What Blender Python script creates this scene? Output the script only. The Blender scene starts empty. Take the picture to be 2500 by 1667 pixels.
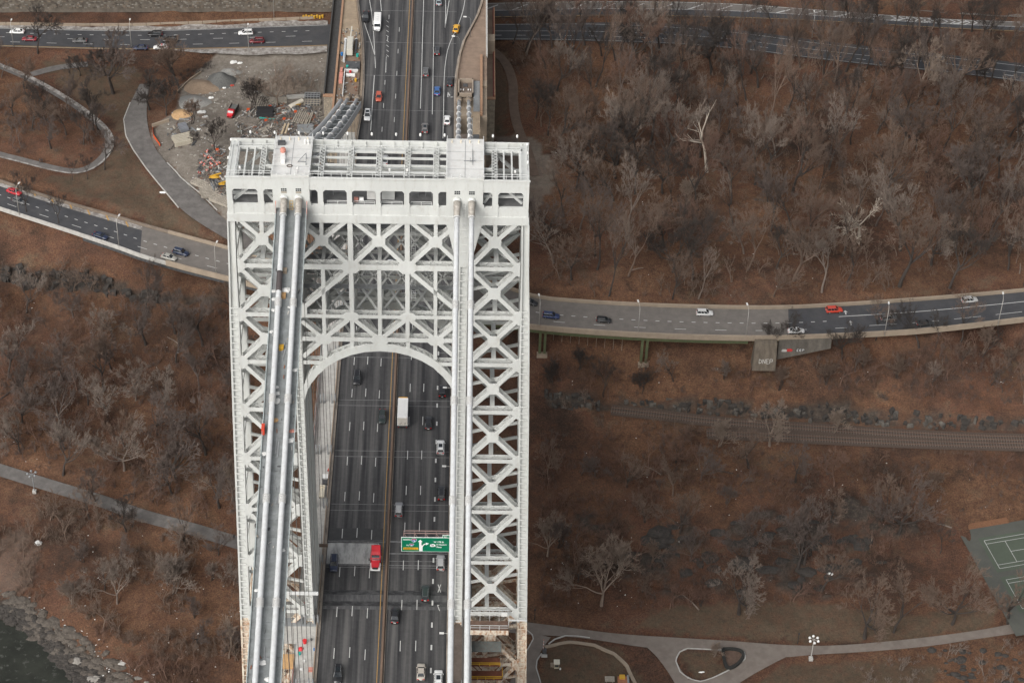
import bpy, math, random
import numpy as np
from mathutils import Vector, Matrix
random.seed(7); rng = np.random.default_rng(7)

# ------------------------------------------------------------------ camera, sky, sun, exposure
SC = bpy.context.scene
FPX, PITCH, ROLL, YAW = 5383.80, math.radians(39.64695), math.radians(1.985609), math.radians(1.859994)
CAM = np.array([15.0951, -340.7723, 356.0868])
_fw = np.array([math.sin(YAW)*math.cos(PITCH), math.cos(YAW)*math.cos(PITCH), -math.sin(PITCH)])
_r0 = np.array([math.cos(YAW), -math.sin(YAW), 0.0]); _u0 = np.cross(_r0, _fw)
_rt = _r0*math.cos(ROLL) + _u0*math.sin(ROLL); _up = -_r0*math.sin(ROLL) + _u0*math.cos(ROLL)
cd = bpy.data.cameras.new('camera'); co = bpy.data.objects.new('camera', cd); SC.collection.objects.link(co)
co.matrix_world = Matrix(((_rt[0], _up[0], -_fw[0], CAM[0]), (_rt[1], _up[1], -_fw[1], CAM[1]), (_rt[2], _up[2], -_fw[2], CAM[2]), (0, 0, 0, 1)))
cd.sensor_width = 36.0; cd.lens = FPX*36.0/2500.0; cd.clip_start = 1.0; cd.clip_end = 9000.0
SC.camera = co

SUN_EL, SUN_AZ = math.radians(40), math.radians(214)      # azimuth clockwise from +Y: behind and left of the viewer
wd = bpy.data.worlds.new('World'); SC.world = wd; wd.use_nodes = True
wn = wd.node_tree.nodes; wl = wd.node_tree.links; wn.clear()
sky = wn.new('ShaderNodeTexSky'); sky.sky_type = 'NISHITA'; sky.sun_disc = False
sky.sun_elevation = SUN_EL; sky.sun_rotation = SUN_AZ; sky.air_density = 1.0; sky.dust_density = 6.0; sky.ozone_density = 1.0
hs = wn.new('ShaderNodeHueSaturation'); hs.inputs['Saturation'].default_value = 0.25   # a flat white overcast
bg = wn.new('ShaderNodeBackground'); bg.inputs['Strength'].default_value = 0.12
wo = wn.new('ShaderNodeOutputWorld')
wl.new(sky.outputs[0], hs.inputs['Color']); wl.new(hs.outputs[0], bg.inputs[0]); wl.new(bg.outputs[0], wo.inputs[0])
sd = bpy.data.lights.new('sun', 'SUN'); sd.energy = 1.15; sd.angle = math.radians(50); sd.color = (1.0, 0.965, 0.92)
so = bpy.data.objects.new('sun', sd); SC.collection.objects.link(so)
_sv = Vector((math.sin(SUN_AZ)*math.cos(SUN_EL), math.cos(SUN_AZ)*math.cos(SUN_EL), math.sin(SUN_EL)))
so.rotation_euler = _sv.to_track_quat('Z', 'Y').to_euler(); so.location = (0, 0, 400)
SC.view_settings.view_transform = 'Standard'; SC.view_settings.look = 'None'
SC.view_settings.gamma = 1.0; SC.view_settings.exposure = 0.45; SC.view_settings.use_curve_mapping = False
SC.render.engine = 'CYCLES'; SC.cycles.max_bounces = 5; SC.cycles.diffuse_bounces = 3; SC.cycles.use_denoising = True

# ------------------------------------------------------------------ helpers
def ray(u, v):
    return _fw + _rt*((u-1250)/FPX) + _up*((833.5-v)/FPX)
def W(u, v, Z):                      # photograph pixel -> point at height Z
    d = ray(u, v); return CAM + d*((Z-CAM[2])/d[2])
def WX(u, v, X):
    d = ray(u, v); return CAM + d*((X-CAM[0])/d[0])

COL = SC.collection
ORI = {}
def props(o, label=None, cat=None, group=None, kind=None):
    if label: o['label'] = label
    if cat: o['category'] = cat
    if group: o['group'] = group
    if kind: o['kind'] = kind
    return o
def thing(name, label, cat, loc=(0, 0, 0), group=None, rotz=0.0):
    o = bpy.data.objects.new(name, None); COL.objects.link(o)
    o.location = loc; o.rotation_euler = (0, 0, rotz); o.empty_display_size = 0.5
    ORI[o.name] = Vector(loc)
    return props(o, label, cat, group)

class MB:
    def __init__(s): s.v = []; s.f = []; s.m = []; s.mi = 0
    def poly(s, pts):
        n = len(s.v); s.v += [tuple(p) for p in pts]; s.f.append(tuple(range(n, n+len(pts)))); s.m.append(s.mi); return s
    def add(s, vs, fs):
        n = len(s.v); s.v += [tuple(p) for p in vs]
        for f in fs: s.f.append(tuple(i+n for i in f)); s.m.append(s.mi)
        return s
    def hexa(s, b, t):               # bottom ring, top ring (4 each, ccw from above)
        return s.add(list(b)+list(t), [(3, 2, 1, 0), (4, 5, 6, 7), (0, 1, 5, 4), (1, 2, 6, 5), (2, 3, 7, 6), (3, 0, 4, 7)])
    def box(s, x0, x1, y0, y1, z0, z1):
        return s.hexa([(x0, y0, z0), (x1, y0, z0), (x1, y1, z0), (x0, y1, z0)], [(x0, y0, z1), (x1, y0, z1), (x1, y1, z1), (x0, y1, z1)])
    def prism(s, poly, d):           # poly: list of 3d points, d: extrusion vector
        n = len(poly); d = np.asarray(d, float); a = [np.asarray(p, float) for p in poly]; b = [p+d for p in a]
        k = len(s.v); s.v += [tuple(p) for p in a+b]
        s.f.append(tuple(k+i for i in range(n))[::-1]); s.m.append(s.mi)
        s.f.append(tuple(k+n+i for i in range(n))); s.m.append(s.mi)
        for i in range(n):
            j = (i+1) % n; s.f.append((k+i, k+j, k+n+j, k+n+i)); s.m.append(s.mi)
        return s
    def beam(s, p, q, w, h, up=(0, 0, 1)):
        p = np.asarray(p, float); q = np.asarray(q, float); t = q-p; t = t/(np.linalg.norm(t)+1e-9)
        up = np.asarray(up, float); sd_ = np.cross(t, up)
        if np.linalg.norm(sd_) < 1e-4: sd_ = np.cross(t, (1, 0, 0))
        sd_ = sd_/np.linalg.norm(sd_); up = np.cross(sd_, t)
        a = sd_*w/2; b = up*h/2
        return s.hexa([p-a-b, p+a-b, q+a-b, q-a-b], [p-a+b, p+a+b, q+a+b, q-a+b])
    def tube(s, pts, r, n=8, cap=True):
        pts = [np.asarray(p, float) for p in pts]; k0 = len(s.v)
        rr = r if hasattr(r, '__len__') else [r]*len(pts)
        prev = None
        for i, p in enumerate(pts):
            t = (pts[min(i+1, len(pts)-1)]-pts[max(i-1, 0)]); t = t/(np.linalg.norm(t)+1e-9)
            a = np.cross(t, (0, 0, 1)) if prev is None else prev-t*np.dot(prev, t)
            if np.linalg.norm(a) < 1e-3: a = np.cross(t, (1, 0, 0))
            a = a/np.linalg.norm(a); prev = a; b = np.cross(t, a)
            for k in range(n):
                th = 2*math.pi*k/n; s.v.append(tuple(p+(a*math.cos(th)+b*math.sin(th))*rr[i]))
        for i in range(len(pts)-1):
            for k in range(n):
                A = k0+i*n+k; B = k0+i*n+(k+1) % n; s.f.append((A, B, B+n, A+n)); s.m.append(s.mi)
        if cap:
            s.f.append(tuple(k0+k for k in range(n))[::-1]); s.m.append(s.mi)
            e = k0+(len(pts)-1)*n; s.f.append(tuple(e+k for k in range(n))); s.m.append(s.mi)
        return s
    def cyl(s, p, q, r, n=10, r2=None):
        return s.tube([p, q], [r, r if r2 is None else r2], n)
    def mesh(s, name, off=(0, 0, 0), smooth=False):
        me = bpy.data.meshes.new(name)
        ox, oy, oz = off
        me.from_pydata([(float(x)-ox, float(y)-oy, float(z)-oz) for x, y, z in s.v], [], s.f)
        if any(s.m): me.polygons.foreach_set('material_index', s.m)
        if smooth: me.polygons.foreach_set('use_smooth', [True]*len(s.f))
        me.update(); return me

def ob(name, mb, mat, parent=None, label=None, cat=None, group=None, kind=None, smooth=False, base=None):
    """link a builder (world coordinates) as one mesh object; base = its origin when it is top-level"""
    off = ORI[parent.name] if parent is not None else Vector(base) if base is not None else Vector((0, 0, 0))
    me = mb.mesh(name, off, smooth)
    for m in (mat if isinstance(mat, (list, tuple)) else [mat]): me.materials.append(m)
    o = bpy.data.objects.new(name, me); COL.objects.link(o)
    if parent is not None: o.parent = parent
    else: o.location = off
    ORI[o.name] = off.copy()
    return props(o, label, cat, group, kind)
def piece(name, me, parent, loc, rot=(0, 0, 0), scale=(1, 1, 1), kind=None):
    """a small part that shares its mesh with its likes"""
    o = bpy.data.objects.new(name, me); COL.objects.link(o)
    o.rotation_euler = rot; o.scale = scale
    if parent is not None: o.parent = parent; o.location = Vector(loc)-ORI[parent.name]
    else: o.location = loc
    if kind: o['kind'] = kind
    return o

# value noise -------------------------------------------------------
_NG = rng.random((256, 256))
def vnoise(x, y):
    x = np.asarray(x, float); y = np.asarray(y, float)
    xi = np.floor(x).astype(int); yi = np.floor(y).astype(int); fx = x-xi; fy = y-yi
    fx = fx*fx*(3-2*fx); fy = fy*fy*(3-2*fy)
    g = lambda a, b: _NG[a % 256, b % 256]
    return (g(xi, yi)*(1-fx)+g(xi+1, yi)*fx)*(1-fy)+(g(xi, yi+1)*(1-fx)+g(xi+1, yi+1)*fx)*fy
def fbm(x, y, o=4):
    s = 0; a = 0.5
    for i in range(o): s = s+a*vnoise(x*2**i+17*i, y*2**i+31*i); a *= 0.5
    return s
def inpoly(x, y, P):
    x = np.asarray(x, float); y = np.asarray(y, float); c = np.zeros(x.shape, bool); j = len(P)-1
    for i in range(len(P)):
        xi, yi = P[i][0], P[i][1]; xj, yj = P[j][0], P[j][1]
        c ^= ((yi > y) != (yj > y)) & (x < (xj-xi)*(y-yi)/((yj-yi) if abs(yj-yi) > 1e-12 else 1e-12)+xi); j = i
    return c

# ------------------------------------------------------------------ materials
MATS = {}
def mat(name, c, rough=0.6, var=0.15, scale=0.6, metal=0.0, stretch=(1, 1, 1), c2=None, amt2=0.5, scale2=3.0, bump=0.0, bscale=8.0, spec=0.5, lo=0.45, hi=0.65):
    """base colour c varied by +-var with noise; c2 = second colour in patches (stains, wear)"""
    if name in MATS: return MATS[name]
    m = bpy.data.materials.new(name); m.use_nodes = True; MATS[name] = m
    nt = m.node_tree; N = nt.nodes; L = nt.links; b = N['Principled BSDF']
    b.inputs['Roughness'].default_value = rough; b.inputs['Metallic'].default_value = metal
    b.inputs['Specular IOR Level'].default_value = spec
    tc = N.new('ShaderNodeTexCoord'); mp = N.new('ShaderNodeMapping'); mp.inputs['Scale'].default_value = stretch
    L.new(tc.outputs['Object'], mp.inputs[0])
    n1 = N.new('ShaderNodeTexNoise'); n1.inputs['Scale'].default_value = scale; n1.inputs['Detail'].default_value = 6; n1.inputs['Roughness'].default_value = 0.65
    L.new(mp.outputs[0], n1.inputs[0])
    r1 = N.new('ShaderNodeValToRGB'); r1.color_ramp.elements[0].position = 0.3; r1.color_ramp.elements[1].position = 0.7
    r1.color_ramp.elements[0].color = (*[max(0, k*(1-var)) for k in c], 1); r1.color_ramp.elements[1].color = (*[min(1, k*(1+var)) for k in c], 1)
    L.new(n1.outputs[0], r1.inputs[0]); out = r1.outputs[0]
    if c2 is not None:
        n2 = N.new('ShaderNodeTexNoise'); n2.inputs['Scale'].default_value = scale2; n2.inputs['Detail'].default_value = 8; n2.inputs['Roughness'].default_value = 0.7
        L.new(mp.outputs[0], n2.inputs[0])
        r2 = N.new('ShaderNodeValToRGB'); r2.color_ramp.elements[0].position = lo; r2.color_ramp.elements[1].position = hi
        r2.color_ramp.elements[0].color = (0, 0, 0, 1); r2.color_ramp.elements[1].color = (amt2, amt2, amt2, 1)
        L.new(n2.outputs[0], r2.inputs[0])
        mx = N.new('ShaderNodeMix'); mx.data_type = 'RGBA'; mx.inputs['B'].default_value = (*c2, 1)
        L.new(r2.outputs[0], mx.inputs['Factor']); L.new(out, mx.inputs['A']); out = mx.outputs['Result']
    L.new(out, b.inputs['Base Color'])
    if bump > 0:
        n3 = N.new('ShaderNodeTexNoise'); n3.inputs['Scale'].default_value = bscale; n3.inputs['Detail'].default_value = 4
        L.new(tc.outputs['Object'], n3.inputs[0]); bp = N.new('ShaderNodeBump'); bp.inputs['Strength'].default_value = bump; bp.inputs['Distance'].default_value = 0.05
        L.new(n3.outputs[0], bp.inputs['Height']); L.new(bp.outputs[0], b.inputs['Normal'])
    return m
M = mat
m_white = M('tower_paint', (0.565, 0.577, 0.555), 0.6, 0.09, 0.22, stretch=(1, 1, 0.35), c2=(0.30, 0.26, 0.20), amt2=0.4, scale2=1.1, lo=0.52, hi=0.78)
m_white2 = M('tower_paint_shaded', (0.48, 0.49, 0.475), 0.5, 0.06, 0.3)  # tower paint darkened: the shade among lacing and inner members is put into its colour
m_rusty = M('rusty_tower_paint', (0.66, 0.60, 0.50), 0.7, 0.12, 0.5, stretch=(1, 1, 0.4), c2=(0.33, 0.13, 0.04), amt2=0.85, scale2=1.6, lo=0.46, hi=0.62)
m_cable = M('cable_paint', (0.50, 0.515, 0.52), 0.9, 0.07, 0.8, c2=(0.36, 0.35, 0.34), amt2=0.4, scale2=1.4, spec=0.1)
m_band = M('cable_band_paint', (0.46, 0.46, 0.45), 0.5, 0.1, 2.0)
m_silver = M('side_cable_wrap', (0.50, 0.52, 0.53), 0.45, 0.12, 1.2, metal=0.2)
m_collar = M('cable_collar_steel', (0.34, 0.315, 0.28), 0.6, 0.35, 1.5, metal=0.1, stretch=(1, 1, 3))
m_rope = M('suspender_rope', (0.10, 0.095, 0.09), 0.6, 0.15, 3.0)
m_cat = M('catwalk_grating', (0.205, 0.22, 0.222), 0.95, 0.22, 0.6, c2=(0.12, 0.125, 0.125), amt2=0.5, scale2=1.1)
m_catside = M('catwalk_screen', (0.33, 0.37, 0.37), 0.9, 0.15, 1.5)
m_roofw = M('saddle_house_roof', (0.62, 0.62, 0.60), 0.6, 0.05, 0.5, c2=(0.45, 0.42, 0.38), amt2=0.35, scale2=1.2)
m_dark = M('dark_wing_and_shade', (0.05, 0.05, 0.05), 0.8, 0.3, 1.0)  # dark colour of the left wing, also painting the shade in the kiosk front
m_floor = M('machine_floor', (0.12, 0.12, 0.12), 0.8, 0.3, 0.8)
m_rail = M('white_rail_paint', (0.60, 0.61, 0.60), 0.5, 0.05, 1.0)
m_glassd = M('dark_window_glass', (0.03, 0.035, 0.04), 0.12, 0.2, 1.0)
m_blind = M('window_blind', (0.34, 0.31, 0.26), 0.8, 0.15, 3.0)
m_red = M('red_paint', (0.55, 0.025, 0.03), 0.45, 0.1, 1.0)
m_orange = M('orange_plastic', (0.58, 0.085, 0.02), 0.5, 0.1, 1.0)
m_yellow = M('yellow_paint', (0.50, 0.29, 0.03), 0.5, 0.1, 1.0)
m_blue = M('blue_plastic', (0.03, 0.16, 0.42), 0.5, 0.1, 1.0)
m_teal = M('teal_plastic', (0.02, 0.35, 0.30), 0.5, 0.1, 1.0)
m_green = M('green_steel', (0.075, 0.10, 0.05), 0.6, 0.25, 0.8, c2=(0.16, 0.09, 0.05), amt2=0.5)
m_tarp = M('white_tarp', (0.70, 0.70, 0.68), 0.6, 0.06, 1.5)
m_rustpink = M('faded_red_plastic', (0.52, 0.22, 0.17), 0.6, 0.2, 1.0)
m_grey = M('grey_steel', (0.22, 0.23, 0.235), 0.5, 0.15, 1.0)
m_dgrey = M('dark_steel', (0.07, 0.072, 0.075), 0.6, 0.2, 1.0)
m_conc = M('pale_concrete', (0.42, 0.41, 0.385), 0.85, 0.13, 0.35, c2=(0.27, 0.255, 0.23), amt2=0.55, scale2=0.9, bump=0.2)
m_conc2 = M('tan_concrete', (0.30, 0.245, 0.185), 0.85, 0.15, 0.4, c2=(0.17, 0.13, 0.10), amt2=0.5, scale2=0.8, bump=0.2)
m_concroad = M('worn_concrete_pavement', (0.150, 0.135, 0.122), 0.85, 0.12, 0.5, c2=(0.105, 0.096, 0.088), amt2=0.5, scale2=0.35, bump=0.1, bscale=20)
m_asph2 = M('parkway_asphalt', (0.047, 0.048, 0.053), 0.85, 0.16, 0.4, c2=(0.075, 0.073, 0.072), amt2=0.5, scale2=0.25, bump=0.1, bscale=20)
m_path = M('path_asphalt', (0.140, 0.130, 0.122), 0.9, 0.2, 0.5, c2=(0.085, 0.078, 0.074), amt2=0.7, scale2=0.35, bump=0.15)
m_path2 = M('dusty_path', (0.175, 0.150, 0.130), 0.9, 0.15, 0.4, c2=(0.13, 0.105, 0.09), amt2=0.6, scale2=0.3, bump=0.15)
m_brick = M('tan_walkway', (0.235, 0.17, 0.125), 0.85, 0.13, 0.5, c2=(0.155, 0.11, 0.085), amt2=0.6, scale2=0.3)
m_orangerail = M('orange_brown_coping', (0.31, 0.185, 0.115), 0.8, 0.15, 0.8)
m_darkred = M('dark_red_railing', (0.17, 0.02, 0.025), 0.7, 0.15, 0.8)
m_mark = M('road_paint_white', (0.50, 0.50, 0.485), 0.7, 0.1, 2.0, c2=(0.2, 0.2, 0.2), amt2=0.4, scale2=2.5, lo=0.5, hi=0.7)
m_marky = M('road_paint_yellow', (0.40, 0.235, 0.07), 0.7, 0.15, 2.0, c2=(0.25, 0.16, 0.08), amt2=0.5, scale2=1.5)
m_joint = M('joint_sealant_pale', (0.19, 0.19, 0.19), 0.8, 0.25, 1.5, c2=(0.09, 0.09, 0.09), amt2=0.7, scale2=1.2)
m_dirtw = M('salt_white_grit', (0.36, 0.345, 0.325), 0.95, 0.3, 0.8, c2=(0.13, 0.11, 0.095), amt2=0.9, scale2=0.6, lo=0.38, hi=0.6)
m_median = M('rusty_median_barrier', (0.155, 0.105, 0.075), 0.8, 0.22, 0.8, stretch=(1, 0.2, 1))
m_curb = M('grimy_kerb', (0.29, 0.25, 0.21), 0.9, 0.2, 0.8, stretch=(1, 0.25, 1), c2=(0.10, 0.08, 0.065), amt2=0.7, scale2=1.0)
m_timber = M('weathered_timber', (0.30, 0.27, 0.225), 0.9, 0.25, 1.5)
m_timberd = M('dark_timber', (0.12, 0.10, 0.085), 0.9, 0.25, 1.5)
m_ply = M('fresh_plywood', (0.46, 0.28, 0.13), 0.8, 0.15, 1.5)
m_gravel = M('dark_gravel', (0.105, 0.105, 0.10), 0.95, 0.3, 3.0, bump=0.5, bscale=6)
m_sand = M('brown_sand', (0.21, 0.155, 0.11), 0.95, 0.2, 1.5, bump=0.4, bscale=5)
m_sawdust = M('ochre_sawdust', (0.42, 0.27, 0.14), 0.95, 0.2, 2.0, bump=0.4, bscale=5)
m_rock = M('dark_schist', (0.034, 0.030, 0.027), 0.95, 0.5, 0.9, c2=(0.08, 0.068, 0.056), amt2=0.45, scale2=2.2, bump=0.6, bscale=3)
m_rockp = M('pale_streaked_rock', (0.10, 0.09, 0.077), 0.95, 0.4, 0.8, stretch=(1, 1, 0.25), c2=(0.024, 0.022, 0.021), amt2=0.95, scale2=0.7, bump=0.6, bscale=3)
m_stone = M('rubble_stone', (0.105, 0.09, 0.073), 0.95, 0.35, 0.5)
m_tire = M('tyre_rubber', (0.02, 0.02, 0.02), 0.8, 0.1, 1.0)
m_rim = M('wheel_alloy', (0.35, 0.35, 0.36), 0.35, 0.05, 1.0, metal=0.7)
m_glass = M('car_glass', (0.018, 0.022, 0.026), 0.08, 0.1, 1.0, spec=0.8)
m_head = M('headlamp_lens', (0.72, 0.73, 0.73), 0.15, 0.03, 1.0)
m_tail = M('tail_lamp_lens', (0.42, 0.012, 0.012), 0.2, 0.05, 1.0)
m_plast = M('black_plastic', (0.025, 0.025, 0.027), 0.6, 0.1, 1.0)
m_court = M('court_green', (0.070, 0.086, 0.062), 0.85, 0.1, 0.3, c2=(0.06, 0.075, 0.06), amt2=0.5)
m_courto = M('court_surround', (0.078, 0.080, 0.066), 0.9, 0.15, 0.3, c2=(0.07, 0.07, 0.075), amt2=0.6)
m_litterband = M('orange_brown_leaves', (0.17, 0.082, 0.042), 0.95, 0.25, 2.0)
# ------------------------------------------------------------------ terrain
WATER = -66.0
_cp = []
def cpx(Z, *uv):
    for u, v in uv:
        p = W(u, v, Z); _cp.append((p[0], p[1], Z))
def cpw(*p): _cp.extend(p)
cpx(-28.9, (100, 26), (400, 28), (700, 24)); cpx(-27.5, (0, -40), (400, -40), (750, -40)); cpx(-29.6, (50, 52), (250, 56), (450, 54), (720, 46)); cpx(-30.3, (0, 90), (200, 95), (400, 95), (600, 90), (780, 88))
cpx(-30.5, (1230, 78), (1500, 70), (1750, 90), (2050, 128), (2300, 152), (2500, 178)); cpx(-29.5, (1300, 30), (1700, 25), (2050, 45), (2300, 58), (2500, 64))
cpx(-30.0, (1900, 70), (2200, 95), (2450, 110)); cpx(-27, (1300, -60), (1900, -60), (2500, -40))
cpx(-32, (100, 160), (300, 170), (430, 150)); cpx(-32.5, (480, 160), (600, 150), (740, 150), (480, 330), (600, 250), (740, 260), (620, 330), (500, 420))
cpx(-33.5, (60, 280), (200, 300), (330, 300)); cpx(-35, (60, 400), (260, 440), (400, 470), (540, 560))
cpx(-36.3, (0, 432), (150, 480), (370, 557), (520, 590))                       # uphill side of the parkway, left
cpx(-36.8, (0, 508), (150, 555)); cpx(-39.5, (300, 610)); cpx(-46, (400, 665), (540, 710))
cpx(-45, (100, 660), (250, 690)); cpx(-50, (100, 720), (300, 740), (450, 780), (560, 800)); cpx(-53, (100, 820), (300, 860), (500, 900))
cpx(-55.5, (60, 960), (280, 1000), (520, 1060)); cpx(-57.5, (0, 1100), (250, 1190), (480, 1260)); cpx(-58, (0, 1147), (137, 1189), (330, 1253), (590, 1327))
cpx(-59.5, (150, 1300), (350, 1370), (560, 1430)); cpx(-61, (150, 1400), (380, 1500), (560, 1560)); cpx(-62.5, (60, 1440), (220, 1540), (420, 1630), (560, 1680))
cpx(-65.6, (20, 1478), (110, 1540), (175, 1600), (230, 1667)); cpx(-68, (-40, 1560), (60, 1640), (-100, 1650), (130, 1740))
cpx(-31.5, (1250, 150), (1600, 150), (2000, 190), (2400, 225)); cpx(-33, (1300, 300), (1700, 300), (2100, 320), (2450, 340)); cpx(-34.5, (1340, 450), (1700, 450), (2100, 460), (2450, 470))
cpx(-35.5, (1330, 600), (1700, 610), (2100, 620), (2450, 600)); cpx(-36.3, (1300, 725), (1570, 742), (1900, 748), (2250, 732), (2500, 710))
cpx(-45.5, (1320, 850), (1560, 868), (1760, 872)); cpx(-42, (1920, 855), (2050, 842)); cpx(-37.2, (2150, 806), (2300, 798), (2500, 775))
cpx(-48, (1350, 900), (1600, 910), (1850, 915), (2150, 890), (2450, 870)); cpx(-51, (1330, 945), (1600, 950), (1900, 965), (2200, 985), (2500, 1005))
cpx(-56, (1350, 985), (1600, 995), (1900, 1025), (2200, 1040), (2500, 1055)); cpx(-56.2, (1500, 1030), (1900, 1065), (2300, 1090), (2500, 1100))
cpx(-55.5, (1350, 1100), (1700, 1120), (2050, 1140), (2400, 1160)); cpx(-56.5, (1350, 1230), (1650, 1240), (2000, 1240), (2300, 1230))
cpx(-58, (1350, 1350), (1650, 1360), (2000, 1370), (2250, 1330)); cpx(-58.3, (2420, 1300), (2460, 1400), (2500, 1480)); cpx(-59.6, (1320, 1470), (1600, 1470), (1900, 1480), (2200, 1490))
cpx(-60, (1300, 1540), (1600, 1600), (1900, 1600), (2200, 1580), (2450, 1540), (1400, 1660), (1750, 1660), (2100, 1660), (2400, 1640))
cpw((0, 60, -59.5), (0, 100, -56.5), (0, 140, -47), (0, 175, -37), (0, 220, -33), (0, 270, -31), (0, 30, -61), (0, -30, -63), (40, 0, -61), (100, 0, -62), (180, 0, -63), (-40, 20, -62), (-30, -40, -68), (60, -50, -69), (180, -60, -72), (-90, -20, -74), (-160, 20, -74))
cpw((-150, 180, -37), (-190, 240, -33), (-200, 330, -28), (-190, 120, -58), (230, 100, -57), (240, 170, -38), (250, 240, -34), (250, 330, -30), (0, 380, -27), (-160, 400, -25), (220, 400, -26))
CP = np.array(_cp)
def _tps(r2): return 0.5*r2*np.log(r2+1e-9)
_n = len(CP); _A = np.zeros((_n+3, _n+3)); _d2 = ((CP[:, None, :2]-CP[None, :, :2])**2).sum(-1)
_A[:_n, :_n] = _tps(_d2)+np.eye(_n)*60.0; _A[:_n, _n] = 1; _A[:_n, _n+1:] = CP[:, :2]; _A[_n, :_n] = 1; _A[_n+1:, :_n] = CP[:, :2].T
_c = np.linalg.solve(_A, np.concatenate([CP[:, 2], np.zeros(3)]))
BX0, BX1, BY0, BY1 = -230.0, 290.0, -70.0, 430.0
def base(x, y):
    x = np.clip(np.asarray(x, float), BX0, BX1); y = np.clip(np.asarray(y, float), BY0, BY1); sh = x.shape; x = x.ravel(); y = y.ravel(); out = np.zeros(len(x))
    for i in range(0, len(x), 20000):
        X = x[i:i+20000]; Y = y[i:i+20000]; d = (X[:, None]-CP[None, :, 0])**2+(Y[:, None]-CP[None, :, 1])**2
        out[i:i+20000] = _tps(d)@_c[:_n]+_c[_n]+_c[_n+1]*X+_c[_n+2]*Y
    return np.clip(out, -76, -22).reshape(sh)
def groundpt(u, v, f=None):
    f = f or base
    d = ray(u, v); zs = np.linspace(-15, -75, 241); t = (zs-CAM[2])/d[2]; xs = CAM[0]+d[0]*t; ys = CAM[1]+d[1]*t
    h = f(xs, ys); k = np.argmax(zs <= h)
    a = (h[k-1]-zs[k-1])/((h[k-1]-zs[k-1])-(h[k]-zs[k])+1e-9) if k > 0 else 0
    z = zs[k-1]+(zs[k]-zs[k-1])*a; return W(u, v, z)
def resample(P, n):
    P = np.asarray(P, float); d = np.concatenate([[0], np.cumsum(np.linalg.norm(np.diff(P[:, :2], axis=0), axis=1))])
    s = np.linspace(0, d[-1], n); return np.stack([np.interp(s, d, P[:, k]) for k in range(P.shape[1])], -1)
def smooth(P, n, it=2):
    P = np.asarray(P, float)
    for _ in range(it):
        Q = [P[0]]
        for a, b in zip(P[:-1], P[1:]): Q += [a*.75+b*.25, a*.25+b*.75]
        P = np.array(Q+[P[-1]])
    return resample(P, n)
CARVE = []     # (centre polyline xyz, half widths, mode)
class Rd: pass
def road_px(Lp, Rp, Z, n=40, mode='fill'):
    r = Rd(); r.L = smooth([W(u, v, Z) for u, v in Lp], n); r.R = smooth([W(u, v, Z) for u, v in Rp], n); r.n = n
    c = (r.L+r.R)/2; hw = np.linalg.norm(r.L-r.R, axis=1)/2; r.C = c; r.hw = hw
    CARVE.append((c, hw, mode)); return r
def path_px(Cp, w, n=40, Z=None):
    r = Rd(); C = smooth([groundpt(u, v) if Z is None else W(u, v, Z) for u, v in Cp], n); C[:, 2] = base(C[:, 0], C[:, 1]) if Z is None else Z
    C[:, 2] = np.convolve(np.pad(C[:, 2], 3, 'edge'), np.ones(7)/7, 'valid')
    T = np.gradient(C[:, :2], axis=0); T /= np.linalg.norm(T, axis=1)[:, None]; Nn = np.stack([-T[:, 1], T[:, 0]], -1)
    r.L = C.copy(); r.R = C.copy(); r.L[:, :2] += Nn*w/2; r.R[:, :2] -= Nn*w/2; r.C = C; r.hw = np.full(n, w/2); r.n = n
    CARVE.append((C, r.hw, 'fill')); return r
def path_edges(Lp, Rp, n=40, Z=None):
    r = Rd(); r.L = smooth([groundpt(u, v) if Z is None else W(u, v, Z) for u, v in Lp], n); r.R = smooth([groundpt(u, v) if Z is None else W(u, v, Z) for u, v in Rp], n)
    z = (r.L[:, 2]+r.R[:, 2])/2; z = np.convolve(np.pad(z, 3, 'edge'), np.ones(7)/7, 'valid'); r.L[:, 2] = z; r.R[:, 2] = z
    r.C = (r.L+r.R)/2; r.hw = np.linalg.norm(r.L-r.R, axis=1)/2; r.n = n; CARVE.append((r.C, r.hw, 'fill')); return r
def z4(x, y): return (x/3.0154, y/3.0154)
def zL1(x, y): return (x/3.92, 400+y/3.92)
def zL2(x, y): return (x/3.647, 800+y/3.647)
def zL3(x, y): return (x/3.647, 1237+y/3.647)
def zR4(x, y): return (1260+x/3.647, 660+y/3.647)
def zR5(x, y): return (1860+x/3.647, 660+y/3.647)
def zR6(x, y): return (1260+x/3.647, 1237+y/3.647)
def zR7(x, y): return (1860+x/3.647, 1237+y/3.647)
def z6(x, y): return (1200+x/1.809, y/1.809)
def z5(x, y): return (760+x/4.612, y/4.612)
def z1(x, y): return (540+x/3.0154, 320+y/3.0154)
def z2(x, y): return (540+x/3.0154, 800+y/3.0154)
def z3(x, y): return (540+x/3.0154, 1147+y/3.0154)
def z8(x, y): return (430+x/3.92, 100+y/3.92)
ZT = -30.0; ZM = -36.0
rTL = road_px([(-260, 66), (-60, 68), (0, 68), (200, 74), (398, 75), (597, 67), (780, 61), (1000, 52), (1200, 54), (1476, 50), (1753, 66), (2029, 104), (2305, 133), (2500, 155), (2760, 190)],
              [(-260, 108), (-60, 111), (0, 113), (200, 119), (398, 122), (597, 118), (780, 114), (1000, 102), (1200, 97), (1476, 101), (1753, 113), (2029, 150), (2305, 176), (2500, 200), (2760, 238)], ZT, 90)
rTU = road_px([(1000, 12), (1200, 8), (1476, 3), (1753, 6), (2029, 27), (2305, 48), (2500, 54), (2760, 64)], [(1000, 44), (1200, 44), (1476, 38), (1753, 42), (2029, 53), (2305, 70), (2500, 78), (2760, 92)], ZT+0.6, 50)
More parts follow.
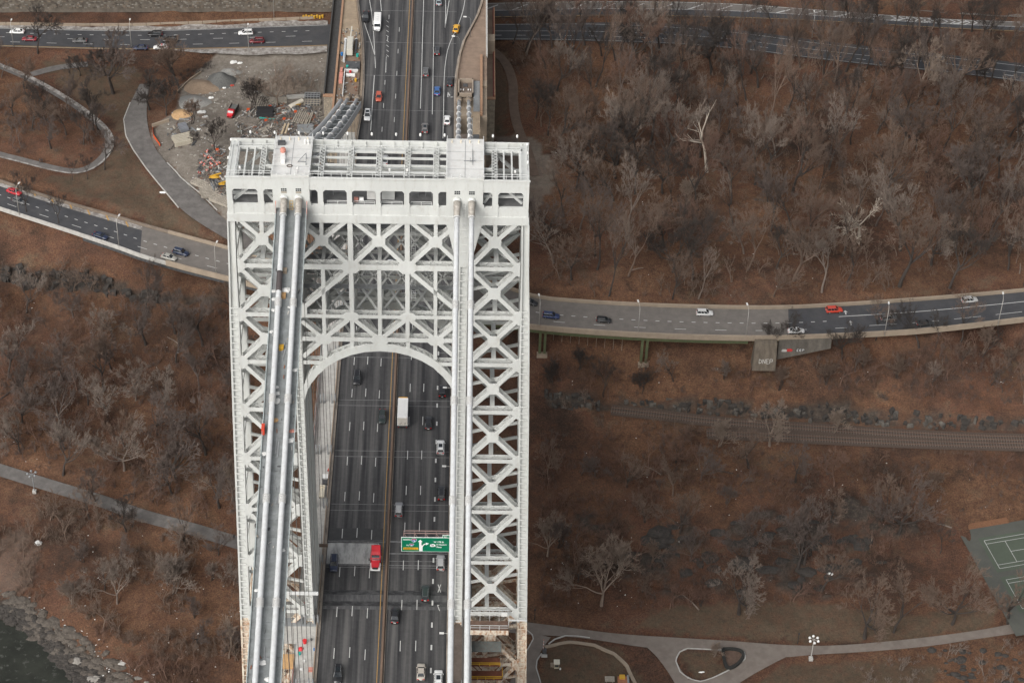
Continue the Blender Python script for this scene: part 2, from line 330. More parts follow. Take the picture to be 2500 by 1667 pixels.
rML = road_px([zL1(-900, -120), zL1(-300, 80), zL1(0, 180), zL1(500, 350), zL1(1000, 490), zL1(1440, 622), zL1(1800, 722), zL1(2180, 822), (640, 632), (760, 655), (900, 668), (1050, 678), (1200, 688), zR4(130, 256), zR4(600, 295), zR4(1150, 325), zR4(1700, 342), zR4(2334, 350), zR5(650, 325), zR5(1500, 268), zR5(2334, 195), zR5(3100, 110), zR5(4000, 0)],
              [zL1(-900, 120), zL1(-300, 320), zL1(0, 420), zL1(600, 612), zL1(1200, 812), zL1(1320, 862), zL1(1750, 985), zL1(2180, 1092), (640, 700), (760, 726), (900, 745), (1050, 762), (1200, 782), zR4(130, 497), zR4(600, 538), zR4(1150, 572), zR4(1700, 592), zR4(2334, 600), zR5(1000, 562), zR5(1500, 530), zR5(2334, 432), zR5(3100, 345), zR5(4000, 235)], ZM, 140, 'clamp')
pLL = path_px([(-120, 1108), zL2(0, 1265), zL2(500, 1420), zL2(1000, 1570), zL3(1200, 60), zL3(1700, 190), zL3(2150, 330), (700, 1360), (830, 1395)], 4.4, 50)
pLoop = path_px([(-90, 130), z4(0, 485), z4(250, 590), z4(500, 735), z4(700, 880), z4(815, 1000), z4(800, 1120), z4(690, 1225), z4(560, 1272), z4(350, 1230), z4(150, 1175), z4(0, 1140), (-90, 350)], 2.7, 60)
pSpur = path_px([(75, 182), (140, 164), (215, 157)], 3.0, 14)
pServ = path_edges([(341, 205), (318, 252), (302, 292), (307, 332), (325, 368), (358, 415), (398, 464), (436, 510), (480, 548), (556, 594), (640, 636), (720, 660)],
                   [(365, 205), (357, 265), (360, 308), (375, 358), (408, 398), (441, 434), (491, 474), (530, 512), (556, 533), (600, 556), (660, 590), (730, 620)], 50)
pMain = path_edges([(1150, 1495), (1276, 1517), (1370, 1528), (1507, 1547), (1644, 1555), (1808, 1565), (1900, 1573), (2024, 1577), (2189, 1563), (2326, 1547), (2436, 1530), (2500, 1514), (2640, 1480)],
                   [(1150, 1530), (1276, 1548), (1378, 1552), (1452, 1560), (1583, 1582), (1671, 1584), (1764, 1588), (1900, 1606), (1983, 1597), (2107, 1591), (2271, 1577), (2408, 1555), (2500, 1543), (2640, 1508)], 60, -60)
pBrL = path_edges([(1304, 1545), (1296, 1574), (1278, 1602), (1255, 1640), (1230, 1700)], [(1345, 1555), (1325, 1580), (1309, 1612), (1308, 1640), (1330, 1700)], 20, -60)
pBrR = path_edges([(1575, 1575), (1602, 1600), (1625, 1630), (1648, 1667), (1680, 1730)], [(1668, 1580), (1649, 1600), (1655, 1625), (1680, 1657), (1740, 1730)], 20, -60)
pBrB = path_edges([(1680, 1650), (1705, 1665), (1740, 1655), (1775, 1640), (1812, 1615), (1822, 1595)], [(1690, 1710), (1730, 1712), (1785, 1680), (1830, 1650), (1885, 1620), (1925, 1600)], 24, -60)
pTrk = path_px([(1185, 112), (1212, 128), (1240, 160), (1254, 205), (1252, 250), (1262, 310), (1290, 370), (1305, 430)], 3.0, 30)
rail1 = path_px([zR4(850, 1240), zR4(1100, 1268), zR4(1300, 1290), zR4(1700, 1340), zR4(2200, 1380), zR5(400, 1398), zR5(800, 1430), zR5(1600, 1480), zR5(2334, 1502), zR5(3200, 1515)], 4.6, 60, -56.0)
rail2 = path_px([zR4(1700, 1452), zR5(0, 1470), zR5(800, 1515), zR5(1700, 1548), zR5(2334, 1562), zR5(3200, 1570)], 4.6, 40, -55.985)
_a = W(*zR7(1978, 300), -58.1); _b = W(*zR7(2118, 548), -58.1); _cc = W(*zR7(2334, 240), -58.1); _ey = (_b-_a)/np.linalg.norm(_b-_a); _ex = (_cc-_a)/np.linalg.norm(_cc-_a)
CARVE.append((np.array([_a+_ex*8+_ey*14, _a+_ex*60+_ey*14]), np.array([20.5, 20.5]), 'fill'))

Gpoly = lambda P: [tuple(groundpt(u, v)[:2]) for u, v in P]
Z_YARD = Gpoly([(560, 125), (640, 118), (800, 116), (800, 340), (700, 420), (590, 500), (560, 560), (500, 490), (440, 432), (400, 395), (372, 350), (380, 300), (430, 270), (440, 215), (490, 165)])
Z_DIRTR = Gpoly([(1240, 330), (1300, 340), (1345, 390), (1355, 440), (1320, 500), (1250, 540), (1200, 500), (1200, 330)])
Z_SAND = Gpoly([(-60, 1340), (60, 1290), (95, 1340), (88, 1400), (60, 1450), (0, 1468), (-60, 1460)])
Z_GRASS = [Gpoly(P) for P in ([(90, 150), (330, 160), (340, 205), (296, 290), (300, 340), (395, 480), (540, 610), (380, 560), (100, 440), (230, 420), (285, 350), (270, 300), (150, 210)],
                              [(1330, 1585), (1380, 1565), (1500, 1580), (1560, 1640), (1590, 1720), (1300, 1720)], [(1655, 1590), (1760, 1592), (1790, 1640), (1700, 1660)],
                              [(1640, 1480), (1900, 1470), (2200, 1500), (2450, 1480), (2430, 1525), (2200, 1560), (2000, 1572), (1700, 1555), (1560, 1520)],
                              [(1900, 1625), (2120, 1610), (2300, 1620), (2250, 1720), (1800, 1720)], [(1190, 120), (1240, 130), (1235, 330), (1200, 330)])]
Z_ROCKC = Gpoly([(1330, 955), (1560, 960), (1900, 985), (2060, 985), (2300, 1005), (2560, 1020), (2560, 1045), (2300, 1035), (1900, 1012), (1560, 1000), (1330, 990)])
Z_ROCKL = Gpoly([(0, 640), (140, 660), (300, 690), (540, 725), (560, 745), (400, 735), (250, 715), (100, 700), (0, 690)])
Z_SHORE = Gpoly([(-80, 1455), (40, 1470), (110, 1510), (150, 1560), (240, 1600), (300, 1667), (340, 1740), (100, 1740), (-80, 1740)])
def rockmask(x, y):
    k = np.clip((fbm(x/7+3, y/5+9, 4)-0.50)*9, 0, 1)
    zone = inpoly(x, y, Z_W4)
    return k*zone
Z_W4 = Gpoly([(1400, 1260), (1700, 1240), (2000, 1200), (2250, 1240), (2230, 1330), (2150, 1440), (1950, 1480), (1700, 1470), (1500, 1440)])
def terr(x, y):
    x = np.asarray(x, float); y = np.asarray(y, float); sh = x.shape; x = x.ravel(); y = y.ravel()
    h = base(x, y)
    amp = 1.0-0.85*inpoly(x, y, Z_YARD)
    h = h+((fbm(x/9, y/9, 4)-0.47)*2.2+(fbm(x/1.7+5, y/1.7, 3)-0.44)*0.45)*amp
    h = h+rockmask(x, y)*1.3
    rc = inpoly(x, y, Z_ROCKC); h = h+rc*(fbm(x/2.5, y/2.5, 3)-0.45)*2.5
    rl = inpoly(x, y, Z_ROCKL); h = h+rl*(fbm(x/3, y/3, 3)-0.6)*4
    for C, hw, mode in CARVE:
        lo = C[:, :2].min(0)-14; hi = C[:, :2].max(0)+14
        idx = np.where((x > lo[0]) & (x < hi[0]) & (y > lo[1]) & (y < hi[1]))[0]
        if len(idx) == 0: continue
        px = x[idx]; py = y[idx]; best = np.full(len(idx), 1e9); bz = np.zeros(len(idx)); bw = np.zeros(len(idx))
        for i in range(len(C)-1):
            a = C[i]; b = C[i+1]; dx, dy = b[0]-a[0], b[1]-a[1]; L2 = dx*dx+dy*dy+1e-9
            t = np.clip(((px-a[0])*dx+(py-a[1])*dy)/L2, 0, 1); d = np.hypot(px-a[0]-t*dx, py-a[1]-t*dy); m = d < best
            best[m] = d[m]; bz[m] = (a[2]+(b[2]-a[2])*t)[m]; bw[m] = hw[i]+(hw[i+1]-hw[i])*t[m]
        e = best-bw
        if mode == 'fill':
            k = np.clip(1-(e-0.8)/4.0, 0, 1); k = k*k*(3-2*k)
            h[idx] = h[idx]*(1-k)+(bz-0.22)*k
        else:
            h[idx] = np.where(e < 2.2, np.minimum(h[idx], bz-0.75+np.clip(e, 0, 2.2)*0.25), h[idx])
    return h.reshape(sh)
_far = [1.6*1.45**k for k in range(1, 19)]
def axis(a, b, st):
    c = list(np.arange(a, b+1e-6, st)); return np.array([a-sum(_far[:k]) for k in range(len(_far), 0, -1)]+c+[b+sum(_far[:k]) for k in range(1, len(_far)+1)])
gx = axis(-185, 250, 1.3); gy = axis(10, 345, 1.3)
GX, GY = np.meshgrid(gx, gy); GZ = terr(GX, GY)
def gz(x, y):                         # height of the ground mesh itself (bilinear on its grid)
    x = np.asarray(x, float); y = np.asarray(y, float)
    i = np.clip(np.searchsorted(gx, x)-1, 0, len(gx)-2); j = np.clip(np.searchsorted(gy, y)-1, 0, len(gy)-2)
    tx = np.clip((x-gx[i])/(gx[i+1]-gx[i]), 0, 1); ty = np.clip((y-gy[j])/(gy[j+1]-gy[j]), 0, 1)
    return (GZ[j, i]*(1-tx)+GZ[j, i+1]*tx)*(1-ty)+(GZ[j+1, i]*(1-tx)+GZ[j+1, i+1]*tx)*ty
def G(u, v): return groundpt(u, v, gz)
nx, ny = len(gx), len(gy)
vs = np.stack([GX.ravel(), GY.ravel(), GZ.ravel()], -1)
ii = (np.arange(ny-1)[:, None]*nx+np.arange(nx-1)[None, :]).ravel()
fs = np.stack([ii, ii+1, ii+nx+1, ii+nx], -1)
me = bpy.data.meshes.new('ground'); me.vertices.add(len(vs)); me.vertices.foreach_set('co', vs.ravel())
me.loops.add(len(fs)*4); me.loops.foreach_set('vertex_index', fs.ravel()); me.polygons.add(len(fs))
me.polygons.foreach_set('loop_start', np.arange(len(fs))*4); me.polygons.foreach_set('loop_total', np.full(len(fs), 4))
me.polygons.foreach_set('use_smooth', np.ones(len(fs), bool)); me.update(); me.validate()
fx, fy = GX.ravel(), GY.ravel(); wob = (fbm(fx/4, fy/4, 3)-0.47)*6
gr = np.zeros(len(fx)); dt = np.zeros(len(fx)); rk = np.zeros(len(fx))
for P in Z_GRASS: gr = np.maximum(gr, inpoly(fx+wob, fy+wob*.7, P))
for P, k_ in ((Z_YARD, 1), (Z_DIRTR, .7), (Z_SAND, .26)): dt = np.maximum(dt, k_*inpoly(fx+wob*.9, fy+wob*.7, P))
rk = np.maximum(rk, rockmask(fx, fy)); rk = np.maximum(rk, inpoly(fx+wob*.3, fy, Z_ROCKC)*np.clip(fbm(fx/3, fy/3)*3-0.6, 0, 1)); rk = np.maximum(rk, inpoly(fx, fy+wob*.2, Z_ROCKL)*0.9)
rk = np.maximum(rk, inpoly(fx+wob*.5, fy+wob*.4, Z_SHORE))
za = np.stack([gr, dt, rk, np.ones(len(fx))], -1).astype(np.float32)
at = me.attributes.new('zone', 'FLOAT_COLOR', 'POINT'); at.data.foreach_set('color', za.ravel())

def ground_material():
    m = bpy.data.materials.new('leaf_litter_ground'); m.use_nodes = True; nt = m.node_tree; N = nt.nodes; L = nt.links; b = N['Principled BSDF']
    b.inputs['Roughness'].default_value = 0.95; b.inputs['Specular IOR Level'].default_value = 0.2
    tc = N.new('ShaderNodeTexCoord')
    def noise(sc, det=8, ro=0.7):
        n = N.new('ShaderNodeTexNoise'); n.inputs['Scale'].default_value = sc; n.inputs['Detail'].default_value = det; n.inputs['Roughness'].default_value = ro; L.new(tc.outputs['Object'], n.inputs[0]); return n.outputs[0]
    def ramp(x, *st):
        r = N.new('ShaderNodeValToRGB'); e = r.color_ramp.elements
        while len(e) < len(st): e.new(0.5)
        for k, (p, c) in enumerate(st): e[k].position = p; e[k].color = (*c, 1) if len(c) == 3 else c
        L.new(x, r.inputs[0]); return r.outputs[0]
    def mix(f, a, c, mode='MIX'):
        x = N.new('ShaderNodeMix'); x.data_type = 'RGBA'; x.blend_type = mode
        if isinstance(f, float): x.inputs['Factor'].default_value = f
        else: L.new(f, x.inputs['Factor'])
        L.new(a, x.inputs['A']); L.new(c, x.inputs['B']); return x.outputs['Result']
    lit = ramp(noise(0.05, 9, 0.72), (0.33, (0.034, 0.025, 0.020)), (0.45, (0.072, 0.042, 0.030)), (0.55, (0.112, 0.058, 0.039)), (0.68, (0.090, 0.068, 0.050)))
    lit = mix(ramp(noise(0.32, 6), (0.5, (0, 0, 0)), (0.72, (0.75, 0.75, 0.75))), lit, ramp(noise(1.5, 3), (0.35, (0.078, 0.036, 0.021)), (0.65, (0.14, 0.064, 0.032))))
    lit2 = ramp(noise(0.5, 7, 0.75), (0.35, (0.082, 0.046, 0.031)), (0.5, (0.135, 0.072, 0.043)), (0.66, (0.165, 0.098, 0.060)))
    lit = mix(ramp(noise(0.021, 5, 0.6), (0.44, (0, 0, 0)), (0.60, (0.85, 0.85, 0.85))), lit, lit2)
    lit = mix(ramp(noise(0.10, 7, 0.7), (0.56, (0, 0, 0)), (0.70, (0.6, 0.6, 0.6))), lit, ramp(noise(1.1, 6), (0.3, (0.085, 0.066, 0.046)), (0.7, (0.155, 0.118, 0.080))))
    lit = mix(ramp(noise(0.065, 8, 0.7), (0.55, (0, 0, 0)), (0.68, (0.8, 0.8, 0.8))), lit, ramp(noise(0.9, 6), (0.3, (0.022, 0.018, 0.015)), (0.7, (0.05, 0.036, 0.028))))
    spk = ramp(noise(2.6, 4, 0.8), (0.33, (0.50, 0.50, 0.50)), (0.5, (0.95, 0.95, 0.95)), (0.64, (1.45, 1.4, 1.32)))
    lit = mix(1.0, lit, spk, 'MULTIPLY')
    gra = mix(ramp(noise(0.35, 8, 0.75), (0.42, (0, 0, 0)), (0.62, (1, 1, 1))), ramp(noise(0.8, 8), (0.35, (0.070, 0.054, 0.038)), (0.65, (0.112, 0.084, 0.058))), ramp(noise(1.2, 6), (0.35, (0.086, 0.054, 0.037)), (0.65, (0.130, 0.080, 0.053))))
    gra = mix(0.45, gra, mix(1.0, gra, spk, 'MULTIPLY'))
    drt = mix(ramp(noise(0.16, 9, 0.75), (0.42, (0, 0, 0)), (0.6, (1, 1, 1))), ramp(noise(1.4, 8, 0.8), (0.3, (0.11, 0.095, 0.08)), (0.7, (0.20, 0.175, 0.15))), ramp(noise(0.9, 8), (0.3, (0.15, 0.13, 0.11)), (0.7, (0.27, 0.245, 0.21))))
    rok = ramp(noise(0.9, 10, 0.78), (0.3, (0.026, 0.022, 0.019)), (0.52, (0.062, 0.051, 0.043)), (0.68, (0.135, 0.108, 0.085)))
    a = N.new('ShaderNodeAttribute'); a.attribute_name = 'zone'; sp = N.new('ShaderNodeSeparateColor'); L.new(a.outputs['Color'], sp.inputs[0])
    c = mix(sp.outputs[0], lit, gra); c = mix(sp.outputs[1], c, drt); c = mix(sp.outputs[2], c, rok)
    L.new(c, b.inputs['Base Color'])
    bp = N.new('ShaderNodeBump'); bp.inputs['Strength'].default_value = 0.9; bp.inputs['Distance'].default_value = 0.35; L.new(noise(1.6, 8, 0.8), bp.inputs['Height']); L.new(bp.outputs[0], b.inputs['Normal'])
    return m
m_ground = ground_material(); me.materials.append(m_ground)
o = bpy.data.objects.new('ground', me); COL.objects.link(o); props(o, 'brown leaf-strewn hillside and shore park around the bridge', None, None, 'structure')

# river
m_water = M('river_water', (0.026, 0.028, 0.022), 0.25, 0.35, 0.12, c2=(0.16, 0.16, 0.145), amt2=0.55, scale2=0.5, bump=0.9, bscale=0.9, lo=0.56, hi=0.7, spec=0.3)
ob('river', MB().poly([(-3500, -3500, WATER), (3500, -3500, WATER), (3500, 90, WATER), (-3500, 90, WATER)]), m_water, None, 'murky olive-grey river water off the rocky shore', None, None, 'structure')

# ------------------------------------------------------------------ roads and paths
def ribbon(name, r, m, dz=0.0, thick=0.0, a=0.0, b=1.0, i0=0, i1=None, parent=None, label=None, kind='structure'):
    i1 = r.n-1 if i1 is None else i1; mb = MB()
    A = r.L+(r.R-r.L)*a; B = r.L+(r.R-r.L)*b; A = A+np.array([0, 0, dz]); B = B+np.array([0, 0, dz])
    for i in range(i0, i1):
        if thick == 0: mb.poly([A[i], B[i], B[i+1], A[i+1]])
        else: mb.hexa([A[i]-(0, 0, thick), B[i]-(0, 0, thick), B[i+1]-(0, 0, thick), A[i+1]-(0, 0, thick)], [A[i], B[i], B[i+1], A[i+1]])
    return ob(name, mb, m, parent, label, None, None, kind if parent is None else None)
_unit = MB().poly([(-.5, -.5, 0), (.5, -.5, 0), (.5, .5, 0), (-.5, .5, 0)]).mesh('paint_dash'); _unit.materials.append(m_mark)
_unity = _unit.copy(); _unity.materials.clear(); _unity.materials.append(m_marky)
def dash(parent, p, q, w, me=None, z=None, name='lane_dash'):
    p = np.asarray(p, float); q = np.asarray(q, float); d = q-p; L = math.hypot(d[0], d[1])
    return piece(name, me or _unit, parent, ((p[0]+q[0])/2, (p[1]+q[1])/2, (p[2]+q[2])/2 if z is None else z), (0, 0, math.atan2(d[1], d[0])-math.pi/2), (w, L, 1))
def dashline(parent, r, a, on, off, w, i0=0, i1=None, dz=0.02, ph=0.0, name='lane_dash'):
    P = (r.L+(r.R-r.L)*a)[i0:i1]; d = np.concatenate([[0], np.cumsum(np.linalg.norm(np.diff(P[:, :2], axis=0), axis=1))])
    s = ph
    f = lambda t: [np.interp(t, d, P[:, k]) for k in range(3)]
    while s+on < d[-1]:
        dash(parent, np.array(f(s))+(0, 0, dz), np.array(f(s+on))+(0, 0, dz), w, name=name); s += on+off
def solid(parent, r, a, w, m, i0=0, i1=None, dz=0.02, name='edge_line'):
    i1 = r.n-1 if i1 is None else i1; mb = MB()
    for i in range(i0, i1):
        n = (r.R[i]-r.L[i]); n = n/np.linalg.norm(n); p = r.L[i]+(r.R[i]-r.L[i])*a+np.array([0, 0, dz]); n2 = r.R[i+1]-r.L[i+1]; n2 = n2/np.linalg.norm(n2); q = r.L[i+1]+(r.R[i+1]-r.L[i+1])*a+np.array([0, 0, dz])
        mb.poly([p-n*w/2, p+n*w/2, q+n2*w/2, q-n2*w/2])
    return ob(name, mb, m, parent)
def idx_u(r, u, edge='C'):           # index of the station nearest a photograph column
    P = r.C; d = P-CAM; uu = 1250+FPX*(d@_rt)/(d@_fw); return int(np.argmin(abs(uu-u)))
def wall_along(name, pts, h, w, m, parent=None, z0=-0.3, **k):
    mb = MB(); pts = [np.asarray(p, float) for p in pts]; P = np.array(pts); T = np.gradient(P[:, :2], axis=0); T /= np.linalg.norm(T, axis=1)[:, None]
    N = np.stack([-T[:, 1], T[:, 0], 0*T[:, 0]], -1)*w/2
    for i in range(len(P)-1):
        a, b = P[i], P[i+1]; mb.hexa([a-N[i]+(0, 0, z0), b-N[i+1]+(0, 0, z0), b+N[i+1]+(0, 0, z0), a+N[i]+(0, 0, z0)], [a-N[i]+(0, 0, h), b-N[i+1]+(0, 0, h), b+N[i+1]+(0, 0, h), a+N[i]+(0, 0, h)])
    return ob(name, mb, m, parent, **k)

# upper parkway (left part, and the lower carriageway on the right)
road_t = ribbon('parkway_road', rTL, m_asph2, 0, label='dark four-lane parkway along the top of the picture, passing behind the bridge')
j = idx_u(rTL, 800); k0 = idx_u(rTL, 1190)
dashline(road_t, rTL, 0.27, 1.2, 2.7, 0.22, 2, j); dashline(road_t, rTL, 0.50, 3.2, 8.6, 0.18, 2, j); dashline(road_t, rTL, 0.76, 3.2, 8.6, 0.18, 2, j, ph=5)
solid(road_t, rTL, 0.03, 0.2, m_mark, 0, j); solid(road_t, rTL, 0.965, 0.18, m_marky, 0, j)
solid(road_t, rTL, 0.16, 0.16, m_mark, k0); solid(road_t, rTL, 0.52, 0.16, m_mark, k0); dashline(road_t, rTL, 0.75, 3.0, 5.0, 0.2, k0); solid(road_t, rTL, 0.95, 0.14, m_mark, k0)
road_u = ribbon('ramp_road', rTU, m_concroad, 0, label='upper ramp road with white hatching at the top right')
ribbon('asphalt_lane', rTU, m_asph2, 0.012, a=0.52, b=1.0, parent=road_u)
solid(road_u, rTU, 0.52, 0.2, m_mark, 0, None, 0.025); solid(road_u, rTU, 0.96, 0.2, m_marky, 0, None, 0.025); solid(road_u, rTU, 0.03, 0.2, m_mark, 0, None, 0.025)
for i in range(3, rTU.n-12, 2):
    p = rTU.L[i]+(rTU.R[i]-rTU.L[i])*0.5; q = rTU.L[i+1]+(rTU.R[i+1]-rTU.L[i+1])*0.14; dash(road_u, p+(0, 0, .03), q+(0, 0, .03), 0.5, name='hatch_bar')
for i in range(idx_u(rTU, 2200), idx_u(rTU, 2400)):
    for t in (0, 0.5):
        c = rTU.L[i]*(1-t)+rTU.L[i+1]*t; c2 = rTU.R[i]*(1-t)+rTU.R[i+1]*t; m0 = c+(c2-c)*0.28; dash(road_u, c+(c2-c)*0.05+(-1.2, 0, .03), m0+(0.6, 0, .03), 0.35, name='hatch_bar'); dash(road_u, c+(c2-c)*0.5+(-1.2, 0, .03), m0+(0.6, 0, .03), 0.35, name='hatch_bar')
rR2 = Rd(); rR2.L = smooth([W(u, v, ZT+.9) for u, v in [(2070, 0), (2150, 12), (2215, 24), (2300, 32), (2420, 40), (2560, 45)]], 20); rR2.R = smooth([W(u, v, ZT+.9) for u, v in [(2130, -4), (2190, 6), (2240, 12), (2320, 18), (2430, 24), (2560, 30)]], 20); rR2.n = 20
ribbon('merging_ramp', rR2, m_concroad, 0, label='short grey ramp merging at the top right corner')
# gravel shoulders of the upper parkway
def verge(name, r, a0, a1, m, i0, i1, label, dz=0.0):
    mb = MB()
    for i in range(i0, i1):
        d0 = r.R[i]-r.L[i]; d1 = r.R[i+1]-r.L[i+1]; w0 = np.linalg.norm(d0); w1 = np.linalg.norm(d1)
        A = r.L[i]+d0*(a0(i)); B = r.L[i]+d0*(a1(i)); C = r.L[i+1]+d1*(a1(i+1)); D = r.L[i+1]+d1*(a0(i+1))
        mb.poly([p+(0, 0, dz) for p in (A, B, C, D)])
    return ob(name, mb, m, None, label, None, None, 'structure')
wv = lambda i, s: 0.03*math.sin(i*1.7+s)+0.02*math.sin(i*0.6+s*2)
verge('gravel_shoulder', rTL, lambda i: -0.10-0.16*min(1, i/20)+wv(i, 1), lambda i: 0.0, m_dirtw, 0, j, 'pale gritty shoulder above the dark parkway at top left', -0.015)
j2 = idx_u(rTL, 420)
verge('gravel_verge', rTL, lambda i: 1.0, lambda i: 1.08+0.22*min(1, max(0, i-j2)/4)+wv(i, 2), m_dirtw, j2, j, 'pale gritty verge below the dark parkway at top left', -0.015)
solid(road_t, rTL, 1.0, 0.35, m_conc2, 0, j, 0.03, 'kerb')
mw = thing('concrete_barrier', 'low tan concrete barrier in sections along the upper parkway shoulder', 'barrier', tuple(rTL.L[3]))
jb = idx_u(rTL, 760)
for i in range(1, jb):
    p = rTL.L[i]-(rTL.R[i]-rTL.L[i])*(0.12+0.16*min(1, i/20)); q = rTL.L[i+1]-(rTL.R[i+1]-rTL.L[i+1])*(0.12+0.16*min(1, (i+1)/20)); d = (q-p)*0.02
    zb_ = np.mean([max(float(gz(*((rTL.L[k_]-(rTL.R[k_]-rTL.L[k_])*.2)[:2]))), ZT-.1) for k_ in range(max(0, i-5), i+6)])-ZT; ob('barrier_section', MB().beam(p+d+(0, 0, .35+zb_), q-d+(0, 0, .35+zb_), 0.6, 0.9), m_conc2, mw)
# middle parkway
road_m = ribbon('viaduct_road', rML, m_concroad, 0, 0.7, label='middle parkway crossing the picture behind the tower on a viaduct')
jl = idx_u(rML, zL1(1370, 0)[0]); jr = idx_u(rML, zR5(245, 0)[0])
ribbon('asphalt_surface', rML, m_asph2, 0.012, i0=0, i1=jl, parent=road_m); ribbon('asphalt_surface', rML, m_asph2, 0.012, i0=jr, parent=road_m)
dashline(road_m, rML, 0.50, 1.1, 2.3, 0.24, 0, jr+5, 0.03); solid(road_m, rML, 0.36, 0.24, m_mark, jr+5, None, 0.03)
dashline(road_m, rML, 0.76, 3.2, 8.2, 0.18, 0, jr+8, 0.03, 3.0); dashline(road_m, rML, 0.73, 8, 4.5, 0.16, jr+8, None, 0.03)
for (x, y) in ((745, 375), (790, 467)):
    p = W(*zR5(x, y), ZM+.03); ob('turn_arrow', MB().poly([p+(0, 1.0, 0), p+(-.65, .1, 0), p+(-.18, .2, 0), p+(-.18, -.9, 0), p+(.18, -.9, 0), p+(.18, .2, 0), p+(.65, .1, 0)]), m_mark, road_m)
m_brown = M('brown_stone_wall', (.175, .14, .11), .9, .2, .6)
par_u = thing('parapet_wall', 'tan concrete parapet along the uphill side of the middle parkway', 'wall', tuple(rML.L[60])); par_d = thing('parapet_wall', 'tan concrete parapet along the downhill side of the middle parkway', 'wall', tuple(rML.R[60]))
for i in range(0, rML.n-1, 4):
    e = min(i+4, rML.n-1)
    lf = i < jl; wall_along('wall_section', rML.L[i:e+1]+(rML.L-rML.R)[i:e+1]*0.035, 0.8 if lf else .95, 0.5, m_brown if lf else m_conc2, par_u, -0.8); wall_along('wall_section', rML.R[i:e+1]+(rML.R-rML.L)[i:e+1]*0.02, .5 if lf else 0.85, .3 if lf else 0.5, m_conc if lf else m_conc2, par_d, -0.9)
jg0, jg1 = idx_u(rML, 330), idx_u(rML, 555); jg2, jg3 = idx_u(rML, 1290), idx_u(rML, 1845)
for nm, a, b, lab in (('viaduct_girder', jg0-6, jg1+6, 'dark underside girder of the middle parkway left of the tower'), ('viaduct_girder', jg2-8, jg3, 'green steel girder and columns under the middle parkway right of the tower')):
    t = thing(nm, lab, 'girder', tuple(rML.R[(a+b)//2]+(0, 0, -9)))
    wall_along('edge_girder', rML.R[a:b]+(rML.L-rML.R)[a:b]*0.02, -0.75, 0.3, m_green if a > 60 else m_dgrey, t, -2.4)
    wall_along('inner_girder', rML.R[a:b]+(rML.L-rML.R)[a:b]*0.45, -0.75, 0.3, m_green, t, -2.4)
    for i in range(a, b):
        p = rML.R[i]; q = rML.R[i+1]; n = (rML.R[i]-rML.L[i]); n /= np.linalg.norm(n)
        for t_ in (0, .5): ob('web_stiffener', MB().beam(p*(1-t_)+q*t_-n*.1+(0, 0, -.8), p*(1-t_)+q*t_-n*.1+(0, 0, -2.3), .12, .3, up=n), m_green if a > 60 else m_dgrey, t)
for u, lab in ((1315, 'green twin steel column under the viaduct, nearest the tower'), (1578, 'green twin steel column under the viaduct, farther from the tower')):
    i = idx_u(rML, u); p = rML.R[i]+(rML.L[i]-rML.R[i])*0.05; zg = float(gz(p[0], p[1]-1)); t = thing('viaduct_column', lab, 'column', (p[0], p[1], zg))
    for dx in (-.7, .7): ob('shaft', MB().box(p[0]+dx-.35, p[0]+dx+.35, p[1]-.5, p[1]+.5, zg-.5, ZM-2.4), m_green, t)
    ob('footing', MB().box(p[0]-1.5, p[0]+1.5, p[1]-1.2, p[1]+1.2, zg-1.5, zg+.9), m_conc2, t)
# concrete pier with graffiti right of the viaduct
i = idx_u(rML, 1870); p = W(*zR4(2220, 605), ZM); zg = -43.4
t = thing('abutment_pier', 'olive concrete abutment with white letters below the middle parkway', 'abutment', (p[0], p[1], zg))
ob('concrete_block', MB().hexa([(p[0]-3.4, p[1]-4.2, zg-1), (p[0]+3.2, p[1]-4.2, zg-1), (p[0]+3.2, p[1]-.2, zg-1), (p[0]-3.4, p[1]-.2, zg-1)], [(p[0]-3.0, p[1]-2.0, ZM-.1), (p[0]+3.2, p[1]-2.0, ZM-.1), (p[0]+3.2, p[1]-.2, ZM-.1), (p[0]-3.0, p[1]-.2, ZM-.1)]), M('olive_concrete', (0.115, 0.095, 0.073), .9, .35, .5, stretch=(2, 2, .4)), t)
LET = {'B': [(0, 0, 0, 1), (0, 1, .5, 1), (.5, 1, .5, .5), (0, .5, .5, .5), (.5, .5, .5, 0), (0, 0, .5, 0)], 'N': [(0, 0, 0, 1), (0, 1, .5, 0), (.5, 0, .5, 1)], 'I': [(.25, 0, .25, 1)], 'E': [(0, 0, 0, 1), (0, 1, .5, 1), (0, .5, .4, .5), (0, 0, .5, 0)], 'C': [(0, 0, 0, 1), (0, 1, .5, 1), (0, 0, .5, 0)], 'P': [(0, 0, 0, 1), (0, 1, .5, 1), (.5, 1, .5, .5), (0, .5, .5, .5)], 'D': [(0, 0, 0, 1), (0, 1, .5, .7), (.5, .7, .5, .3), (.5, .3, 0, 0)]}
mb = MB(); fz = lambda z: p[1]-2.0-(ZM-.1-z)/(ZM-.1-zg+1)*2.2-.03
for k, ch in enumerate('DNEP'):
    for a, b, c, d in LET[ch]:
        x0 = p[0]-1.55+k*1.0; z0 = zg+1.2; A = (x0+a*1.4, fz(z0+b*1.3), z0+b*1.3); B = (x0+c*1.4, fz(z0+d*1.3), z0+d*1.3); mb.beam(A, B, .16, .03, up=(0, -1, .3))
ob('painted_letters', mb, m_conc, t)
ribbon('salted_shoulder', rML, m_dirtw, 0.02, a=0.0, b=0.15, i0=0, i1=jl, parent=road_m)
for x, y in ((160, 222), (330, 285), (500, 347), (678, 406), (850, 463), (1030, 518), (1217, 578)):
    dash(road_m, W(*zL1(x+10, y+24), ZM+.04), W(*zL1(x-12, y-24), ZM+.04), .45, _unity, name='hatch_bar')
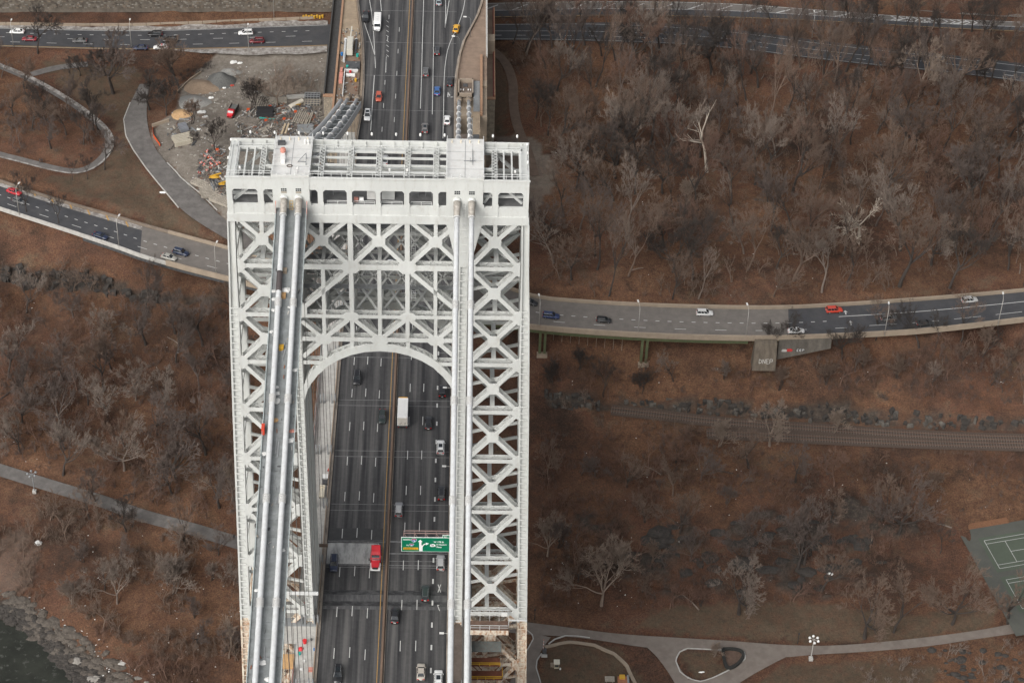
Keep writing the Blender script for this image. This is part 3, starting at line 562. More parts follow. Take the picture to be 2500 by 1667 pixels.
# paths
ribbon('park_path', pLL, m_path, 0, label='grey asphalt path at the lower left of the tower'); lp_ = ribbon('loop_path', pLoop, m_path, 0, label='grey path with a pale gritty edge curving in a loop at the left'); ribbon('gritty_edge', pLoop, m_dirtw, .012, a=0.0, b=.55, i0=0, i1=32, parent=lp_); ribbon('gritty_edge', pLoop, m_dirtw, .012, a=0.0, b=.25, i0=32, i1=59, parent=lp_)
ribbon('spur_path', pSpur, m_path, 0, label='short dark path stub on the left lawn'); ribbon('service_road', pServ, m_path, 0, label='cracked grey service road beside the construction yard')
ribbon('park_drive', pMain, m_path2, 0, label='wide tan park drive at the lower right'); ribbon('drive_branch', pBrL, m_path2, 0.012, label='park drive branch at the foot of the tower')
ribbon('drive_branch', pBrR, m_path2, 0.012, label='park drive branch left of the grass island'); ribbon('drive_branch', pBrB, m_path2, 0.024, label='park drive branch below the grass island')
ribbon('dirt_track', pTrk, M('dirt_track_soil', (.125, .09, .068), .95, .2, .5, c2=(.10, .07, .055), amt2=.6, scale2=.6), 0, label='brown dirt track right of the bridge approach')
def edging(pts, lab, m=m_conc, w=.3, h=.16):
    P = resample([groundpt(u, v, gz) for u, v in pts], 40); P[:, 2] = gz(P[:, 0], P[:, 1])+.1
    return wall_along('stone_edging', P, h, w, m, None, -.3, label=lab, cat='kerb', base=tuple(P[0]))
edging([(1660, 1640), (1649, 1612), (1658, 1592), (1676, 1583), (1764, 1587), (1818, 1593), (1820, 1608), (1800, 1625), (1775, 1638), (1740, 1655), (1712, 1664), (1690, 1660), (1672, 1650), (1660, 1640)], 'pale stone kerb ringing the grass island')
edging([(1339, 1572), (1355, 1560), (1380, 1552), (1410, 1553), (1440, 1557)], 'pale stone kerb where the drive branches by the tower'); edging([(1320, 1667), (1309, 1630), (1311, 1612), (1322, 1595)], 'pale stone kerb along the drive branch at the tower foot')
edging([(1285, 1537), (1300, 1550), (1302, 1560), (1290, 1582), (1277, 1602)], 'pale stone kerb on the far side of the drive branch by the tower')
edging([(1330, 1580), (1390, 1568), (1450, 1575), (1500, 1597), (1530, 1625), (1550, 1667)], 'broad curved stone kerb round the lawn by the tower', m_conc2, .9, .25)
edging([(436, 508), (398, 462), (358, 413), (325, 366), (307, 332), (302, 292), (318, 252)], 'pale kerb on the left of the service road'); edging([(408, 398), (430, 420), (441, 434), (470, 458), (491, 474), (530, 514)], 'pale kerb between service road and timber stacks')
# railway
def track(r, lab, i0=0):
    t = thing('rail_track', lab, 'track', tuple(r.C[r.n//2]))
    bed = ribbon('ballast_bed', r, M('rail_ballast', (.076, .054, .042), .95, .25, 2.0, bump=.4), 0.0, parent=t)
    tie = MB().box(-1.3, 1.3, -.12, .12, 0, .16).mesh('tie'); tie.materials.append(m_timberd)
    d = np.concatenate([[0], np.cumsum(np.linalg.norm(np.diff(r.C[:, :2], axis=0), axis=1))]); s = d[i0]
    T = np.gradient(r.C[:, :2], axis=0); s1 = d[-1]
    while s < s1:
        k = min(len(d)-1, np.searchsorted(d, s)); p = [np.interp(s, d, r.C[:, q]) for q in range(3)]
        piece('tie', tie, t, (p[0], p[1], p[2]+.02), (0, 0, math.atan2(T[k, 1], T[k, 0])-math.pi/2)); s += .75
    n = (r.R-r.L); n /= np.linalg.norm(n, axis=1)[:, None]
    for sg in (-.72, .72): wall_along('rail', r.C+n*sg+(0, 0, .15), .17, .09, M('rusty_rail', (.16, .10, .075), .5, .2, 1), t, 0)
track(rail1, 'rusty railway track at the foot of the rock cut'); track(rail2, 'second rusty railway track nearer the shore')
# ------------------------------------------------------------------ bridge deck
def asphalt_deck():
    m = bpy.data.materials.new('bridge_asphalt'); m.use_nodes = True; nt = m.node_tree; N = nt.nodes; L = nt.links; b = N['Principled BSDF']
    b.inputs['Roughness'].default_value = 0.8; b.inputs['Specular IOR Level'].default_value = 0.35
    tc = N.new('ShaderNodeTexCoord'); sx = N.new('ShaderNodeSeparateXYZ'); L.new(tc.outputs['Object'], sx.inputs[0])
    mp = N.new('ShaderNodeMapping'); mp.inputs['Scale'].default_value = (1.4, 0.035, 1); L.new(tc.outputs['Object'], mp.inputs[0])
    n1 = N.new('ShaderNodeTexNoise'); n1.inputs['Scale'].default_value = 1.0; n1.inputs['Detail'].default_value = 7; L.new(mp.outputs[0], n1.inputs[0])
    n2 = N.new('ShaderNodeTexNoise'); n2.inputs['Scale'].default_value = 0.9; n2.inputs['Detail'].default_value = 10; n2.inputs['Roughness'].default_value = 0.8; L.new(tc.outputs['Object'], n2.inputs[0])
    def mth(op, a, c):
        x = N.new('ShaderNodeMath'); x.operation = op
        for i, k in enumerate((a, c)):
            if isinstance(k, (int, float)): x.inputs[i].default_value = k
            else: L.new(k, x.inputs[i])
        return x.outputs[0]
    # oil-dark band down the middle of each 3.35 m lane
    ph = mth('MULTIPLY', mth('SUBTRACT', sx.outputs[0], 0.4), 2*math.pi/3.35); w = mth('MULTIPLY', mth('COSINE', ph, 0), -0.10)
    s = mth('ADD', mth('ADD', mth('MULTIPLY', n1.outputs[0], 0.75), mth('MULTIPLY', n2.outputs[0], 0.30)), w)
    r = N.new('ShaderNodeValToRGB'); e = r.color_ramp.elements; e[0].position = 0.32; e[0].color = (.024, .024, .026, 1); e[1].position = 0.74; e[1].color = (.110, .107, .104, 1)
    k = e.new(0.52); k.color = (.058, .057, .058, 1)
    L.new(s, r.inputs[0]); L.new(r.outputs[0], b.inputs['Base Color'])
    return m
m_deck = asphalt_deck()
yb0, yb1 = -330.0, 420.0
Lp = [np.array([-13.75, yb0, 0]), np.array([-13.75, 150, 0]), np.array([-13.75, 178, 0])]+[W(u, v, 0) for u, v in [(885.8, 271), (890, 206), (890, 163), (889, 108), (883.6, 65), (878, 22), (876, 0)]]+[np.array([-19.5, 290, 0]), np.array([-24, 340, 0]), np.array([-28, yb1, 0])]
Rp = [np.array([13.75, yb0, 0]), np.array([13.75, 150, 0])]+[W(*z5(x, y), 0) for x, y in [(1604, 1500), (1606, 1050), (1618, 850), (1650, 650), (1700, 480), (1780, 330), (1850, 200), (1900, 60), (1912, 0)]]+[np.array([24, 290, 0]), np.array([27, 340, 0]), np.array([30, yb1, 0])]
def byY(P, n=120):
    P = np.array(P); ys = np.concatenate([np.linspace(yb0, 150, 20), np.linspace(152, 300, 75), np.linspace(305, yb1, 10)]); o = np.argsort(P[:, 1])
    return np.stack([np.interp(ys, P[o, 1], P[o, 0]), ys, np.zeros(len(ys))], -1)
rB = Rd(); rB.L = byY(Lp); rB.R = byY(Rp); rB.n = len(rB.L); rB.C = (rB.L+rB.R)/2
deck = ribbon('bridge_roadway', rB, m_deck, 0, 0.5, label='dark asphalt bridge roadway with eight lanes under the tower arch')
# joints, finger joints, patches
for k in range(-16, 15):
    y = 27.9+18.29*k
    if abs(y) < 9 or y < -60: continue
    for dy in ((-1.02, 1.02) if y < 150 else (0,)):
        for x0, x1 in ((-13.6, -.5), (.5, 13.6)):
            ob('deck_joint', MB().box(x0, x1, y+dy-.07, y+dy+.07, -.05, .008), m_joint, deck)
m_steelj = M('dark_finger_joint', (.022, .022, .024), .6, .3, 1.2, stretch=(.5, 1, 1), c2=(.10, .10, .10), amt2=.7, scale2=.6)
m_steelg = M('grey_finger_plate', (.062, .062, .064), .6, .3, .9, stretch=(1.3, .25, 1), c2=(.13, .13, .13), amt2=.7, scale2=1.2)
for x0, x1 in ((-13.7, -.45), (.45, 13.7)):
    ob('finger_joint', MB().box(x0, x1, .1, 1.5, -.05, .010), m_steelj, deck); ob('finger_plate', MB().box(x0, x1, -1.9, .1, -.05, .012), m_steelg, deck); ob('finger_joint', MB().box(x0, x1, -3.3, -1.9, -.05, .010), m_steelj, deck); ob('finger_plate', MB().box(x0, x1, -4.3, -3.3, -.05, .012), m_steelg, deck)
ob('concrete_patch', MB().box(-13.6, -1.9, 9.6, 16.2, -.05, .010), M('pale_patch', (.36, .36, .35), .85, .2, .8, stretch=(1, .3, 1), c2=(.14, .14, .14), amt2=.7, scale2=.9), deck)
ob('asphalt_patch', MB().box(-13.6, -.9, 17.2, 21.0, -.05, .009), M('fresh_patch', (.046, .046, .047), .85, .15, 1.0), deck)
for x0, x1 in ((-13.6, -.5), (.5, 13.6)):
    for y, w in ((16.8, .5), (13.0 if x0 > 0 else 17, .35), (9.3, .2)): ob('deck_joint', MB().box(x0, x1, y-w/2, y+w/2, -.05, .014), m_joint, deck)
# lane markings of the bridge
def bdash(x, ph, y0, y1, on=3.05, pitch=12.19, w=.17, x1=None):
    y = y0+ph
    while y+on < y1:
        xx = x if x1 is None else x+(x1-x)*(y-y0)/(y1-y0); dash(deck, (xx, y, .02), (xx, y+on, .02), w); y += pitch
yy = W(*z2(946, 757), 0)[1]; ph0 = (yy-(-60)) % 12.19
for x, dp in ((-10.45, 0), (-7.1, .3), (-3.75, -.3)): bdash(x, ph0+dp, -60, 150)
yy = W(*z2(1369, 968), 0)[1]; ph1 = (yy-(-60)) % 12.19
for x, dp in ((3.75, 0), (7.1, .1)): bdash(x, ph1+dp, -60, 160)
yy = W(*z2(1589, 720), 0)[1]; ph2 = (yy-(-60)) % 6.6
bdash(10.5, ph2, -60, 120, 1.5, 6.6, .36)
for x, a, b in ((-7.1, 155, 245), (-3.75, 160, 245)): bdash(x, 2, a, b, 2.5, 12.2, .15)
solid(deck, Rd_ := type('R', (), dict(L=np.array([[-1.05, yb0, 0], [-1.05, yb1, 0]]), R=np.array([[-.9, yb0, 0], [-.9, yb1, 0]]), n=2))(), .5, .16, m_marky, name='yellow_line')
def pline(pts, w, m=m_mark, name='edge_line'):
    P = smooth([W(u, v, .02) for u, v in pts], 24); mb = MB()
    for a, b in zip(P[:-1], P[1:]):
        mb.poly([a-(w/2, 0, 0), a+(w/2, 0, 0), b+(w/2, 0, 0), b-(w/2, 0, 0)])
    ob(name, mb, m, deck)
pline([z5(*q) for q in ((1228, 1225), (1240, 900), (1250, 500), (1265, 0), (1268, -100))], .18); pline([z5(*q) for q in ((1362, 1290), (1370, 900), (1376, 500), (1384, 0), (1386, -100))], .18)
pline([z5(*q) for q in ((1482, 1560), (1490, 1200), (1495, 850), (1520, 620), (1560, 480), (1620, 360), (1680, 220), (1715, 100), (1730, 0))], .18)
pline([z5(*q) for q in ((722, 770), (715, 600), (700, 350), (680, 150), (655, 0))], .18); pline([z5(*q) for q in ((668, 1475), (690, 1150), (710, 850))], .2)
pline([z5(*q) for q in ((718, 640), (680, 500), (620, 330), (570, 180))], .16); pline([z5(*q) for q in ((845, 640), (842, 700), (838, 820))], .2); pline([z5(*q) for q in ((790, 130), (778, 0))], .2)
pline([z5(*q) for q in ((1505, 320), (1515, 150), (1510, 0))], .2); pline([z5(*q) for q in ((1505, 320), (1530, 150), (1552, 10))], .2)
for y in (40, 95, 150): pline([z5(1508, y), z5(1545-.15*y, y)], .2, name='hatch_bar')
for k in range(8): pline([z5(845+2*(k % 2), 620-k*55), z5(870, 640-k*55)], .22, name='hatch_bar')
for ch, x in (('N', 1538), ('L', 1565)):
    p = W(*z5(x, 1095), .03); segs = LET.get(ch, [(0, 0, 0, 1), (0, 0, .5, 0)]); mb = MB()
    for a, b, c, d in segs: mb.beam(p+np.array((a*1.5, b*2.6, 0)), p+np.array((c*1.5, d*2.6, 0)), .26, .02)
    ob('painted_letter', mb, m_mark, deck)
for x, y, big in ((1606, 870, 1), (1600, 1015, 0)):
    p = W(*z3(x, y), .03); mb = MB()
    if big: mb.beam(p+np.array((-.3, -1.2, 0)), p+np.array((.3, 1.2, 0)), .16, .02); mb.beam(p+np.array((.3, -1.2, .005)), p+np.array((-.3, 1.2, .005)), .16, .02)
    else: mb.beam(p+np.array((-.25, .9, 0)), p+np.array((.25, -.8, 0)), .16, .02); mb.beam(p+np.array((-.25, .9, 0.004)), p+np.array((.1, .8, 0.004)), .16, .02)
    ob('painted_mark', mb, m_mark, deck)
# median and side barriers
med = thing('median_barrier', 'rusty brown median barrier down the middle of the bridge roadway', 'barrier', (0, 0, 0))
for y in np.arange(-120, 320, 12.19):
    ob('barrier_section', MB().hexa([(-.36, y, 0), (.36, y, 0), (.36, y+12.1, 0), (-.36, y+12.1, 0)], [(-.14, y, .82), (.14, y, .82), (.14, y+12.1, .82), (-.14, y+12.1, .82)]), m_median, med)
ob('base_stripe', MB().box(.42, .56, -120, 320, 0, .016), m_curb, med)
kl = thing('roadside_barrier', 'grimy tan steel barrier on the left edge of the bridge roadway', 'barrier', (-14, 0, 0)); kr = thing('roadside_barrier', 'grimy tan steel barrier on the right edge of the bridge roadway', 'barrier', (14, 0, 0))
for t, E, sg in ((kl, rB.L, -1), (kr, rB.R, 1)):
    P = E+np.array((sg*.28, 0, 0)); keep = np.where((P[:, 1] > -130) & (P[:, 1] < 330))[0]; P = P[keep]
    for i in range(0, len(P)-1, 2): wall_along('kerb_section', P[i:i+3], .35, .55, m_curb, t, -.2)
    P2 = E[keep]+np.array((sg*.75, 0, 0)); wall_along('guard_rail', P2+(0, 0, .65), .28, .22, M('tan_guard_rail', (.26, .20, .15), .7, .2, .7, stretch=(1, .2, 1)), t, 0)
    mp = MB().box(-.09, .09, -.09, .09, 0, .75).mesh('rail_post'); mp.materials.append(m_curb)
    for y in np.arange(-48, 190, 3.05): piece('rail_post', mp, t, (np.interp(y, E[:, 1], E[:, 0])+sg*.75, y, 0))
# sidewalks
ls = thing('sidewalk', 'pale concrete sidewalk on the left of the bridge, under repair', 'sidewalk', (-16.5, 0, 0))
for y0, y1 in [(y, y+18.25) for y in np.arange(-130, 180, 18.29)]:
    ob('walkway_slab', MB().box(-18.7, -14.62, y0, y1, -.35, .06+.02*random.random()), m_conc, ls)
ob('platform_slab', MB().box(-22.2, -18.72, -14.4, -2.2, -.35, .05), m_conc, ls); ob('drain_strip', MB().box(-22.1, -14.7, -9.6, -7.2, -.2, .10), m_grey, ls)
ob('plywood_hatch', MB().box(-22.1, -18.9, -22.0, -18.0, .02, .35), m_ply, ls)
mb = MB()
for y in np.arange(-60, -22, 2.4): mb.beam((-18.8, y, .05), (-18.8, y, 1.6), .06, .06)
for z in (.1, .8, 1.6): mb.beam((-18.8, -60, z), (-18.8, -22, z), .05, .05)
mb.poly([(-18.82, -60, .1), (-18.82, -22, .1), (-18.82, -22, 1.55), (-18.82, -60, 1.55)])
ob('red_safety_fence', mb, m_rustpink, None, 'faded red safety fence on the sidewalk in front of the tower', 'fence', base=(-18.8, -40, 0))
mb = MB(); mb.poly([(-18.85, 26, .1), (-18.85, 75, .1), (-18.85, 75, 1.5), (-18.85, 26, 1.5)])
for y in np.arange(26, 76, 2.4): mb.beam((-18.8, y, .05), (-18.8, y, 1.6), .06, .06)
ob('red_safety_fence', mb, m_rustpink, None, 'faded red safety fence on the sidewalk behind the tower', 'fence', base=(-18.8, 50, 0))
rs = thing('sidewalk', 'dark brown sidewalk strip between the two right-hand main cables', 'sidewalk', (16.5, 0, 0))
m_brwalk = M('brown_stained_walk', (.105, .082, .068), .9, .2, .5, c2=(.17, .14, .12), amt2=.5, scale2=.8)
for y0, y1 in [(y, y+18.25) for y in np.arange(-130, 180, 18.29)]: ob('walkway_slab', MB().box(14.62, 18.7, y0, y1, -.35, .06+.02*random.random()), m_brwalk, rs)
# deck truss below (lower level)
tr = thing('deck_truss', 'steel stiffening truss and lower deck beneath the bridge roadway', 'truss', (0, 0, -9))
ob('lower_deck', MB().box(-16, 16, -330, 190, -9.4, -8.9), m_deck, tr)
for sx in (-1, 1):
    mb = MB(); X = sx*18.9; mb.box(X-.3, X+.3, -330, 190, -1.1, -.4); mb.box(X-.3, X+.3, -330, 190, -9.6, -8.8)
    for k in range(-17, 10):
        y = 27.9+18.29*k-9.14
        if y+18.3 < 190: mb.beam((X, y, -9.2), (X, y+9.14, -.7), .5, .5); mb.beam((X, y+9.14, -.7), (X, y+18.29, -9.2), .5, .5); mb.beam((X, y, -9.2), (X, y, -.7), .4, .4)
    ob('side_truss', mb, M('truss_steel', (.22, .225, .22), .6, .15, .5), tr)

# ------------------------------------------------------------------ the tower
TW = thing('bridge_tower', 'tall white steel lattice bridge tower with arched portal and two legs', 'tower', (0, 0, -60))
Y0 = 6.0
yfr = lambda z: -(Y0+(118-z)*.022)
ybk = lambda z: Y0+(118-z)*.042
yf = lambda s, z: yfr(z) if s < 0 else ybk(z)
xo = lambda z: 27.75+max(0, 107-z)*.0235
Hz = [107.9, 96.8, 85.0, 73.15, 60.85, 47.7, 33.5, 18.8, 3.5, -12.5, -29, -45.5, -60]
pm = lambda z: m_rusty if z < 1.0 else m_white
def plate(s, poly, z_ref, off, th):          # flat plate in the plane of a tower face, off = metres proud
    d = -1 if s < 0 else 1
    return [(x, yf(s, z)+d*off, z) for x, z in poly], (0, -d*th, 0)
DEP = 1.6
def member(name, s, a, b, w, mtl=None, lace=True, dep=DEP, off=0.0, face_th=.14, cut=(0, 0)):
    """built-up member: two web plates joined by zigzag lacing on its upper and lower sides"""
    d = -1 if s < 0 else 1
    ax, az = a; bx, bz = b; L = math.hypot(bx-ax, bz-az); tx, tz = (bx-ax)/L, (bz-az)/L
    ax += tx*cut[0]; az += tz*cut[0]; bx -= tx*cut[1]; bz -= tz*cut[1]; L -= cut[0]+cut[1]
    nx_, nz_ = -tz, tx
    mtl = mtl or pm((az+bz)/2)
    mb = MB()
    for o_ in (off, -dep+off+face_th):
        q = [(ax+nx_*w/2, az+nz_*w/2), (bx+nx_*w/2, bz+nz_*w/2), (bx-nx_*w/2, bz-nz_*w/2), (ax-nx_*w/2, az-nz_*w/2)]
        P, e = plate(s, q, az, o_, face_th); mb.prism(P, e)
    o = ob(name, mb, mtl, TW)
    if lace:
        lb = MB(); st = 1.0; n = max(2, int(L/st)); i0 = -dep+off+face_th; i1 = off-face_th
        for sg in ((1, -1) if abs(tz) < .9 else (1, -1)):
            for k in range(n):
                t0 = k/n*L; t1 = (k+1)/n*L; oA, oB = (i0, i1) if k % 2 else (i1, i0)
                p = (ax+tx*t0+nx_*sg*w*.46, 0, az+tz*t0+nz_*sg*w*.46); q = (ax+tx*t1+nx_*sg*w*.46, 0, az+tz*t1+nz_*sg*w*.46)
                lb.beam((p[0], yf(s, p[2])+d*oA, p[2]), (q[0], yf(s, q[2])+d*oB, q[2]), .085, .05, up=(nx_, 0, nz_))
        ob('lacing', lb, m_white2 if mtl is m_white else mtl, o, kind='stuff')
    return o
def gusset(s, x, z, hx, hz, ch=.45, mtl=None, off=.05):
    c = ch*min(hx, hz)*1.2
    poly = [(x-hx+c, z-hz), (x+hx-c, z-hz), (x+hx, z-hz+c), (x+hx, z+hz-c), (x+hx-c, z+hz), (x-hx+c, z+hz), (x-hx, z+hz-c), (x-hx, z-hz+c)]
    P, e = plate(s, poly, z, off, .19); ob('gusset_plate', MB().prism(P, e), mtl or pm(z), TW)
# columns
rung = MB().box(-.5, .5, -.25, .25, -.045, .045).mesh('column_stiffener'); rung.materials.append(m_white)
rungr = MB().box(-.5, .5, -.25, .25, -.045, .045).mesh('column_stiffener'); rungr.materials.append(m_rusty)
def column(sx, s, xc, wf, z0, z1, rungs_from, inner):
    d = -1 if s < 0 else 1; mb = MB(); st = sorted(set([z0, z1]+[h for h in Hz if z0 < h < z1]+[1.0]))
    def sec(z, xa, xb, da, db):
        X = sx*xc(z); w = wf(z)/2; return [(X-w*xa, yf(s, z)+d*da, z), (X+w*xb, yf(s, z)+d*da, z), (X+w*xb, yf(s, z)+d*db, z), (X-w*xa, yf(s, z)+d*db, z)]
    for part, mtl, zz in (('column', m_white, [z for z in st if z >= 1.0]), ('column', m_rusty, [z for z in st if z <= 1.0])):
        if len(zz) < 2: continue
        mb = MB()
        for a, b in zip(zz[:-1], zz[1:]):
            for q in ((1, 1, -.38, -2.0),): mb.hexa(sec(a, *q), sec(b, *q))
            mb.hexa(sec(a, 1, -.62, .10, -.375), sec(b, 1, -.62, .10, -.375)); mb.hexa(sec(a, -.62, 1, .10, -.375), sec(b, -.62, 1, .10, -.375))
        ob(part, mb, mtl, TW)
    if s < 0:
        z = rungs_from
        while z > z0+1 and z > -28:
            piece('column_stiffener', rung if z > 1 else rungr, TW, (sx*xc(z), yf(s, z)-.12, z), scale=(wf(z)*.64, .6, 1)); z -= 1.72
for s in (-1, 1):
    for sx in (-1, 1):
        column(sx, s, xo, lambda z: 1.5 if z > 88 else 1.5+min(.6, (88-z)*.012+.35), -60, 107.3, 86.6, False)
        column(sx, s, lambda z: 16.15, lambda z: 1.75, -60, 107.3, 106.0, True)
# inner leg walls facing the portal: ribbed plates
for sx in (-1, 1):
    zz = [-60, 1.0, 30, 60, 107.3]; mb = MB(); X = sx*15.32
    for a, b in zip(zz[:-1], zz[1:]):
        mb.hexa([(X-.06, yfr(a)+2.05, a), (X+.06, yfr(a)+2.05, a), (X+.06, ybk(a)-2.05, a), (X-.06, ybk(a)-2.05, a)], [(X-.06, yfr(b)+2.05, b), (X+.06, yfr(b)+2.05, b), (X+.06, ybk(b)-2.05, b), (X-.06, ybk(b)-2.05, b)])
    ob('inner_leg_wall', mb, m_white, TW)
    for t in (.16, .38, .62, .84):
        mb = MB()
        for a, b in zip(zz[:-1], zz[1:]):
            ya = yfr(a)+2.05+(ybk(a)-yfr(a)-4.1)*t; y2 = yfr(b)+2.05+(ybk(b)-yfr(b)-4.1)*t; e = -sx*.45
            mb.hexa([(min(X+sx*-.07, X+e), ya-.12, a), (max(X+sx*-.07, X+e), ya-.12, a), (max(X+sx*-.07, X+e), ya+.12, a), (min(X+sx*-.07, X+e), ya+.12, a)], [(min(X+sx*-.07, X+e), y2-.12, b), (max(X+sx*-.07, X+e), y2-.12, b), (max(X+sx*-.07, X+e), y2+.12, b), (min(X+sx*-.07, X+e), y2+.12, b)])
        ob('wall_rib', mb, m_white, TW)
# legs: horizontals, crossed diagonals, gussets
for s in (-1, 1):
    for sx in (-1, 1):
        for k in range(len(Hz)-1):
            zt, zb = Hz[k], Hz[k+1]
            if k == 0: zt = 107.0+1.3
            xi = 17.15; cx = lambda z: (xi+xo(z)-.85)/2
            zc = (zt+zb)/2 if k else 103.1
            xm = cx(zc)
            a = (xi, zt); b = (xo(zt)-.9, zt); c = (xi, zb); d_ = (xo(zb)-.9, zb)
            if zb > -46 or True:
                for q, w in ((a, .86), (b, .86), (c, .86), (d_, .86)): member('diagonal_brace', s, (sx*q[0], q[1]), (sx*xm, zc), w, cut=(.9, .9))
            gusset(s, sx*xm, zc, 1.2, 1.35)
            if k == 0: member('vertical_strut', s, (sx*xm, zc), (sx*xm, 107.5), .75, lace=False, cut=(1.2, 0))
            if k < len(Hz)-2:
                member('horizontal_strut', s, (sx*(xi+.2), zb), (sx*(xo(zb)-1.0), zb), .92, cut=(.4, .4))
                for xx, sg in ((xi, 1), (xo(zb)-.95, -1)):
                    P, e = plate(s, [(sx*(xx), zb-1.75), (sx*(xx+sg*.65), zb-1.5), (sx*(xx+sg*1.5), zb-.5), (sx*(xx+sg*1.5), zb+.5), (sx*(xx+sg*.65), zb+1.5), (sx*xx, zb+1.75)], zb, .06, .20)
                    ob('gusset_plate', MB().prism(P, e), pm(zb), TW)
# bracing between front and back
for sx in (-1, 1):
    for k in range(1, len(Hz)-1):
        z = Hz[k]
        for X in (16.15, xo(z)): ob('cross_strut', MB().box(sx*X-.45, sx*X+.45, yfr(z)+2.0, ybk(z)-2.0, z-.5, z+.5), pm(z), TW)
        zc = (Hz[k]+Hz[k-1])/2 if k > 1 else 103
        if z > -30:
            mb = MB(); X = xo(zc)
            mb.beam((sx*xo(Hz[k-1]), yfr(Hz[k-1])+2, min(107, Hz[k-1])), (sx*xo(z), ybk(z)-2, z), .5, .7); mb.beam((sx*xo(Hz[k-1])+.01, ybk(Hz[k-1])-2, min(107, Hz[k-1])), (sx*xo(z)+.01, yfr(z)+2, z), .5, .7)
            ob('side_bracing', mb, pm(z), TW)
            mb = MB(); xi = 17.1; xx = xo(z)-.9
            mb.beam((sx*xi, yfr(z)+1.6, z-.2), (sx*xx, ybk(z)-1.6, z-.2), .5, .35); mb.beam((sx*xi, ybk(z)-1.6, z-.25), (sx*xx, yfr(z)+1.6, z-.25), .5, .35); mb.box(min(sx*22, sx*22.9), max(sx*22, sx*22.9), yfr(z)+1.5, ybk(z)-1.5, z-.6, z+.1)
            ob('plan_bracing', mb, pm(z), TW)
            mb = MB()
            for y in np.linspace(yfr(zc)+3, ybk(zc)-3, 3): mb.beam((sx*17.2, y, zc-1.5), (sx*(xo(zc)-1), y, zc+1.5), .4, .6)
            ob('inner_bracing', mb, pm(z), TW)
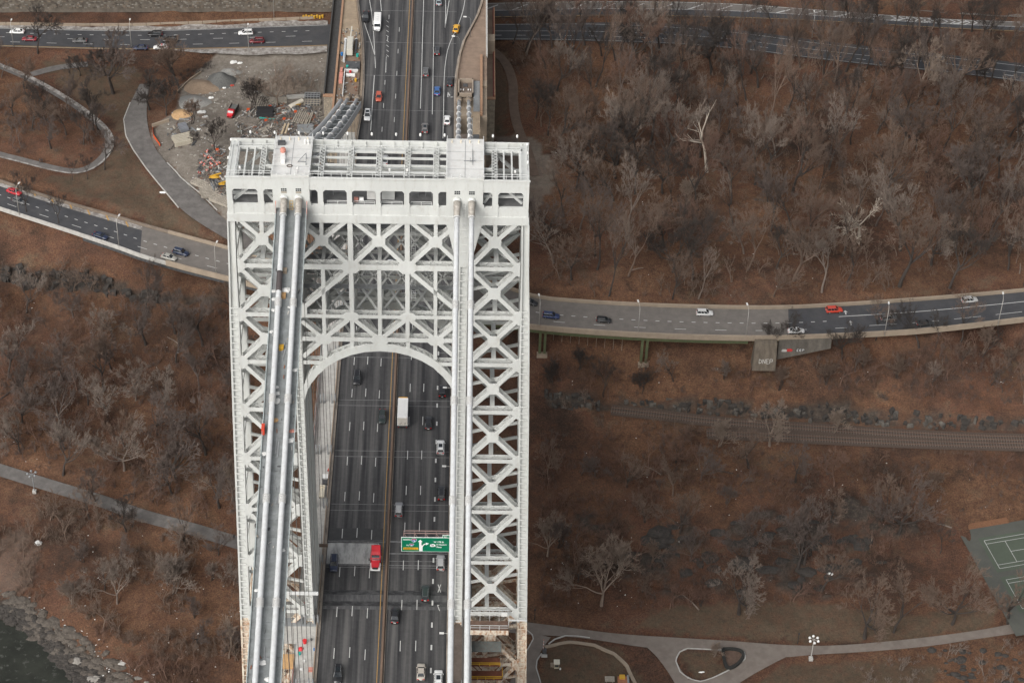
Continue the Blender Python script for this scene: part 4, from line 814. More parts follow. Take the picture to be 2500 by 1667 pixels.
# portal
arch_in = [(0, 76.4), (2.9, 76.15), (5.65, 75.35), (8.2, 74.05), (10.5, 72.35), (12.5, 70.0), (13.8, 67.9), (14.7, 65.9), (15.25, 63.6)]
arch_out = [(0, 78.25), (3.0, 78.0), (6.0, 77.15), (8.9, 75.7), (11.4, 73.7), (13.4, 71.3), (14.7, 69.3), (15.28, 67.5), (15.30, 66.5)]
for s in (-1, 1):
    d = -1 if s < 0 else 1
    # chords
    member('portal_chord', s, (-15.3, 96.75), (15.3, 96.75), 1.2); member('portal_strut', s, (-15.3, 84.85), (15.3, 84.85), .82); member('portal_strut', s, (-15.3, 79.15), (15.3, 79.15), 1.0)
    for x in (-10.8, 0, 10.8):
        for ex in (-5.4, 5.4):
            tx = x+ex; cl = max(-15.2, min(15.2, tx)); f = (cl-x)/ex
            member('portal_diagonal', s, (x, 103.0), (cl, 103.0-6.1*f), .84, cut=(1.0, .9 if f > .95 else 0)); member('portal_diagonal', s, (x, 103.0), (cl, 103.0+5.2*f), .84, cut=(1.0, 0))
        gusset(s, x, 103.0, 1.25, 1.25); member('portal_vertical', s, (x, 103), (x, 107.6), .72, lace=False, cut=(1.1, 0))
    for x in (-5.4, 5.4):
        member('portal_vertical', s, (x, 97.3), (x, 107.5), .95, lace=False); gusset(s, x, 96.9, 1.75, 1.5)
        sg = 1 if x > 0 else -1
        member('portal_diagonal', s, (x, 96.4), (sg*15.2, 86.4), .9, cut=(1.3, 0)); gusset(s, x*1.03, 84.85, 1.5, 1.0)
        P, e = plate(s, [(sg*15.3, 84.2), (sg*14.1, 85.3), (sg*14.1, 87.2), (sg*15.3, 88.6)], 86, .06, .2); ob('gusset_plate', MB().prism(P, e), m_white, TW)
        member('portal_vertical', s, (x, 85.2), (x, 96.2), .85, lace=False); member('portal_vertical', s, (x, 79.5), (x, 84.5), .75, lace=False); member('portal_vertical', s, (x*1.02, 76.2), (x*1.02, 78.8), .75, lace=False)
        member('portal_diagonal', s, (x*1.02, 84.6), (0, 79.2), .9, cut=(1.0, 1.0)); member('portal_diagonal', s, (x*1.02, 84.6), (sg*11.05, 79.2), .9, cut=(1.0, 1.0)); member('portal_diagonal', s, (sg*15.2, 83.5), (sg*11.05, 79.2), .85, cut=(0, 1.0))
        gusset(s, sg*11.05, 79.15, 1.6, 1.2); member('portal_diagonal', s, (sg*11.05, 79), (sg*15.2, 74.6), .9, cut=(1.2, 0)); member('portal_vertical', s, (sg*10.8, 85.3), (sg*10.8, 96.2), .7, lace=False); member('portal_vertical', s, (sg*10.9, 79.5), (sg*10.9, 84.4), .65, lace=False); member('portal_vertical', s, (sg*10.85, 74.3), (sg*10.85, 78.4), .75, lace=False)
        member('portal_strut', s, (sg*11.6, 73.2), (sg*15.2, 73.2), .85)
    member('portal_vertical', s, (0, 85.2), (0, 96.3), .75, lace=False); member('portal_vertical', s, (0, 79.7), (0, 84.5), .7, lace=False); gusset(s, 0, 79.1, 1.55, 1.25)
    # arch rib
    for o_, nm in ((.08, 'arch_rib'), (-1.15, 'arch_rib')):
        mb = MB(); I = [(-x, z) for x, z in arch_in[::-1]]+arch_in[1:]; O = [(-x, z) for x, z in arch_out[::-1]]+arch_out[1:]
        for i in range(len(I)-1):
            P, e = plate(s, [I[i], I[i+1], O[i+1], O[i]], 70, o_, .2); mb.prism(P, e)
        ob(nm, mb, m_white, TW)
    mb = MB()
    for i in range(len(I)-1): mb.poly([(I[i][0], yf(s, I[i][1])+d*.06, I[i][1]), (I[i+1][0], yf(s, I[i+1][1])+d*.06, I[i+1][1]), (I[i+1][0], yf(s, I[i+1][1])-d*1.3, I[i+1][1]), (I[i][0], yf(s, I[i][1])-d*1.3, I[i][1])])
    ob('arch_soffit', mb, m_white, TW)
    lb = MB(); n = 44; xs = np.linspace(-14, 14, n+1); OX = [p[0] for p in O]; OZ = [p[1] for p in O]
    for k in range(n):
        a, b = xs[k], xs[k+1]; za, zb = np.interp(a, OX, OZ), np.interp(b, OX, OZ); oA, oB = (-1.1, -.05) if k % 2 else (-.05, -1.1)
        lb.beam((a, yf(s, za)+d*oA, za-.05), (b, yf(s, zb)+d*oB, zb-.05), .13, .05)
    ob('arch_lacing', lb, m_white, TW, kind='stuff')
# portal struts between the two faces, and a middle truss seen through the openings
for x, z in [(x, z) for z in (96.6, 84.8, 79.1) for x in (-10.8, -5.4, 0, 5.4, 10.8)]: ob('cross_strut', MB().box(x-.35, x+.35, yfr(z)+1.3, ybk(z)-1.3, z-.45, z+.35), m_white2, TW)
for z in (96.4, 84.6, 79.0):
    mb = MB()
    for x in np.arange(-16.2, 16, 5.4): mb.beam((x, yfr(z)+1.4, z-.1), (x+5.4, ybk(z)-1.4, z-.1), .4, .3); mb.beam((x, ybk(z)-1.4, z-.12), (x+5.4, yfr(z)+1.4, z-.12), .4, .3)
    ob('plan_bracing', mb, m_white2, TW)
for z, h in ((91.5, .7), (100, .6)):
    mb = MB(); mb.box(-15.2, 15.2, .3, .8, z-h, z+h*.2)
    for x in np.arange(-13.5, 13.6, 2.7): mb.beam((x, .55, z), (x+2.7, .55, z-4.5), .3, .35); mb.beam((x+2.7, .55, z), (x, .55, z-4.5), .3, .35)
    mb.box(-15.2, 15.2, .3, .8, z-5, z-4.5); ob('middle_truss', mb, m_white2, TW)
# maintenance walkways inside
for z, y in ((92.2, 2.8), (99.6, 3.0), (89.0, -2.5)):
    mb = MB(); mb.box(-15, 15, y-.6, y+.6, z-.08, z)
    for x in np.arange(-15, 15.1, 2.5): mb.beam((x, y-.6, z), (x, y-.6, z+1.1), .06, .06)
    mb.beam((-15, y-.6, z+1.1), (15, y-.6, z+1.1), .06, .06); mb.beam((-15, y-.6, z+.55), (15, y-.6, z+.55), .05, .05); ob('inner_walkway', mb, m_grey, TW)
mb = MB()
for z in np.arange(86, 107, .55): mb.box(6.1, 6.8, -2.05, -1.95, z, z+.06)
mb.box(6.0, 6.1, -2.1, -1.9, 85, 107.5); mb.box(6.8, 6.9, -2.1, -1.9, 85, 107.5); ob('ladder', mb, m_rail, TW)
# ledge girder and frieze storey
for s in (-1, 1):
    d = -1 if s < 0 else 1; y = yf(s, 109)
    ob('ledge_girder', MB().box(-28.35, 28.35, min(y+d*.30, y-d*1.4), max(y+d*.30, y-d*1.4), 107.3, 109.15), m_white, TW)
    y0, y1 = sorted((y+d*.12, y-d*.5))
    ob('frieze_band', MB().box(-28.2, 28.2, y0, y1, 114.72, 117.35 if s < 0 else 116.0), m_white, TW); ob('frieze_base', MB().box(-28.2, 28.2, y0, y1, 109.17, 111.2), m_white, TW)
    ed = [-28.2, -27.15, -22.45, -21.35, -12.6, -11.25, -10.25, -5.85, -4.85, -.45]
    op = [(-27.15, -22.45), (-21.35, -19.7), (-12.65, -11.25), (-10.25, -5.82), (-4.87, -.43)]; op = op+[(-b, -a) for a, b in op[::-1]]
    prev = -28.2
    for a, b in op+[(28.2, 28.2)]:
        if not (prev < -12.5 < a or prev < 12.5 < a or (abs(prev) in (19.7, 12.65) and abs(a) in (12.65, 19.7))): ob('frieze_post', MB().box(prev, a, y0+.01, y1-.01, 111.22, 114.70), m_white, TW)
        prev = b
    for a, b in op:
        for x, sg in ((a, 1), (b, -1)):
            if abs(x) > 19.6 and abs(x) < 19.8 or abs(abs(x)-12.65) < .01: continue
            ob('corner_chamfer', MB().prism([(x, y0+.02, 114.72), (x+sg*.38, y0+.02, 114.72), (x, y0+.02, 114.25)], (0, y1-y0-.04, 0)), m_white, TW)
        ob('pilaster', MB().box(a-.12, a+.12, min(y+d*.22, y), max(y+d*.22, y), 109.17, 111.9), m_white, TW)
    # gutter lip, back parapet
    if s < 0: ob('roof_lip', MB().box(-28.35, 28.35, min(y+d*.3, y), max(y+d*.3, y), 117.37, 117.62), m_white, TW)
for sx in (-1, 1):
    ob('end_wall_band', MB().box(min(sx*28.2, sx*27.6), max(sx*28.2, sx*27.6), -5.6, 5.9, 114.7, 117.34), m_white, TW); ob('end_wall_base', MB().box(min(sx*28.2, sx*27.6), max(sx*28.2, sx*27.6), -5.6, 5.9, 107.5, 111.2), m_white, TW)
    for y in (-2.0, 2.0): ob('end_post', MB().box(min(sx*28.2, sx*27.6), max(sx*28.2, sx*27.6), y-.4, y+.4, 111.2, 114.7), m_white, TW)
    ob('roof_edge_walk', MB().box(min(sx*28.2, sx*26.6), max(sx*28.2, sx*26.6), -5.8, 6.0, 117.0, 117.2), m_white, TW)
yb = ybk(117)
ob('back_parapet', MB().box(-28.3, 28.3, yb-.15, yb+.1, 116.2, 117.6), m_white, TW); ob('roof_edge_walk', MB().box(-28, 28, yb-1.5, yb-.2, 116.1, 116.25), m_white, TW)
fin = MB().box(-.06, .06, -.3, 0, -1.2, 0).mesh('parapet_fin'); fin.materials.append(m_white)
for x in np.arange(-27, 27.1, 2.7): piece('parapet_fin', fin, TW, (x, yb-.16, 117.5))
ob('machine_floor', MB().box(-27.5, 27.5, -5.4, 4.6, 110.6, 110.8), m_floor, TW); ob('roof_frame', MB().box(-27.5, 27.5, -5.9, -5.3, 116.2, 116.9), m_white, TW)
# diagonal bracing behind the end bays of the frieze
for sx in (-1, 1):
    for y in (-4.2, 4.2):
        mb = MB(); mb.beam((sx*27, y, 111), (sx*22.6, y, 115.5), .7, .5); mb.beam((sx*19.8, y, 111), (sx*22.6, y, 115.5), .7, .5); mb.box(min(sx*27.4, sx*19.8), max(sx*27.4, sx*19.8), y-.25, y+.25, 112.2, 112.6); ob('end_bay_bracing', mb, m_white2, TW)
# roof: laced girders and purlins
for x in (-21.7, -10.7, -5.35, 0, 5.35, 10.7, 21.7):
    mb = MB(); mb.box(x-.52, x-.38, -5.2, yb-1.5, 116.6, 117.3); mb.box(x+.38, x+.52, -5.2, yb-1.5, 116.6, 117.3); g = ob('roof_girder', mb, m_white, TW)
    lb = MB(); ys = np.linspace(-5.2, yb-1.5, 21)
    for k in range(20): sg = 1 if k % 2 else -1; lb.beam((x-sg*.4, ys[k], 117.25), (x+sg*.4, ys[k+1], 117.25), .13, .05)
    ob('lacing', lb, m_white, g, kind='stuff')
for y in (-3.4, -1.2, 1.2, 3.2):
    for a, b in ((-10.2, -5.85), (-4.85, -.5), (.5, 4.85), (5.85, 10.2), (11.2, 12.6), (-12.6, -11.2)): ob('roof_purlin', MB().box(a, b, y-.14, y+.14, 116.7, 117.1), m_white, TW)
for sx in (-1, 1):
    for x in (26.3, 24.8, 23.3): ob('roof_purlin', MB().box(min(sx*x, sx*(x+.3)), max(sx*x, sx*(x+.3)), -5.2, 4.2, 116.7, 117.1), m_white, TW)
    ob('roof_beam', MB().box(min(sx*27.0, sx*20), max(sx*27.0, sx*20), 3.9, 4.4, 116.6, 117.2), m_white, TW); ob('roof_beam', MB().box(min(sx*21.2, sx*19.7), max(sx*21.2, sx*19.7), -2.2, -1.8, 116.6, 117.2), m_white, TW)
def railing(pts, h=1.05, mtl=m_rail, parent=TW, n=None, name='railing', r=.045, mid=True):
    mb = MB(); P = [np.asarray(p, float) for p in pts]
    for a, b in zip(P[:-1], P[1:]):
        L = np.linalg.norm(b-a); k = max(1, int(L/1.8))
        for i in range(k+1): q = a+(b-a)*i/k; mb.beam(q, q+(0, 0, h), r*2, r*2, up=(0, 1, 0))
        mb.beam(a+(0, 0, h), b+(0, 0, h), r*2, r*2)
        if mid: mb.beam(a+(0, 0, h*.5), b+(0, 0, h*.5), r*1.6, r*1.6)
    return ob(name, mb, mtl, parent)
for a, b in ((-27.9, -19.8), (-12.5, 12.5), (19.8, 27.9)):
    railing([(a, -5.9, 117.6), (b, -5.9, 117.6)]); railing([(a, yb-1.5, 116.25), (b, yb-1.5, 116.25)], 1.2)
for sx in (-1, 1): railing([(sx*26.6, -5.7, 117.2), (sx*26.6, 4.6, 117.2)], 1.0)
# saddle houses over the cables
for sx in (-1, 1):
    a, b = (12.75, 19.62) if sx > 0 else (-19.62, -12.75); yf0 = yfr(112)-.28
    body = ob('saddle_house', MB().box(a, b, yf0, yb+.32, 107.0, 117.75), m_white, TW)
    ob('saddle_roof', MB().box(a-.12, b+.12, yf0-.15, yb+.5, 117.77, 117.95), m_roofw, TW)
    for x in np.linspace(a+.9, b-.9, 4): ob('roof_post', MB().box(x-.1, x+.1, yb-.9, yb-.7, 117.95, 118.6), M('ochre_post', (.62, .55, .42), .6, .1, 1), TW); ob('roof_post', MB().box(x-.07, x+.07, yf0+.05, yf0+.2, 117.95, 118.7), m_rail, TW)
    ob('roof_kerb', MB().box(a, b, yf0-.1, yf0+.05, 117.97, 118.2), m_white, TW)
    ob('roof_seam', MB().box((a+b)/2-.04, (a+b)/2+.04, yf0, yb, 117.96, 117.985), m_grey, TW)
    for y in (-3.4, -.6, 2.2): ob('roof_seam', MB().box(a, b, y-.025, y+.025, 117.95, 117.97), m_grey, TW)
    railing([(a, yf0, 117.95), (a, yb, 117.95)], 1.0); railing([(b, yf0, 117.95), (b, yb, 117.95)], 1.0)
    for k, xw in enumerate((sx*16.15-1.36, sx*16.15+1.36)):
        w = ob('window', MB().box(xw-.58, xw+.58, yf0-.03, yf0+.02, 113.95, 115.15), m_white, TW)
        zt = 114.5 if sx < 0 else 114.3
        ob('pane', MB().box(xw-.52, xw+.52, yf0-.05, yf0-.032, zt, 115.1), m_glassd, w); ob('blind', MB().box(xw-.52, xw+.52, yf0-.048, yf0-.032, 113.98, zt-.05), m_blind if sx < 0 else m_white, w)
        for dx in (-.18, .18): ob('mullion', MB().box(xw+dx-.03, xw+dx+.03, yf0-.07, yf0-.052, zt, 115.1), m_white, w)
        ob('mullion', MB().box(xw-.52, xw+.52, yf0-.07, yf0-.053, (zt+115.1)/2-.03, (zt+115.1)/2+.03), m_white, w)
    for xc_ in (sx*14.77, sx*17.53):
        ob('cable_hood', MB().tube([(xc_, yf0+.3, 113.0), (xc_, yf0-.35, 112.75)], [.80, .74], 18), m_white, TW, smooth=True)
        ob('cable_collar', MB().tube([(xc_, yf0-.30, 112.8), (xc_, yf0-1.2, 112.42), (xc_, yf0-3.3, 111.5)], [.66, .66, .58], 16), m_collar, TW, smooth=True)
        ob('collar_ring', MB().tube([(xc_, yf0-3.25, 111.52), (xc_, yf0-3.5, 111.42)],   .66, 16), m_band, TW)
    ob('access_ladder', (lambda mb: (mb.beam((sx*16.15-.28, yf0-.5, 112.6), (sx*16.15-.28, yf0-2.0, 108.4), .06, .06), mb.beam((sx*16.15+.28, yf0-.5, 112.6), (sx*16.15+.28, yf0-2.0, 108.4), .06, .06), [mb.beam((sx*16.15-.28, yf0-.5-1.5*t, 112.6-4.2*t), (sx*16.15+.28, yf0-.5-1.5*t, 112.6-4.2*t), .06, .06) for t in np.linspace(0, 1, 9)], mb)[-1])(MB()), m_yellow if sx < 0 else m_rail, TW)
    # haunch under the house down to the column
    ob('saddle_haunch', MB().hexa([(sx*16.15-1.25, yfr(98)-.25, 97.5), (sx*16.15+1.25, yfr(98)-.25, 97.5), (sx*16.15+1.25, yfr(98)+.6, 97.5), (sx*16.15-1.25, yfr(98)+.6, 97.5)], [(a+.15, yf0+.05, 107), (b-.15, yf0+.05, 107), (b-.15, yf0+1.2, 107), (a+.15, yf0+1.2, 107)]), m_white, TW)
# roof lamps
for x, y, z in [(x, yb+.0, 117.6) for x in np.linspace(-24.5, 26, 12)]+[(s_*27.9, y, 117.6) for s_ in (-1, 1) for y in (-2.5, 0.5, 3.4)]+[(x, -5.6, 117.6) for x in (-25.5, -14.8, 25.5, 5.5, 2.2)]:
    mb = MB().beam((x, y, z-.2), (x, y, z+1.3), .07, .07, up=(0, 1, 0)); l = ob('lamp_post', mb, m_dgrey, TW)
    ob('lamp_globe', MB().tube([(x, y, z+1.1), (x, y, z+1.3), (x, y, z+1.65), (x, y, z+1.85)], [.1, .21, .21, .05], 10), m_tarp, l, smooth=True)
# machinery seen in the frieze openings
ob('equipment_cabinet', MB().box(-2.2, -.6, -3.6, -2.4, 110.8, 113.4), m_roofw, TW); ob('equipment_cabinet', MB().box(.6, 3.0, -3.6, -2.2, 110.8, 114.2), m_white2, TW)
for x in (-4.2, -3.2): ob('machine_drum', MB().tube([(x-.4, -4.4, 111.3), (x+.4, -4.4, 111.3)], .5, 14), m_rustpink if x < -4 else m_tarp, TW)
for a in (-9.6, -4.6, .6, 6.1): railing([(a, -5.2, 110.85), (a+3.9, -5.2, 110.85)], .7)
for a in (-8.6, 6.2, 7.4): railing([(a, -2.6, 110.9), (a+2.6, -2.6, 110.9)], 1.6, m_grey)
# platform round the right leg at deck level and below
plat = thing('leg_platform', 'railed maintenance platform round the right tower leg at deck level', 'platform', (23, -10, 2))
ob('platform_floor', MB().box(18.9, 27.2, -12.2, -9.4, 2.0, 2.25), M('rust_brown_grating', (.12, .075, .055), .9, .3, 1), plat); ob('platform_fascia', MB().box(18.9, 27.2, -12.35, -12.22, .9, 2.2), m_rusty, plat)
railing([(18.9, -12.15, 2.25), (27.2, -12.15, 2.25), (27.2, -9.5, 2.25)], 1.4, m_rail, plat); railing([(18.9, -9.5, 2.25), (27.2, -9.5, 2.25)], 3.4, m_rail, plat); ob('sign_box', MB().box(25.6, 26.9, -9.75, -9.6, 4.0, 5.1), m_tarp, plat)
mb = MB(); mb.box(27.2, 31.2, -10.2, -9.9, 3.0, 3.25); ob('outrigger', mb, m_rail, plat)
pl2 = thing('work_platform', 'rusty work platform with yellow rails low on the right tower leg', 'platform', (22.5, -12, -9))
ob('platform_floor', MB().box(18.8, 25.8, -12.6, -9.6, -4.3, -4.1), M('greenish_tarpaulin', (.12, .14, .135), .8, .25, .8, c2=(.16, .10, .07), amt2=.6), pl2); ob('platform_floor', MB().box(18.8, 25.6, -12.4, -10.0, -9.2, -9.0), M('rust_red_floor', (.16, .06, .035), .9, .3, 1), pl2); ob('platform_floor', MB().box(18.8, 26.2, -13.0, -10.4, -13.0, -12.8), M('rust_red_floor', (.16, .06, .035)), pl2)
railing([(18.8, -12.4, -9.0), (25.6, -12.4, -9.0)], 1.0, m_yellow, pl2, r=.08); railing([(18.8, -13.0, -12.8), (26.2, -13.0, -12.8), (26.2, -10.4, -12.8)], 1.0, m_yellow, pl2, r=.08)
# railing of the deck around the left leg
lp = thing('walkway_railing', 'grey mesh railing round the left tower leg at deck level', 'railing', (-19, -2, 0))
railing([(-22.2, -2.0, .05), (-14.8, -2.0, .05)], 1.3, m_rail, lp); railing([(-22.2, -14.4, .05), (-22.2, -2.0, .05)], 1.2, m_grey, lp)
ob('cross_beam', MB().box(-21.8, -14.0, -9.4, -9.0, 9.6, 10.3), m_rail, TW); ob('bracket_frame', MB().box(-14.9, -13.0, 8.4, 8.9, 6.4, 7.0), M('brown_bracket', (.14, .10, .075), .8, .2, 1), TW)

# ------------------------------------------------------------------ main cables
def zmain(y): d = -(y+6.3); return 112.75-.415*d+.00035*d*d
def zside(y): d = y-6.3; return 112.75-.626*d+.000205*d*d
YA = 196.0
CAB = {}
for sx, side in ((-1, 'left'), (1, 'right')):
    for xx, nm in ((17.53, 'outer'), (14.77, 'inner')):
        X = sx*xx
        t = thing('main_cable', f'thick white {nm} main cable of the {side} pair, running from tower top to anchorage', 'cable', (X, 0, 112))
        pts = [(X, y, zmain(y)) for y in np.linspace(-6.3, -300, 40)]; ob('cable_span', MB().tube(pts, .50, 16), m_cable, t, smooth=True)
        pts = [(X, y, zside(y)) for y in np.linspace(6.3, YA, 24)]; ob('side_span', MB().tube(pts, .48, 14), m_silver, t, smooth=True)
        for k in range(-14, 10):
            y = 27.9+18.29*k
            if abs(y) < 8: continue
            f = zmain if y < 0 else zside; mb = MB()
            for j_ in (range(-2, 3) if y < 0 else range(-1, 2)):
                dy = j_*.32; mb.tube([(X, y+dy-.07, f(y+dy-.07)), (X, y+dy+.07, f(y+dy+.07))], .67, 14)
            mb.tube([(X, y-.75, f(y-.75)), (X, y+.75, f(y+.75))], .54, 14)
            if y < 185: ob('cable_band', mb, m_band, t)
        ob('anchor_socket', MB().tube([(X, YA-1, zside(YA-1)), (X, YA+3, zside(YA+3))], [.75, 1.0], 14), m_conc2, t)
# suspender ropes
cntn = {}
for sx, side in ((-1, 'left'), (1, 'right')):
    for k in range(-9, 9):
        y = 27.9+18.29*k
        if abs(y) < 8: continue
        zt = zmain(y) if y < 0 else zside(y)
        if zt < 4 or y < -150 or y > 190: continue
        if y < 0: cntn[sx] = k
        od = ['first', 'second', 'third', 'fourth', 'fifth', 'sixth', 'seventh', 'eighth', 'ninth', 'tenth', 'eleventh'][(-k-2) if y < 0 else k+1]
        t = thing('suspender_ropes', f'dark suspender ropes under the {side} cables, {od} hanger from the tower on its {"near" if y < 0 else "far"} side', 'ropes', (sx*16.15, y, 0), f'suspender ropes of the {side} cables')
        for xx in (17.53, 14.77):
            for dx in (-.42, .42):
                for dy in (-.32,): ob('rope', MB().tube([(sx*xx+dx, y+dy, zt+.1), (sx*xx+dx, y+dy, 2.6)], .055, 5), m_rope, t)
            mb = MB(); mb.box(sx*xx-.55, sx*xx-.25, y-.5, y-.15, .05, 3.0); mb.box(sx*xx+.25, sx*xx+.55, y-.5, y-.15, .05, 3.0); ob('rope_socket', mb, m_grey, t)
# catwalk under the left pair
cw = thing('cable_catwalk', 'grey work catwalk slung beneath the left pair of main cables', 'catwalk', (-16.15, -20, 100))
ys = np.linspace(-7.2, -200, 66)
for i in range(len(ys)-1):
    a, b = ys[i], ys[i+1]-(-.05); za, zb = zmain(a)-1.25, zmain(b)-1.25
    ob('floor_panel', MB().hexa([(-18.95, b, zb-.1), (-13.35, b, zb-.1), (-13.35, a, za-.1), (-18.95, a, za-.1)], [(-18.95, b, zb), (-13.35, b, zb), (-13.35, a, za), (-18.95, a, za)]), m_cat, cw)
for x in (-19.0, -13.3):
    mb = MB()
    for i in range(len(ys)-1):
        a, b = ys[i], ys[i+1]; mb.hexa([(x-.05, b, zmain(b)-1.3), (x+.05, b, zmain(b)-1.3), (x+.05, a, zmain(a)-1.3), (x-.05, a, zmain(a)-1.3)], [(x-.05, b, zmain(b)-.95), (x+.05, b, zmain(b)-.95), (x+.05, a, zmain(a)-.95), (x-.05, a, zmain(a)-.95)])
    ob('side_screen', mb, m_catside, cw)
    mb = MB().tube([(x, y, zmain(y)-.1) for y in ys], .045, 5)
    for y in np.arange(-10, -195, -3.0): mb.beam((x, y, zmain(y)-1.2), (x, y, zmain(y)-.1), .06, .06, up=(0, 1, 0))
    ob('hand_rope', mb, m_catside, cw)
for x in (-18.97, -13.33):
    for y in (-9, -13): pass
ob('red_hanger', MB().beam((-19.05, -7.0, 112.6), (-19.05, -9.0, 110.0), .12, .35), m_rustpink, cw); ob('red_hanger', MB().beam((-13.25, -7.0, 112.6), (-13.25, -9.0, 110.0), .12, .35), m_rustpink, cw)
# side span catwalk (behind the tower, left pair)
cw2 = thing('side_span_catwalk', 'silver catwalk and side panels along the left cables behind the tower', 'catwalk', (-16.15, 100, 50))
ys2 = np.linspace(8, YA-4, 40); n_ = (0, .53, .85)
for x, w, h in ((-19.2, .7, 1.1), ):
    ob('side_pipe', MB().tube([(x, y, zside(y)-.2) for y in ys2], .6, 10), m_silver, cw2, smooth=True)
mb = MB()
for i in range(len(ys2)-1):
    a, b = ys2[i], ys2[i+1]; mb.hexa([(-13.6, a, zside(a)-2.4), (-13.4, a, zside(a)-2.4), (-13.4, b, zside(b)-2.4), (-13.6, b, zside(b)-2.4)], [(-13.6, a, zside(a)-.3), (-13.4, a, zside(a)-.3), (-13.4, b, zside(b)-.3), (-13.6, b, zside(b)-.3)])
ob('side_panel', mb, m_silver, cw2)
mb = MB()
for i in range(len(ys2)-1):
    a, b = ys2[i], ys2[i+1]; mb.hexa([(-19.0, a, zside(a)-1.6), (-13.7, a, zside(a)-1.6), (-13.7, b, zside(b)-1.6), (-19.0, b, zside(b)-1.6)], [(-19.0, a, zside(a)-1.5), (-13.7, a, zside(a)-1.5), (-13.7, b, zside(b)-1.5), (-19.0, b, zside(b)-1.5)])
ob('floor', mb, m_cat, cw2)
for y in np.arange(20, 190, 14): ob('cross_bar', MB().beam((-19.2, y, zside(y)-.1), (-13.5, y, zside(y)-.1), .12, .12), m_silver, cw2)
# ------------------------------------------------------------------ anchorage and approach
def stones(parent, x0, x1, y, z0, z1, m, bw=1.1, bh=.55, face=-1, axis='x', name='stone_courses', proud=.10):
    mb = MB(); z = z0; r_ = random.Random(int(abs(x0*31+y*7)))
    while z < z1-.1:
        x = x0-r_.random()*bw
        while x < x1:
            w = bw*(.6+.8*r_.random()); a, b = max(x0, x)+.03, min(x1, x+w)-.03; d = proud*(.3+.7*r_.random())
            if b-a > .1:
                if axis == 'x': mb.box(a, b, min(y, y+face*d), max(y, y+face*d), z+.03, min(z1, z+bh)-.03)
                else: mb.box(min(y, y+face*d), max(y, y+face*d), a, b, z+.03, min(z1, z+bh)-.03)
            x += w
        z += bh
    return ob(name, mb, m, parent, kind='stuff')
AN = thing('anchorage', 'tan stone bridge anchorage carrying the approach roadway behind the tower', 'anchorage', (0, 210, -33))
ob('main_block', MB().box(-21.6, 22.9, 191, 420, -36, -.6), m_conc2, AN)
m_plz = M('tan_plaza_slab', (.30, .235, .165), .9, .13, .4, c2=(.19, .14, .10), amt2=.6, scale2=.5)
def plaza(name, side, y0, y1, xo_, m, z=.10):
    E = rB.L if side < 0 else rB.R; ys_ = np.linspace(y0, y1, max(2, int((y1-y0)/4))); mb = MB()
    for a, b in zip(ys_[:-1], ys_[1:]):
        ia = np.interp(a, E[:, 1], E[:, 0])+side*.95; ib = np.interp(b, E[:, 1], E[:, 0])+side*.95
        q = [(ia, a), (xo_, a), (xo_, b), (ib, b)]
        if side < 0: q = [(xo_, a), (ia, a), (ib, b), (xo_, b)]
        mb.hexa([(x, y, -.55) for x, y in q], [(x, y, z) for x, y in q])
    return ob(name, mb, m, AN)
for k, (a, b) in enumerate([(y, y+9.9) for y in range(222, 412, 10)]): plaza('plaza_slab', -1, a, b, -21.6, m_plz if k < 4 else m_conc)
for k, (a, b) in enumerate([(y, y+5.9) for y in range(209, 412, 6)]): plaza('plaza_slab', 1, a, b, 22.9, m_brick)
for sx, X0, X1 in ((-1, -25.6, -21.65), (1, 22.95, 25.5)):
    zt = -8.0
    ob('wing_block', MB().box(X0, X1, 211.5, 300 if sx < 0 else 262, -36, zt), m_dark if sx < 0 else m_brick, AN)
    stones(AN, X0, X1, 211.45, -32, zt-.3, M('anchorage_stone', (.27, .235, .185), .95, .4, .9, c2=(.15, .13, .10), amt2=.5), 1.0, .62)
    ob('coping', MB().box(X0-.15, X1+.1, 211.0, 212.2, zt, zt+.35), m_orangerail, AN)
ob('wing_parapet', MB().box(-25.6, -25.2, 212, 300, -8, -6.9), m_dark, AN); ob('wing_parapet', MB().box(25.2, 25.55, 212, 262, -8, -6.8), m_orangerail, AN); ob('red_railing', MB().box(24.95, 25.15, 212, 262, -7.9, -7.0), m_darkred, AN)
ob('edge_coping', MB().box(-21.9, -21.3, 191, 330, -.5, .75), m_orangerail, AN); ob('edge_coping', MB().box(22.6, 23.1, 222, 420, -.5, .8), m_conc, AN); ob('edge_coping', MB().box(20.9, 21.6, 191, 222, -.5, .9), m_orangerail, AN)
ob('pillar_block', MB().box(22.95, 25.4, 236, 240, -8, -3.2), m_conc2, AN); ob('stair_top', MB().box(21.7, 22.9, 206, 222, -.55, .05), m_conc2, AN)
# right cable chamber
p0 = (14.6, 201.5); ob('chamber_frame', (lambda mb: (mb.box(14.4, 18.9, 200, 200.4, 0, 1.3), mb.box(14.4, 14.8, 200, 208, 0, 1.3), mb.box(18.5, 18.9, 200, 208, 0, 1.3), mb.box(14.4, 18.9, 207.6, 208, 0, 1.3), mb)[-1])(MB()), M('pale_brown_frame', (.28, .23, .18), .9, .15, .6), AN)
ob('chamber_floor', MB().box(14.8, 18.5, 200.4, 207.6, -.55, .02), M('brown_cover', (.13, .10, .08), .9, .2, .8), AN); ob('dark_hatch', MB().box(15.9, 17.2, 205.4, 206.8, .03, .25), m_dgrey, AN)
for x in (15.2, 16.0, 17.4, 18.1): ob('vent', MB().box(x-.15, x+.15, 203.4, 203.8, .02, .4), m_tarp, AN)
ob('grey_roof', MB().box(18.95, 20.8, 192.5, 208.5, -.5, .15), m_grey, AN); ob('tan_strip', MB().box(18.8, 20.85, 150, 192.3, -.5, .1), m_plz, AN); ob('grille', MB().box(18.9, 20.6, 172, 180, .1, .6), m_dgrey, AN)
